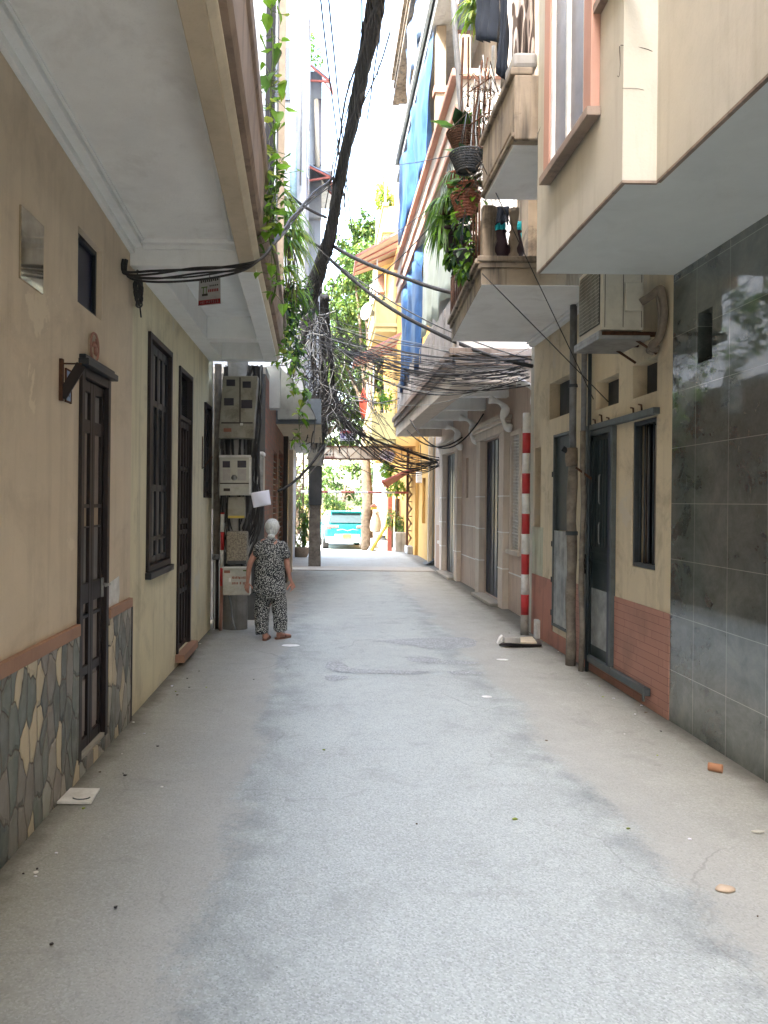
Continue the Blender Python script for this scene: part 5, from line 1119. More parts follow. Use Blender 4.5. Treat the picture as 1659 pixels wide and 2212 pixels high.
# ================================================================ POLES
e = empty('concrete_pole', (P(681, 1224, 18.6).x, 18.6, 0), 'square concrete utility pole with one meter box, farther down the lane than the woman', 'utility pole')
x0, x1 = P(667, 1100, 18.6).x, P(694, 1100, 18.6).x
MB().hexa([(x0, 18.6, 0), (x1, 18.6, 0), (x1, 18.9, 0), (x0, 18.9, 0)], [(x0+.07, 18.65, 7.6), (x1-.03, 18.65, 7.6), (x1-.03, 18.85, 7.6), (x0+.07, 18.85, 7.6)]).build('shaft', M['pipebrown'], e, .01)
zb0, zb1 = P(680, 1006, 18.5).z, P(680, 972, 18.5).z
mb = MB(); mb.box(x0-.03, x1+.05, 18.42, 18.59, zb0, zb1); mb.box(x0-.05, x1+.07, 18.40, 18.43, zb0+.16, zb0+.19); mb.build('meter_box', M['meter'], e, .01)
MB().box(x0-.01, x1+.01, 18.5, 18.599, zb0-.95, zb0-.01).build('dark_wrap', M['darkwall'], e, .02)
# meter pole in front of the dark gap
Ym = 9.62; xm = P(508, 1330, Ym).x
e = empty('meter_pole', (xm, Ym, 0), 'stout concrete pole crowded with electricity meter boxes, left of the walking woman', 'utility pole')
MB().rings([((xm, Ym, 0), .155, .15), ((xm, Ym, 1.2), .145, .14), ((xm, Ym, 5.0), .12, .115)], 20).build('shaft', M['conc'], e)
def mbox(name, l, t, r_, b, Y, mat, dep=.14, tilt=0, bevel=.008):
    A, B, C_, D = P(l-tilt, b, Y), P(r_-tilt, b, Y), P(r_+tilt, t, Y), P(l+tilt, t, Y)
    mb = MB(); v = Vector((0, dep, 0)); mb.hexa([A, B, B+v, A+v], [D, C_, C_+v, D+v]); return mb.build(name, M[mat], e, bevel)
def decal(par, name, l, t, r_, b, Y, mat, thick=.006): 
    A, B, C_, D = P(l, b, Y), P(r_, b, Y), P(r_, t, Y), P(l, t, Y); v = Vector((0, -thick, 0))
    MB().hexa([A, B, B+v, A+v][::-1], [D, C_, C_+v, D+v][::-1]).build(name, M[mat], par, .001)
Yf_ = Ym-.34
k1 = mbox('meter_box', 477, 812, 552, 946, Yf_, 'meter', .2, 5)
for (l, t, r_, b) in ((489, 820, 508, 834), (524, 824, 542, 838), (484, 860, 505, 876), (521, 864, 545, 882)): decal(k1, 'meter_window', l, t, r_, b, Yf_, 'lcd')
decal(k1, 'seam', 478, 912, 546, 915, Yf_, 'ink', .004); decal(k1, 'seam', 517, 815, 520, 912, Yf_, 'ink', .004); decal(k1, 'sticker', 483, 925, 500, 933, Yf_, 'inkred', .003); decal(k1, 'seal', 519, 914, 525, 919, Yf_, 'whitep', .008)
k2 = mbox('meter_box', 474, 985, 541, 1070, Yf_, 'meterw', .2, 0)
for (l, t, r_, b) in ((481, 996, 497, 1010), (513, 995, 532, 1010)): decal(k2, 'meter_window', l, t, r_, b, Yf_, 'lcd')
decal(k2, 'seam', 475, 1043, 540, 1045.5, Yf_, 'ink', .004); decal(k2, 'label_plate', 513, 1013, 532, 1038, Yf_, 'flyer', .003); decal(k2, 'label_plate', 481, 1014, 498, 1038, Yf_, 'flyer', .003); decal(k2, 'lower_window', 483, 1055, 497, 1061, Yf_, 'ink', .004); decal(k2, 'top_edge', 473, 983, 542, 988, Yf_-.003, 'whitep', .01); decal(k2, 'side_edge', 538, 989, 542, 1068, Yf_-.003, 'whitep', .006)
c = P(506, 1032, Yf_); MB().rings([[(c.x+.035*math.cos(t*math.pi/8), Yf_-d_, c.z+.035*math.sin(t*math.pi/8)) for t in range(16)] for d_ in (0, .02)], 16).build('lock_ring', M['steel2'], k2)
k3 = mbox('small_box', 492, 1073, 529, 1120, Yf_+.08, 'meter', .14, 0); decal(k3, 'label_strip', 493, 1114, 528, 1119, Yf_+.08, 'gold', .003)
k4 = mbox('speckled_box', 489, 1148, 534, 1219, Yf_+.02, 'speck', .18, 0, .02); decal(k4, 'base_band', 491, 1211, 532, 1219, Yf_+.015, 'darkwall', .004)
k5 = mbox('switch_box', 481, 1226, 539, 1286, Yf_-.04, 'meterw', .22, 0, .006); decal(k5, 'lid_edge', 480, 1224, 539, 1227.5, Yf_-.05, 'whitep', .012); decal(k5, 'white_tab', 494, 1248, 499, 1257, Yf_-.04, 'whitep', .003)
random.seed(12)
for row, (yy, m_) in enumerate(((1248, 'inkred'), (1260, 'inkred'))):      # worn stencilled lettering, two lines
    x = 501
    while x < 533:
        w_ = random.uniform(1.6, 2.8)
        if random.random() < .85: decal(k5, 'worn_letter', x, yy-random.uniform(2.0, 3.0), x+w_, yy+random.uniform(2, 3), Yf_-.04, m_, .0015)
        x += w_+random.uniform(.6, 1.2)
decal(k5, 'green_mark', 525, 1231, 532, 1234, Yf_-.04, 'stem', .0015); decal(k5, 'brown_mark', 484, 1232, 497, 1238, Yf_-.04, 'inkred', .0015)
g = MB().box(P(543, 1000, Ym).x, P(570, 1000, Ym).x, Ym-.05, Ym+.2, P(550, 1092, Ym).z, P(550, 985, Ym).z).build('grey_cabinet', M['steel2'], e, .015); MB().box(P(541, 1000, Ym).x, P(571, 1000, Ym).x, Ym-.07, Ym+.22, P(550, 984.5, Ym).z, P(550, 976, Ym).z).build('cabinet_lid', M['whitep'], g, .015)
mb = MB()
for k in range(46):
    x = random.choice((random.uniform(476, 492), random.uniform(530, 560), random.uniform(476, 560))); mb.mi = random.choices((0, 1, 2), (14, 2, 1))[0]
    mb.tube(wob(spline([P(x+random.uniform(0, 14), 792, Ym-.02), P(x+random.uniform(-6, 10), 900, Ym-.12), P(x+random.uniform(-6, 6), 1020, Ym-.12), P(x+random.uniform(-8, 8), 1130, Ym-.12), P(505+random.uniform(-24, 26), 1230, Ym-.1)], 6), .05, 2.2, k), random.choice((.007, .010, .016)), 5, False)
mb.build('wiring', mats, e)
# bent wires under the switch box
MB().tube(spline([P(493, 1285, 9.35), P(498, 1300, 9.3), P(503, 1340, 9.3), P(509, 1360, 9.3)], 5), .012, 6).build('earth_lead', M['pipegrey'], e)
# paper tied to the pole
mb = MB(); A, B, C_, D = P(548, 1097, 9.0), P(586, 1090, 9.05), P(581, 1058, 9.05), P(541, 1065, 9.0); n = 8; vs = []
for i in range(n+1):
    for j in range(n+1): s, t = i/n, j/n; vs.append(A.lerp(B, s).lerp(D.lerp(C_, s), t)+Vector((0, .012*math.sin(s*5+t*3), 0)))
mb.raw(vs, [(i*(n+1)+j, (i+1)*(n+1)+j, (i+1)*(n+1)+j+1, i*(n+1)+j+1) for i in range(n) for j in range(n)], True); o = mb.build('paper_notice', M['paper']); o.modifiers.new('t', 'SOLIDIFY').thickness = .001; tag(o, 'plain white sheet of paper hanging beside the meter boxes above the woman', 'paper')
cable('thin wire holding up the white sheet of paper', P(563, 1060, 9.02), P(556, 960, 9.4), 0, .004)
cable('short wires hanging below the white sheet of paper', P(562, 1095, 9.02), P(548, 1270, 9.5), -.02, .007)
# pipes at the corner of the pale yellow house
tag(MB().tube([P(457, 792, YT+.06), P(459, 1100, YT+.06)], .022, 8).build('corner_pipe', M['pipewhite']), 'slim white pipe on the far corner of the pale yellow house', 'pipe')
e = empty('bamboo_post', (P(466, 1350, 9.55).x, 9.55, 0), 'brown jointed post standing between the pale yellow house and the meter pole', 'post')
x = P(467, 1200, 9.6).x; MB().tube([(x, 9.6, 0.9), (x, 9.6, 3.3)], .045, 10).build('upper_length', M['pipebrown'], e); MB().tube([(x+.005, 9.6, 0), (x, 9.6, .9)], .036, 10).build('lower_length', M['wood'], e); MB().tube([(x-.0, 9.6, .86), (x, 9.6, .93)], .055, 10).build('collar', M['pipegrey'], e)
def striped(name, x, y, r, z0, z1, band, label, first='w', tilt=(0, 0), base=0):
    e = empty(name, (x, y, 0), label, 'pole'); z = z0; col = first
    def pos(z): t = (z-z0)/(z1-z0); return (x+tilt[0]*t, y+tilt[1]*t, z)
    if base: MB().rings([(pos(0.0)[:2]+(0.0,), r*1.02, r*1.02), (pos(z0)[:2]+(z0,), r, r)], 16).build('grey_base', M['greybase'], e)
    while z < z1-.01:
        t = min(z+band, z1); MB().rings([(pos(z), r, r), (pos(t-.0005), r, r)], 18).build('red_band' if col == 'r' else 'white_band', M['red'] if col == 'r' else M['whitep'], e); z = t; col = 'w' if col == 'r' else 'r'
    return e
sp_ = PZ(1133, 1371, 0); zt_ = P(1137, 892, sp_.y).z; bd = (zt_-.245)/10.0
striped('striped_pole', sp_.x, sp_.y, .048, .245, zt_, bd, 'red and white banded steel pole at the corner of the cream yellow house', 'r', base=1)
c = C.objects[-1].parent
p_ = P(478, 1360, 9.45); striped('striped_post', p_.x, 9.45, .024, .55, 1.45, .22, 'thin red and white post leaning against the meter pole', 'r', (.0, 0))
tag(MB().tube([(p_.x-.01, 9.45, 0), (p_.x, 9.45, .55)], .022, 8).build('timber_stake', M['redplaster']), 'short reddish stake below the thin striped post', 'stake')
tag(MB().tube([P(463, 1362, 9.5)+Vector((0,0,.0)), P(464, 1210, 9.5)], .009, 6).build('white_rod', M['pipewhite']), 'thin white rod standing upright by the pale yellow house corner', 'rod')
# conduits on the right wall
pb0 = PZ(1232, 1437, 0); xq = P(1232, 1437, pb0.y).x
e = empty('conduit_pole', (xq, pb0.y, 0), 'grey conduit in a rough brown sleeve, between the two steel doors', 'pipe')
zj = P(1226, 972, pb0.y).z
pts = [(xq+.006*math.sin(k*1.3), pb0.y, zj*k/12) for k in range(13)]; MB().tube(pts, [.048+.004*math.sin(k*2.1) for k in range(13)], 14).build('sleeve', M['pipebrown'], e)
MB().rings([((xq-.01, pb0.y, zj-.16), .05, .05), ((xq-.01, pb0.y, zj-.1), .062, .062), ((xq-.01, pb0.y, zj+.02), .058, .058)], 14).build('bulge', M['copper'], e)
MB().tube([(xq-.0, pb0.y, zj), (xq-.005, pb0.y, zc-.01)], .034, 14).build('upper_pipe', M['pipegrey'], e)
MB().rings([((xq, pb0.y, P(1230, 830, pb0.y).z-.03), .045, .045), ((xq, pb0.y, P(1230, 830, pb0.y).z), .04, .04)], 14).build('coupling', M['steel'], e)
MB().tube([(xq-.10, pb0.y, zj+.015), (xq-.02, pb0.y, zj-.03)], .028, 10).build('stub', M['black'], e)
MB().rings([((xq, pb0.y, 1.29), .060, .060), ((xq, pb0.y, 1.33), .060, .060)], 12).build('strap', M['steel'], e)
pc0 = PZ(1256, 1450, 0); xw = P(1255, 1450, pc0.y).x
e = empty('drain_pipe', (xw, pc0.y, 0), 'weathered pale drain pipe with a dark pipe alongside, left of the green steel door', 'pipe')
zz = [0, .9, 1.6, 2.25]; MB().tube([(xw+.01*math.sin(i*2), pc0.y, z) for i, z in enumerate((0, .4, .8, 1.2, 1.6, 2.0, 2.3))], .026, 12).build('lower_pipe', M['pipebrown'], e)
MB().tube([(xw, pc0.y, 2.3), (xw, pc0.y, zc-.0)], .026, 12).build('upper_pipe', M['pipegrey'], e)
MB().tube([(xw+.055, pc0.y, 0), (xw+.055, pc0.y, zc-.06)], .018, 10).build('side_pipe', M['steel'], e)
MB().bar((xw-.07, pc0.y, 1.95), (xw+.07, pc0.y-.03, 1.84), .02, .02).build('clamp_bar', M['rust'], e)
# air conditioner on the right wall
ya = PX(1397, 700, XR-.12).y; ax0 = P(1300, 712, ya).x; zb_ = P(1300, 712, ya).z
e = empty('air_conditioner', (XR, ya+.3, zb_), 'ivory outdoor air conditioner unit on a wall bracket, tucked under the overhang', 'air conditioner')
bd_ = MB().box(ax0, XR-.14, ya, ya+.55, zb_, zb_+.56).build('casing', M['ac'], e, .012)
MB().box(ax0-.006, ax0-.0005, ya+.04, ya+.50, zb_+.05, zb_+.52).build('front_panel', M['acgrill'], bd_, .002)
mb = MB()
for k in range(16): z = zb_+.065+k*.029; mb.tube([(ax0-.010, ya+.045, z), (ax0-.010, ya+.495, z)], .0035, 4)
for k in range(16): y = ya+.055+k*.029; mb.tube([(ax0-.012, y, zb_+.055), (ax0-.012, y, zb_+.515)], .0025, 4)
mb.build('grille', M['meterw'], bd_)
mb = MB(); mb.box(ax0+.17, ax0+.30, ya-.03, ya-.001, zb_+.14, zb_+.36); mb.build('service_cover', M['ac'], bd_, .01)
mb = MB()
for k in range(3): x = ax0+.02+k*.14; mb.box(x, x+.004, ya-.003, ya-.0003, zb_+.02, zb_+.54)
mb.build('seam', M['ink'], bd_)
mb = MB(); mb.box(ax0-.03, XR-.10, ya-.02, ya+.57, zb_-.075, zb_-.045); mb.box(ax0-.03, ax0-.005, ya-.02, ya+.57, zb_-.045, zb_-.01); mb.build('drip_tray', M['steel2'], e, .004)
for yy in (ya+.05, ya+.45):
    mb = MB(); mb.bar((ax0, yy, zb_-.022), (XR, yy, zb_-.022), .03, .035); mb.bar((XR-.02, yy, zb_-.17), (ax0+.26, yy, zb_-.05), .016, .016); mb.build('bracket', M['rust'], e)
pts = spline([(ax0+.28, ya-.04, zb_+.20), (ax0+.34, ya-.07, zb_+.24), (ax0+.40, ya-.09, zb_+.29), (XR-.05, ya-.10, zb_+.26), (XR-.03, ya-.10, zb_+.10), (XR-.04, ya-.05, zb_-.06), (XR-.08, ya-.0, zb_-.12), (XR-.03, ya+.02, zb_-.14)], 6)
MB().tube(pts, .030, 10).build('insulated_hose', M['copper'], e); MB().tube([p+Vector((-.02, .03, -.03)) for p in pts[8:]], .014, 8).build('drain_hose', M['pipebrown'], e)
# ================================================================ FAR END: gate, car, trees
random.seed(31)
def lattice(name, label, x, Y, w, d, z0, z1, mat='rustlight', nseg=8):
    e = empty(name, (x, Y, z0), label, 'gate post', 'lattice posts of the lane gate')
    mb = MB()
    for sx in (-1, 1):
        for sy in (0, 1): mb.bar((x+sx*w/2, Y+sy*d, z0), (x+sx*w/2, Y+sy*d, z1), .045, .045)
    mb.build('upright', M['rust'], e)
    mb = MB(); h = (z1-z0)/nseg
    for k in range(nseg):
        a, b = z0+k*h, z0+(k+1)*h
        for yy in (Y, Y+d):
            mb.bar((x-w/2, yy, a), (x+w/2, yy, b), .022, .022); mb.bar((x+w/2, yy, a), (x-w/2, yy, b), .022, .022); mb.bar((x-w/2, yy, b), (x+w/2, yy, b), .03, .03)
    mb.build('lacing', M[mat], e); return e
YG = 24.0
xr_, xl_ = P(888, 1188, YG).x, P(645, 1188, YG).x
lattice('lattice_post', 'rusty steel lattice post of the lane gate, right of the parked car', xr_, YG, .24, .24, .25, 3.9)
lattice('lattice_post', 'rusty steel lattice post of the lane gate, left behind the potted bamboo', xl_, YG, .24, .24, 0, 3.3)
tag(MB().box(xr_-.16, xr_+.75, YG-.35, YG+.5, 0, .24).build('concrete_block', M['conc'], bevel=.02), 'low concrete block at the foot of the right lattice post', 'block')
e = empty('gate_beam', (.0, YG, 3.1), 'rusty trussed beam with a stained cream banner spanning the end of the lane', 'gate beam')
zt_, zb_ = P(770, 965, YG).z, P(770, 992, YG).z; xa, xb = P(662, 980, YG).x, xr_+.1
xm_ = P(820, 980, YG).x
mb = MB(); mb.bar((xa, YG, zt_), (xb, YG, zt_), .045, .045); mb.bar((xa, YG, zb_), (xm_+.1, YG, zb_), .055, .055); mb.build('chord', M['rust'], e)
mb = MB(); n = 8
for k in range(n):
    x0, x1 = xa+(xb-xa)*k/n, xa+(xb-xa)*(k+1)/n; mb.bar((x0, YG-.02, zt_ if k % 2 == 0 else zb_), (x1, YG-.02, zb_ if k % 2 == 0 else zt_), .025, .025); mb.bar((x0, YG-.01, zb_), (x0, YG-.01, zt_), .025, .025)
mb.build('brace', M['rustlight'], e)
b = MB().box(xa+.02, xm_, YG+.03, YG+.045, zb_+.02, zt_-.02).build('banner', M['banner'], e)
p = P(712, 986, YG)
for k, (px, py, w_) in enumerate(((706, 982, .10), (713, 982, .05), (720, 982, .05), (707, 988, .16), (718, 988, .14), (724, 991, .05))):
    a = P(px, py, YG+.028); MB().box(a.x-w_/2, a.x+w_/2, YG+.022, YG+.028, a.z-.03, a.z+.03).build('worn_letter', M['inkred' if py > 984 else 'ink'], b)
b = MB().prism([P(830, 968, YG+.1), P(856, 980, YG+.1), P(846, 1000, YG+.1), P(812, 985, YG+.1)], (0, .01, 0)).build('paper_banner', M['paper']); tag(b, 'small tilted white banner with purple writing at the right end of the gate beam', 'banner')
random.seed(3)
for r_ in range(3):
    for k in range(6):
        t, s = (k+.7)/7, (r_+.6)/3.3; a = P(830, 968, YG+.1).lerp(P(856, 980, YG+.1), t); c_ = P(812, 985, YG+.1).lerp(P(846, 1000, YG+.1), t); q_ = a.lerp(c_, s)
        MB().prism([q_+Vector((-.02, -.004, .02)), q_+Vector((.025, -.004, .012)), q_+Vector((.018, -.004, -.025)), q_+Vector((-.022, -.004, -.018))], (0, -.002, 0)).build('worn_letter', M['inkpurple'], b)
# white paper sign hung in the cables
pA = [P(732, 928, 20), P(762, 926, 20), P(764, 952, 20), P(736, 952, 20)]
b = MB().prism(pA, (0, .01, 0)).build('hanging_sign', M['paper']); tag(b, 'white notice with a red heading and small print hanging from the cables', 'sign')
def onb(px, py, w_, h_, m_): a = P(px, py, 19.99); MB().box(a.x-w_/2, a.x+w_/2, 19.984, 19.989, a.z-h_/2, a.z+h_/2).build('print_line', M[m_], b)
onb(748, 933, .33, .07, 'red'); onb(740, 942, .10, .11, 'inkpurple')
for py in (938, 942, 946, 949.5): onb(754, py, .17, .022, 'ink')
onb(748, 950, .30, .018, 'ink')
# red and white height bar
zbar = P(760, 1063, YG-.1).z; x = P(650, 1063, YG-.1).x; xe = P(882, 1064, YG-.1).x; e = empty('height_bar', (x, YG-.1, zbar), 'red and white horizontal height-limit bar across the end of the lane', 'barrier bar')
k = 0; n = 8
for k in range(n):
    a, b_ = x+(xe-x)*k/n, x+(xe-x)*(k+1)/n-.0005; MB().tube([(a, YG-.1, zbar), (b_, YG-.1, zbar)], .035, 10).build('red_section' if k % 2 else 'white_section', M['rustframe' if k % 2 else 'whitep'], e)
# awning near the right gate post
e = empty('awning', tuple(P(860, 1030, 23.3)), 'low tattered pink awning beside the right lattice post', 'awning')
c0 = [P(900, 1012, 23.6), P(880, 1016, 23.2), P(826, 1040, 23.0), P(838, 1052, 24.2), P(870, 1024, 24.4)]
o = MB().prism(c0, (0, 0, -.02)).build('canopy', M['awning'], e); mb = MB(); mb.bar(c0[1], c0[2], .05, .05); mb.bar(c0[2], c0[3], .05, .09); mb.build('frame', M['rustframe'], e)
c = P(911, 1030, 22.5); tag(MB().box(c.x-.16, c.x+.14, 22.4, 22.6, c.z-.18, c.z+.14).build('hanging_box', M['whitep'], bevel=.02), 'small white box hanging from the cables beside the right gate post', 'box')
cable('wire holding the small white box', (c.x, 22.5, c.z+.14), P(908, 960, 22), 0, .012)
MB().rings([(P(842+0, 680, 22), .02, .02)]*2) if False else None
e = empty('loudspeaker', tuple(P(808, 678, 24)), 'white horn loudspeaker below the middle balcony of the golden house', 'loudspeaker')
c = P(800, 676, 24); d_ = Vector((-.8, -.6, .1)).normalized(); u_ = d_.cross(Vector((0, 0, 1))).normalized(); v_ = u_.cross(d_)
MB().rings([[tuple(c+d_*t+(u_*math.cos(2*math.pi*k/18)+v_*math.sin(2*math.pi*k/18))*r) for k in range(18)] for t, r in ((-.35, .05), (-.15, .07), (0, .12), (.12, .20), (.18, .27), (.185, .25), (.1, .15))], 18).build('horn', M['whitep'], e); MB().bar(c-d_*.3, c-d_*.3+Vector((.6, .3, -.1)), .05, .05).build('bracket', M['steel'], e)
# flag
e = empty('flag', tuple(P(785, 850, 22)), 'drooping orange-red flag hanging over the far end of the lane', 'flag')
mb = MB(); mb.rings([(tuple(P(785, y, 22)), .02+w_, .02+w_*.6) for y, w_ in ((838, 0), (852, .05), (866, .10), (882, .09), (896, .05), (904, .01))], 12); mb.build('cloth', M['flag'], e); MB().tube([P(787, 800, 22), P(785, 842, 22)], .015, 6).build('staff', M['rust'], e)

# ---- trees and greenery
def tree(name, label, base, pts, r0, crown, n, L, mats=('leafm', 'leafb', 'leafd'), wts=(4, 4, 2), grp='trees beyond the end of the lane', seed=1, lean=None):
    random.seed(seed); e = empty(name, tuple(base), label, 'tree', grp)
    sp = spline(pts, 6); tk = MB(); tk.tube(wob(sp, .08, .8, seed), [r0*(1-.6*i/(len(sp)-1)) for i in range(len(sp))], 10)
    top = Vector(sp[-1])
    for (c, r) in crown:
        st = Vector(sp[int(len(sp)*.6)]); tk.tube(wob(spline([st, st.lerp(Vector(c), .5)+Vector((0, 0, .3)), Vector(c)], 5), .15, .6, seed), [r0*.4*(1-.7*i/10) for i in range(11)], 6)
    tk.build('trunk', M['bark'], e); lf = MB()
    tot = sum(r[0]*r[1]*r[2] for _, r in crown)
    for (c, r) in crown:
        nn = int(n*r[0]*r[1]*r[2]/tot); sub = max(6, nn//55)
        for s in range(sub):
            v = rnd()
            while v.length > 1 or v.length < .35: v = rnd()
            q = Vector(c)+Vector((v.x*r[0], v.y*r[1], v.z*r[2])); clump(lf, q, (r[0]*.24, r[1]*.24, r[2]*.18), nn//sub, L, .55, 3, .3, wts)
    lf.build('crown', [M[m] for m in mats], e); return e
b0 = Vector((1.62, 28.2, -.2))
tree('street_tree', 'rough-barked street tree with a bare trunk rising behind the gate beam', b0, [b0, b0+Vector((-.02, 0, 1.8)), b0+Vector((-.12, 0, 3.6)), b0+Vector((.1, .4, 6.5)), b0+Vector((-.1, .8, 9))], .24, [((1.7, 29.5, 9.2), (1.5, 1.6, 1.3)), ((.4, 29.8, 7.2), (1.3, 1.6, 1.4)), ((2.2, 29.2, 6.8), (1.2, 1.2, 1.2)), ((1.0, 30, 10.8), (1.0, 1.2, 1.0))], 9000, .18, ('treea', 'treeb', 'treec'), (5, 3, 3), seed=4)
b0 = Vector((-.6, 36, -.27))
tree('street_tree', 'broad bright tree filling the gap above the gate beam', b0, [b0, b0+Vector((.3, 0, 4)), b0+Vector((.8, 0, 8))], .3, [((.6, 36, 7.5), (2.2, 2, 2.0)), ((1.8, 36, 10.5), (2.2, 2, 1.9)), ((.2, 36, 5.0), (2.0, 1.6, 1.3)), ((2.6, 36.5, 6.0), (1.8, 1.8, 2.0)), ((1.9, 36.5, 13.4), (1.5, 1.5, 1.9))], 21000, .25, ('treea', 'treeb', 'treec'), (5, 4, 3), seed=9)
for k, (x, Y, h, s, lab) in enumerate(((-1.5, 44, 2.6, 2.2, 'low rounded tree across the street, left of the teal car roof'), (1.2, 47, 3.0, 2.4, 'pale green tree across the street directly above the teal car'), (4.2, 46, 3.2, 2.3, 'low tree across the street behind the bare trunk'), (-4.5, 48, 4.5, 3, 'tall tree across the street hidden mostly by the pole'))):
    b0 = Vector((x, Y, -.27)); tree('far_tree', lab, b0, [b0, b0+Vector((0, 0, h*.6)), b0+Vector((.1, 0, h))], .16, [((x, Y, h), (s, 1.6, 1.5)), ((x+.6, Y, h-1.3), (s*.9, 1.5, 1.0))], 2600, .24, ('treeb', 'treea', 'treec'), (4, 5, 3), seed=20+k)
random.seed(44)
def shrub(name, label, cs, n, L, mats, cat='shrub', Wd=.45, wts=(4, 4, 2)):
    e = empty(name, tuple(cs[0][0]), label, cat); lf = MB(); st = MB()
    for c, r in cs: clump(lf, c, r, n, L, Wd, 3, .2, wts); st.tube([(c[0], c[1], max(gz(c[1]), c[2]-r[2]-.6)), tuple(c)], .03, 6)
    st.build('stem', M['bark'], e); lf.build('leaves', [M[m] for m in mats], e); return e
shrub('leafy_shrub', 'light green leafy branches beside the right lattice post below the pink awning', [(P(858, 1052, 25), (.42, .4, .32)), (P(838, 1015, 25.4), (.3, .3, .3))], 240, .17, ('leafy', 'leafb', 'leafm'))
shrub('leafy_shrub', 'dusty sage bush between the tree trunk and the right lattice post', [(P(848, 1120, 26.5), (.38, .4, .4)), (P(870, 1135, 26.5), (.3, .4, .3))], 240, .13, ('leafo', 'leafm', 'leafy'))
tag(MB().box(P(852, 1170, 26).x, P(892, 1170, 26).x, 25.8, 26.5, gz(26), P(870, 1150, 26).z).build('planter', M['conc'], bevel=.03), 'mossy concrete planter box under the dusty sage bush', 'planter')
shrub('yellow_plant', 'yellow-green plant clinging to the weathered brick column', [(P(826, 420, 24.9), (.35, .3, .55)), (P(836, 440, 24.9), (.2, .3, .4))], 150, .2, ('leafy', 'leafb', 'leafy'), 'plant')
shrub('terrace_plant', 'bright green plant on the lower balcony of the golden house', [(P(770, 862, 23.3)+Vector((.75, 0, 0)), (.3, .3, .3)), (P(835, 862, 23.3), (.3, .3, .35))], 110, .16, ('leafy', 'leafb', 'leafm'), 'plant')
# street wall
tag(MB().box(-14, 16, 50, 50.4, -.27, 1.3).build('street_wall', M['lightyellow']), 'long low pale wall across the street behind the low trees', 'wall')
for k, (px, m_) in enumerate(((842, 'rustframe'), (858, 'rust'), (870, 'rustframe'))):
    a = P(px, 1120, 27.5); tag(MB().box(a.x-.08, a.x+.08, 27.4, 27.6, gz(27.5), P(px, 1072+k*5, 27.5).z).build('fence_post', M[m_], bevel=.01), ('reddish fence post nearest the tree trunk', 'dark fence post between two reddish ones', 'reddish fence post nearest the right lattice post')[k], 'post', 'fence posts behind the right lattice post')
# yellow leaning pipe
a, b_ = P(802, 1182, 26.5), P(833, 1138, 26.5); a.z = gz(26.5)+.02
tag(MB().tube([a, b_, b_+Vector((.04, 0, .22))], .06, 10).build('yellow_pipe', M['gold']), 'yellow pipe leaning against the foot of the street tree', 'pipe')
# potted bamboo
pp = PZ(650, 1203, 0); x = pp.x; Y = pp.y; e = empty('potted_bamboo', (x, Y, 0), 'tall leafy bamboo in a round clay pot left of the concrete pole', 'potted plant')
MB().rings([((x, Y, 0), .17, .17), ((x, Y, .04), .20, .20), ((x, Y, .24), .24, .24), ((x, Y, .28), .24, .24), ((x, Y, .28), .2, .2), ((x, Y, .22), .19, .19)], 20).build('pot', M['claypot'], e)
mb = MB(); lf = MB()
for k in range(9):
    a = random.uniform(0, 6.28); r = random.uniform(.02, .12); top = Vector((x+r*2.4*math.cos(a), Y+r*2*math.sin(a), random.uniform(1.1, 1.75))); mb.tube([(x+r*math.cos(a), Y+r*math.sin(a), .22), tuple(top)], .012, 5)
    for j in range(42): t = random.uniform(.15, 1); q_ = Vector((x+r*math.cos(a), Y+r*math.sin(a), .22)).lerp(top, t); lf.mi = random.randrange(3); leaf_shape(lf, q_, Vector((random.uniform(-1, 1), random.uniform(-1, 1), random.uniform(-.7, .4))), Vector((0, 0, 1)), random.uniform(.14, .24), .05, .2, .3)
mb.build('canes', M['stem'], e); lf.build('leaves', [M['leafm'], M['leafb'], M['leafo']], e)
# dark roots/trunk by the left column
a = P(625, 1185, 18.2); tag(MB().tube(wob(spline([(a.x+.02, 18.0, 0), (a.x-.02, 18.0, .3), (a.x+.03, 18.0, .7), (a.x-.0, 18.0, 1.0)], 5), .04, 4), [.07, .06, .05, .045, .04, .04, .035, .035, .03, .03, .03, .03, .03, .03, .03, .03], 7).build('dead_stump', M['bark']), 'dead twisted stem standing at the end of the left shop wall', 'stump')
# ramp and bits on the right far side
a = PZ(945, 1222, 0); tag(MB().prism([(a.x-.30, a.y, .026), (a.x+.05, a.y, .026), (a.x+.05, a.y, .20)], (0, .6, 0)).build('metal_ramp', M['steel']), 'small dark metal ramp against the far right doorway', 'ramp')
for k, (px, m_, w_) in enumerate(((929, 'creammould', .10), (938, 'greywall', .16), (948, 'rust', .08))):
    Yk = 19.7+.2*k; a = P(px, 1150, Yk); tag(MB().box(a.x-w_/2, a.x+w_/2, Yk, Yk+.12, 0, 3.3).build('door_post', M[m_], bevel=.01), ('cream upright post at the far corner of the pink house', 'broad grey upright post at the far corner of the pink house', 'rusty upright post at the far corner of the pink house')[k], 'post')

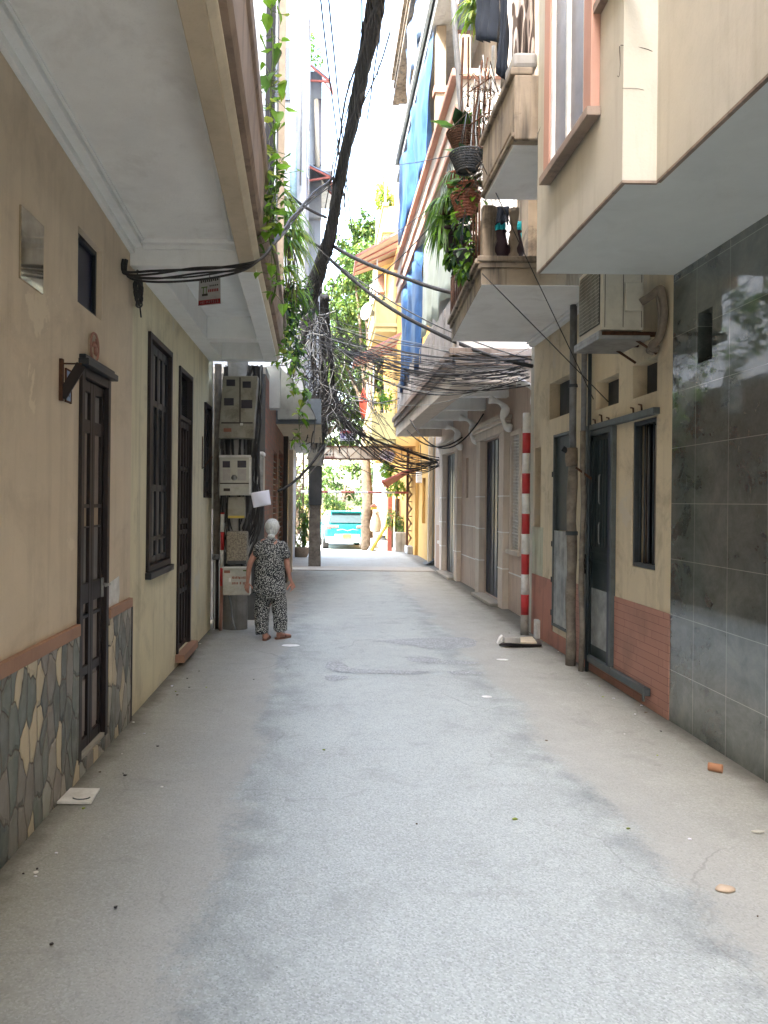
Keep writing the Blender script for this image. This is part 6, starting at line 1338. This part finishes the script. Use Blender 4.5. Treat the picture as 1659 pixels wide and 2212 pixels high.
# ================================================================ CAR (seen from behind)
def car(cx, cy, gz_, yaw):
    e = empty('parked_car', (cx, cy, gz_), 'teal taxi hatchback with a pale roof parked in the sunlit street', 'car')
    R = Matrix.Translation((cx, cy, gz_)) @ Matrix.Rotation(yaw, 4, 'Z')
    Wd, Ln = .88, 4.0
    def T(m): m.v = [tuple(R @ Vector((p[0], p[1], p[2] if p[2] < .9 else .9+(p[2]-.9)*.84))) for p in m.v]; return m
    def sec(y, w, pts): return [(x*w, y, z) for x, z in pts]
    low = [(-.80,.25),(-.95,.34),(-1,.55),(-1,.80),(-.965,.95),(-.90,1.0),(.90,1.0),(.965,.95),(1,.80),(1,.55),(.95,.34),(.80,.25)]
    mb = MB(); rs = []
    for y, w, zo in ((-.02, .90, 0), (.06, .97, 0), (.3, 1, 0), (1.6, 1, -.0), (3.2, .99, -.05), (3.8, .95, -.12), (3.98, .86, -.18)): rs.append([(x*w*Wd, y, z+(zo if z > .7 else 0)) for x, z in low])
    mb.rings(rs, 12); T(mb).build('body', M['teal'], e, .02)
    mb = MB(); cab = [(.08, .98, .83, 1.0), (.30, .99, .80, 1.0), (.55, 1.0, .68, 1.56), (1.6, 1.0, .68, 1.60), (2.3, 1.0, .66, 1.54), (3.1, .98, .78, .98)]
    rs = []
    for y, zb__, w, zt__ in cab: wb = .86*Wd/.88 if zt__ > 1.2 else w; rs.append([(-wb, y, .97), (-w, y, zt__-.04), (-w+.08, y, zt__), (w-.08, y, zt__), (w, y, zt__-.04), (wb, y, .97)])
    mb.rings(rs, 6, smooth=False); T(mb).build('cabin', M['teal'], e, .02)
    mb = MB(); mb.raw([(-.66, .28, 1.06), (.66, .28, 1.06), (.56, .535, 1.48), (-.56, .535, 1.48), (-.66, .262, 1.06), (.66, .262, 1.06), (.56, .515, 1.49), (-.56, .515, 1.49)], [(0, 3, 2, 1), (4, 5, 6, 7), (0, 1, 5, 4), (1, 2, 6, 5), (2, 3, 7, 6), (3, 0, 4, 7)]); T(mb).build('rear_window', M['carglass'], e)
    for s in (-1, 1):
        mb = MB(); q = [(s*.80, .55, 1.06), (s*.82, 2.6, 1.06), (s*.70, 2.2, 1.46), (s*.705, .68, 1.49)]; mb.prism([Vector(p) for p in q], (s*.03, 0, 0)); T(mb).build('side_window', M['carglass'], e)
        mb = MB(); mb.box(s*.36, s*.80, -.05, .10, .84, .93); mb.box(s*.66, s*.84, -.045, .12, .80, .92); T(mb).build('tail_lamp', M['lamp'], e, .01)
        mb = MB(); mb.box(s*.52, s*.84, -.06, .05, .42, .49); T(mb).build('reflector', M['lampw'], e, .01)
        mb = MB(); mb.bar((s*.85, 2.55, 1.02), (s*1.02, 2.45, 1.06), .10, .14); T(mb).build('wing_mirror', M['teal'], e, .01)
        for y in (.72, 3.25):
            mb = MB(); a = [(s*.90, y+.31*math.cos(t*math.pi/12), .31+.31*math.sin(t*math.pi/12)) for t in range(24)]; b__ = [(s*.68, p[1], p[2]) for p in a]; mb.raw(a+b__, [tuple(range(24)), tuple(range(24, 48))[::-1]]+[(i, (i+1) % 24, 24+(i+1) % 24, 24+i) for i in range(24)]); wh = T(mb).build('wheel', M['black'], e, .015)
            mb = MB(); a = [(s*.91, y+.19*math.cos(t*math.pi/9), .31+.19*math.sin(t*math.pi/9)) for t in range(18)]; b__ = [(s*.895, p[1], p[2]) for p in a]; mb.raw(a+b__, [tuple(range(18)), tuple(range(18, 36))[::-1]]+[(i, (i+1) % 18, 18+(i+1) % 18, 18+i) for i in range(18)]); T(mb).build('rim', M['steel2'], wh)
    mb = MB(); mb.box(-.84, .84, -.085, .1, .26, .40); mb.box(-.5, .5, -.07, .1, .40, .60); T(mb).build('rear_bumper', M['chrome'], e, .03)
    mb = MB(); mb.box(-.19, .14, -.10, -.07, .46, .60); T(mb).build('number_plate', M['plate'], e, .004)
    mb = MB(); mb.box(-.62, .62, .40, .60, 1.55, 1.60); T(mb).build('roof_spoiler', M['teal'], e, .015)
    mb = MB(); mb.tube([(-.42, -.075, .76), (-.2, -.09, .79), (0, -.09, .74), (.2, -.09, .79), (.42, -.075, .76)], .012, 6); T(mb).build('badge_line', M['chrome'], e)
a = P(749, 1187, 30.4); car(a.x, 30.0, gz(30.4)+.0, math.radians(5))

# ================================================================ PEOPLE
def limb(mb, pts, n=14):
    """pts: (point, rx, ry) with rx across and ry along the local front; rings perpendicular to the path"""
    k = len(pts); vs = []
    for i, (p, rx, ry) in enumerate(pts):
        p = Vector(p); a = Vector(pts[max(i-1, 0)][0]); b = Vector(pts[min(i+1, k-1)][0]); d = (b-a).normalized()
        u = Vector((1, 0, 0)); u = (u-d*u.dot(d)).normalized(); v = d.cross(u)
        vs += [p+u*(rx*math.cos(2*math.pi*j/n))+v*(ry*math.sin(2*math.pi*j/n)) for j in range(n)]
    fs = [(i*n+j, i*n+(j+1) % n, (i+1)*n+(j+1) % n, (i+1)*n+j) for i in range(k-1) for j in range(n)]+[tuple(range(n))[::-1], tuple(range((k-1)*n, k*n))]
    mb.raw(vs, fs, True)
def remesh(o, vox, it=4):
    m = o.modifiers.new('remesh', 'REMESH'); m.mode = 'VOXEL'; m.voxel_size = vox; m.use_smooth_shade = True
    s = o.modifiers.new('smooth', 'SMOOTH'); s.iterations = it; s.factor = .5
YW = 8.85
def Z2(x, y, dy=0): return P((500+x/5.53)*.8636, (1240+y/5.53)*.8636, YW+dy)
def K(x, y, wx, wy, dy=0): return (Z2(x, y, dy), wx, wy)
px_ = lambda w: w/5.53*.8636*YW/F     # width in that close-up -> metres
wo_ = empty('person', (Z2(970, 2000).x, YW, 0), 'elderly white-haired person in black and white patterned clothes and brown sandals, walking away', 'person')
mb = MB()
# torso, neck and head
limb(mb, [K(975, 1330, .135, .10), K(975, 1250, .15, .11), K(972, 1120, .145, .105), K(970, 950, .135, .10), K(975, 800, .145, .10), K(982, 690, .155, .095), K(990, 630, .12, .075), K(1000, 590, .055, .055, .02), K(1003, 555, .046, .05, .03), K(1003, 520, .045, .05, .04)])
h = Z2(1005, 440, .04); mb.ball(h, (.074, .09, .098), 16, 12)
mb.ball(h+Vector((.03, .07, -.045)), (.045, .05, .05), 12, 8)                    # jaw, turned a little to the right
mb.ball(h+Vector((.035, .10, -.012)), (.012, .02, .02), 8, 6)                     # nose
for s in (-1, 1): mb.ball(h+Vector((s*.074, .01, -.015)), (.010, .02, .028), 8, 6)  # ears
# arms: left hangs away, right slightly forward with a loose fist
limb(mb, [K(835, 690, .045, .045), K(770, 790, .041, .041), K(722, 880, .036, .036), K(695, 935, .033, .034, -.01), K(680, 1000, .031, .03), K(670, 1090, .027, .026, .01), K(662, 1170, .021, .02, .02), K(657, 1195, .019, .022, .02)])
limb(mb, [K(1140, 690, .045, .045), K(1180, 780, .041, .041), K(1195, 860, .037, .037), K(1203, 930, .034, .034, .0), K(1215, 1000, .031, .03, .02), K(1235, 1090, .026, .025, .05), K(1255, 1165, .020, .02, .08), K(1268, 1195, .019, .021, .09)])
# hands
def hand(mb, wrist, d, pal, s, curl):
    d = d.normalized(); pal = (pal-d*pal.dot(d)).normalized(); side = d.cross(pal)*s
    limb(mb, [(wrist, .019, .016), (wrist+d*.03, .028, .013), (wrist+d*.065, .032, .012), (wrist+d*.08, .030, .011)])
    for k, (L, off) in enumerate(((.058, .024), (.066, .008), (.062, -.008), (.050, -.023))):
        p = wrist+d*.075+side*off; q = d.copy(); pts = [(p-d*.02, .0085, .0085), (p, .0088, .0088)]
        for j in range(3): q = (q+pal*curl*(.8+.15*k)).normalized(); p = p+q*L*(.42, .32, .26)[j]; pts.append((p, .0082-.0008*j, .0082-.0008*j))
        limb(mb, pts, 8)
    p = wrist+d*.02+side*.024; q = (d*.6+side*.9+pal*.4).normalized(); pts = [(p, .011, .011)]
    for L in (.032, .028, .022): p = p+q*L; pts.append((p, .0095, .0095)); q = (q+d*.5+pal*curl*.5).normalized()
    limb(mb, pts, 8)
hand(mb, Z2(658, 1190, .02), Vector((-.10, .05, -1)), Vector((.6, .8, 0)), 1, .28)
hand(mb, Z2(1265, 1190, .09), Vector((.30, .15, -1)), Vector((-.7, .6, -.2)), -1, .95)
# legs and feet
limb(mb, [K(900, 1330, .085, .09), K(870, 1480, .075, .08), K(865, 1620, .058, .062, .01), K(880, 1760, .048, .05), K(895, 1880, .036, .038, -.03), K(905, 1945, .030, .034, -.05)])
limb(mb, [K(1070, 1330, .085, .09), K(1095, 1480, .075, .08), K(1105, 1620, .058, .062), K(1105, 1740, .048, .05), K(1100, 1850, .036, .038, .02), K(1098, 1915, .030, .034, .03)])
fl, fr = Z2(905, 1950, -.05), Z2(1098, 1930, .03)
fl.z, fr.z = .06, .06
limb(mb, [(fl+Vector((0, -.03, -.01)), .030, .030), (fl+Vector((.004, .03, -.012)), .032, .026), (fl+Vector((.012, .10, -.022)), .038, .018), (fl+Vector((.018, .15, -.028)), .036, .012)])
limb(mb, [(fr+Vector((-.01, -.03, -.008)), .030, .030), (fr+Vector((.02, .02, -.01)), .032, .026), (fr+Vector((.07, .07, -.02)), .038, .018), (fr+Vector((.11, .11, -.026)), .036, .012)])
for f_, dx, sgn in ((fl, Vector((.13, 1, 0)).normalized(), 1), (fr, Vector((.75, .8, 0)).normalized(), 1)):
    sd = Vector((dx.y, -dx.x, 0))
    for k in range(5): b0 = f_+dx*(.135-.008*k)+sd*(-.028+.014*k)+Vector((0, 0, -.030)); limb(mb, [(b0, .009, .009), (b0+dx*.028, .0085, .008), (b0+dx*.04, .006, .006)], 8)
body = mb.build('body', M['skin'], wo_); remesh(body, .0045, 3)
# blouse with short loose sleeves
mb = MB()
limb(mb, [K(962, 1345, .195, .145), K(964, 1300, .192, .140), K(966, 1180, .180, .135), K(970, 1050, .168, .13), K(970, 930, .162, .128), K(972, 820, .163, .125), K(980, 730, .172, .115), K(985, 670, .165, .10), K(995, 625, .12, .08), K(1000, 598, .068, .062, .015)], 24)
limb(mb, [K(880, 680, .07, .075), K(840, 720, .068, .072), K(800, 780, .064, .07), K(775, 830, .062, .066), K(770, 842, .060, .064)], 16)
limb(mb, [K(1090, 680, .07, .075), K(1140, 720, .068, .072), K(1172, 790, .064, .07), K(1185, 850, .062, .066), K(1188, 862, .060, .064)], 16)
sh = mb.build('blouse', M['dots'], wo_); remesh(sh, .009, 3)
tx = bpy.data.textures.new('folds', 'CLOUDS'); tx.noise_scale = .11
dm = sh.modifiers.new('folds', 'DISPLACE'); dm.texture = tx; dm.strength = .035; dm.mid_level = .5
mb = MB()
limb(mb, [K(970, 1240, .150, .120), K(968, 1330, .165, .128), K(968, 1400, .160, .125)], 20)
limb(mb, [K(890, 1350, .095, .105), K(866, 1450, .092, .10), K(856, 1600, .086, .09, .01), K(853, 1750, .080, .084), K(856, 1850, .078, .080, -.02), K(860, 1915, .078, .082, -.03)], 18)
limb(mb, [K(1060, 1350, .095, .105), K(1090, 1450, .090, .098), K(1102, 1600, .085, .09), K(1108, 1720, .080, .084), K(1112, 1800, .079, .082, .01), K(1112, 1850, .080, .084, .02)], 18)
tr = mb.build('trousers', M['dots'], wo_); remesh(tr, .009, 3); dm = tr.modifiers.new('folds', 'DISPLACE'); dm.texture = tx; dm.strength = .03; dm.mid_level = .5
mb = MB(); mb.ball(h+Vector((-.004, -.012, .012)), (.088, .098, .096), 20, 14); mb.ball(h+Vector((-.002, -.05, -.04)), (.066, .055, .055), 14, 10); mb.ball(h+Vector((-.010, -.085, -.098)), (.044, .036, .028), 14, 10)
hr = mb.build('hair', M['hair'], wo_); remesh(hr, .006, 2)
for f_, dx in ((fl, Vector((.13, 1, 0)).normalized()), (fr, Vector((.75, .8, 0)).normalized())):
    sd = Vector((dx.y, -dx.x, 0)); mb = MB(); base = Vector((f_.x, f_.y, 0)); o_ = [(-.055, .022), (-.062, 0), (-.055, -.022), (0, -.034), (.08, -.042), (.15, -.036), (.185, -.01), (.185, .012), (.15, .038), (.08, .04), (0, .034)]
    mb.prism([base+dx*a+sd*b+Vector((0, 0, .005)) for a, b in o_], (0, 0, .022)); so_ = mb.build('sandal', M['sandal'], wo_, .003)
    mb = MB(); mb.tube([base+dx*.07+sd*s*.045+Vector((0, 0, .02+.045*(1-s*s))) for s in (-1, -.6, -.2, .2, .6, 1)], .010, 6); mb.build('strap', M['sandal'], so_)

# bundle hung on the foot of the street tree
Y2 = 26.9
def Z9(x, y, dy=0): return P((780+x/5.18)*.8636, (1100+y/5.18)*.8636, Y2+dy)
e = empty('hanging_sack', tuple(Z9(830, 1190)), 'pale patterned sack tied against the trunk of the street tree', 'sack')
mb = MB(); mb.rings([(tuple(Z9(x, y)), r, r*.6) for x, y, r in ((828, 1195, .02), (828, 1185, .17), (826, 1130, .20), (828, 1060, .19), (830, 1000, .14), (832, 960, .10), (832, 930, .11), (832, 915, .03))], 14); mb.build('sack_body', M['banner'], e, .01); mb = MB(); mb.tube([Z9(826, 960, -.12), Z9(838, 960, -.12), Z9(842, 962, -.05)], .02, 6); mb.tube([Z9(820, 1190, .0), Z9(860, 1195, -.1), Z9(890, 1185, .0)], .012, 5); mb.build('tie', M['rust'], e)
e = empty('tin_box', tuple(Z9(800, 890)), 'small yellow box with a pinkish lid fixed above the sack on the street tree', 'box')
a_, b_ = Z9(770, 905), Z9(845, 850); MB().box(a_.x, b_.x, Y2, Y2+.2, a_.z, b_.z-.05).build('case', M['gold'], e, .01); MB().prism([(a_.x-.04, Y2-.03, b_.z-.05), (b_.x+.04, Y2-.03, b_.z-.05), ((a_.x+b_.x)/2, Y2-.03, b_.z+.08)], (0, .25, 0)).build('lid', M['awning'], e)
for k, (x, y, xx, yy) in enumerate(((800, 1300, 735, 1425), (815, 1290, 805, 1430))):
    p, q_ = Z9(x, y, .2), Z9(xx, yy, -.2+.1*k); q_.z = gz(Y2)+.02; tag(MB().tube(wob(spline([p, p.lerp(q_, .5)+Vector((.04, 0, .02)), q_], 5), .03, 3, k), [.10, .09, .085, .08, .075, .07, .06, .055, .05, .05, .045], 8).build('root', M['whitep']), ('whitewashed root splaying left from the foot of the street tree', 'whitewashed root running straight down in front of the street tree')[k], 'root')

# ================================================================ SMALL THINGS ON THE GROUND
e0 = PZ(175, 1722, 0); e = empty('drain_cover', (e0.x, e0.y, 0), 'white tiled drain cover with a curved groove by the stone base', 'drain cover')
q = [PZ(122, 1737, .006), PZ(196, 1738, .006), PZ(216, 1707, .006), PZ(152, 1706, .006)]; MB().prism(q, (0, 0, .012)).build('tile', M['whitep'], e, .002)
c = PZ(176, 1722, .02); MB().tube([c+Vector((.045*math.cos(t*math.pi/8), .03*math.sin(t*math.pi/8), 0)) for t in range(9, 17)], .004, 5).build('lifting_ring', M['steel'], e)
def flat(name, label, cat, pts, z, t, mat): return tag(MB().prism([PZ(x, y, z) for x, y in pts], (0, 0, t)).build(name, M[mat], bevel=.002), label, cat)
a = PZ(1530, 1655, .025); b_ = PZ(1561, 1661, .025)
mb = MB(); d_ = (b_-a).normalized(); s_ = d_.cross(Vector((0, 0, 1))); mb.rings([[tuple(p+(s_*math.cos(2*math.pi*k/20)+Vector((0, 0, 1))*math.sin(2*math.pi*k/20))*r) for k in range(20)] for p, r in ((a, .024), (b_, .026), (b_, .018), (b_-d_*.04, .017))], 20)
tag(mb.build('paper_roll', simple('kraft_roll', (.40, .20, .11), .75, var=.2)), 'short terracotta coloured roll lying by the marble wall', 'roll')
mb = MB(); c = PZ(1566, 1920, .012); mb.ball(c, (.042, .026, .014), 10, 7); o = mb.build('stone', M['beigepad']); tag(o, 'small beige stone on the paving near the marble wall', 'stone')
for v in o.data.vertices: v.co += Vector((mnoise.noise(v.co*40), mnoise.noise(v.co*41), 0))*.008
flat('cigarette_end', 'flattened cigarette end on the paving at the far right edge', 'litter', [(1622, 1798), (1640, 1801), (1653, 1799), (1638, 1796)], .006, .01, 'meterw')
flat('green_leaf', 'small yellow-green leaf lying on the asphalt', 'leaf', [(1105, 1769), (1113, 1766), (1120, 1770), (1110, 1772)], .008, .003, 'leafy')
random.seed(77)
spots = [(216, 1668), (266, 1671), (340, 1612), (380, 1494), (446, 1485), (78, 1885), (50, 1888), (111, 2040), (430, 1450), (548, 1468), (1490, 1813), (1637, 1980), (1349, 1586), (1420, 1632), (1270, 1478), (815, 2082), (1357, 1790), (270, 1675), (312, 1585), (1206, 1408), (1180, 1600), (700, 1620), (900, 1780), (350, 1700), (250, 1960)]
spots = [tuple(PZ(x, y, .007)) for x, y in spots]
for k in range(34):
    Yk = random.uniform(2.6, 10); sd_ = random.random() < .55; spots.append(((XL+.03+abs(random.gauss(0, .10))) if sd_ else (XR-.03-abs(random.gauss(0, .14))), Yk, .007))
for k, xyz in enumerate(spots):
    c = Vector(xyz); r = random.uniform(.004, .011) if k < 25 else random.uniform(.005, .012); n = 6; a0 = random.random()*6
    mb = MB(); mb.prism([c+Vector((r*math.cos(a0+i)*random.uniform(.6, 1.3), r*math.sin(a0+i)*random.uniform(.5, 1.2), 0)) for i in range(n)], (0, 0, .004)); tag(mb.build('litter_scrap', M[random.choice(('whitep', 'bark', 'paper', 'wood', 'leafy'))]), 'tiny scrap of leaf or paper lying on the paving', 'litter', 'tiny scraps scattered over the lane')
for k, (x, y, w_, lab) in enumerate(((627, 1394, 20, 'white splash of paint on the paving behind the walking person'), (1052, 1505, 12, 'round white spot on the paving right of the lane'), (1085, 1425, 14, 'thin white smear on the paving near the striped pole'))):
    c = PZ(x, y, .008); r = w_/F*c.y; mb = MB(); mb.prism([c+Vector((r*math.cos(t*math.pi/8)*random.uniform(.8, 1.1), r*.7*math.sin(t*math.pi/8)*random.uniform(.8, 1.1), 0)) for t in range(16)], (0, 0, .0015)); tag(mb.build('paint_spot', M['whitep']), lab, 'paint spot')
# boards by the striped pole
flat('dark_board', 'dark board lying flat under the stones beside the striped pole', 'board', [(1078, 1395), (1170, 1396), (1168, 1389), (1100, 1384)], .02, .02, 'wood')
flat('pale_board', 'pale plank lying on the dark board beside the striped pole', 'board', [(1105, 1390), (1160, 1391), (1150, 1378), (1118, 1380)], .042, .018, 'creammould')
a = PZ(1107, 1388, .06); tag(MB().box(a.x-.10, a.x+.08, a.y-.04, a.y+.05, .061, .125).build('brick', M['conc'], bevel=.008), 'grey brick resting on the boards beside the striped pole', 'brick')
a = PZ(1080, 1390, 0); tag(MB().prism([(a.x-.04, a.y-.05, 0), (a.x+.04, a.y-.05, 0), (a.x+.02, a.y-.05, .10), (a.x-.01, a.y-.05, .07)], (0, .08, 0)).build('broken_tile', M['whitep'], bevel=.004), 'broken white tile shard leaning at the end of the boards', 'tile')
a = PX(1160, 1384, XR-.03); tag(MB().box(a.x-.03, a.x+.028, a.y-.05, a.y+.05, .0, .22).build('meter_tap', M['whitep'], bevel=.01), 'small white tap box low on the red plaster base', 'box')
# hanging flyer
e = empty('flyer', tuple(P(452, 600, 6.4)), 'grey and red advertising flyer hanging under the second balcony on the left', 'flyer')
A, B, C_, D = P(428, 661, 6.4), P(477, 656, 6.4), P(476, 595, 6.4), P(430, 603, 6.4); f_ = MB().prism([A, B, C_, D], (0, .003, 0)).build('sheet', M['flyer'], e)
def fl_(s0, t0, s1, t1, m_):
    q = lambda s, t: A.lerp(B, s).lerp(D.lerp(C_, s), t)+Vector((0, -.0035, 0)); MB().prism([q(s0, t0), q(s1, t0), q(s1, t1), q(s0, t1)], (0, .002, 0)).build('print', M[m_], f_)
fl_(.02, .02, .98, .19, 'flyerred'); random.seed(8)
for k in range(9): fl_(.08+.095*k, .84+random.uniform(-.01, .01), .08+.095*k+.065, .94, 'ink')
for k in range(5): fl_(.5+.085*k, .66, .5+.085*k+.05, .71, 'ink')
for k in range(6): fl_(.44+.08*k, .46, .44+.08*k+.055, .56, 'flyerred')
fl_(.16, .34, .42, .42, 'ink'); fl_(.12, .64, .40, .68, 'stem'); fl_(.2, .42, .24, .64, 'stem'); fl_(.34, .42, .37, .64, 'stem')
for k in range(9): fl_(.09+.093*k, .065, .09+.093*k+.06, .145, 'flyer')
MB().tube([(D+C_)/2, (D+C_)/2+Vector((0, 0, .05))], .003, 4).build('string', M['cable'], e)
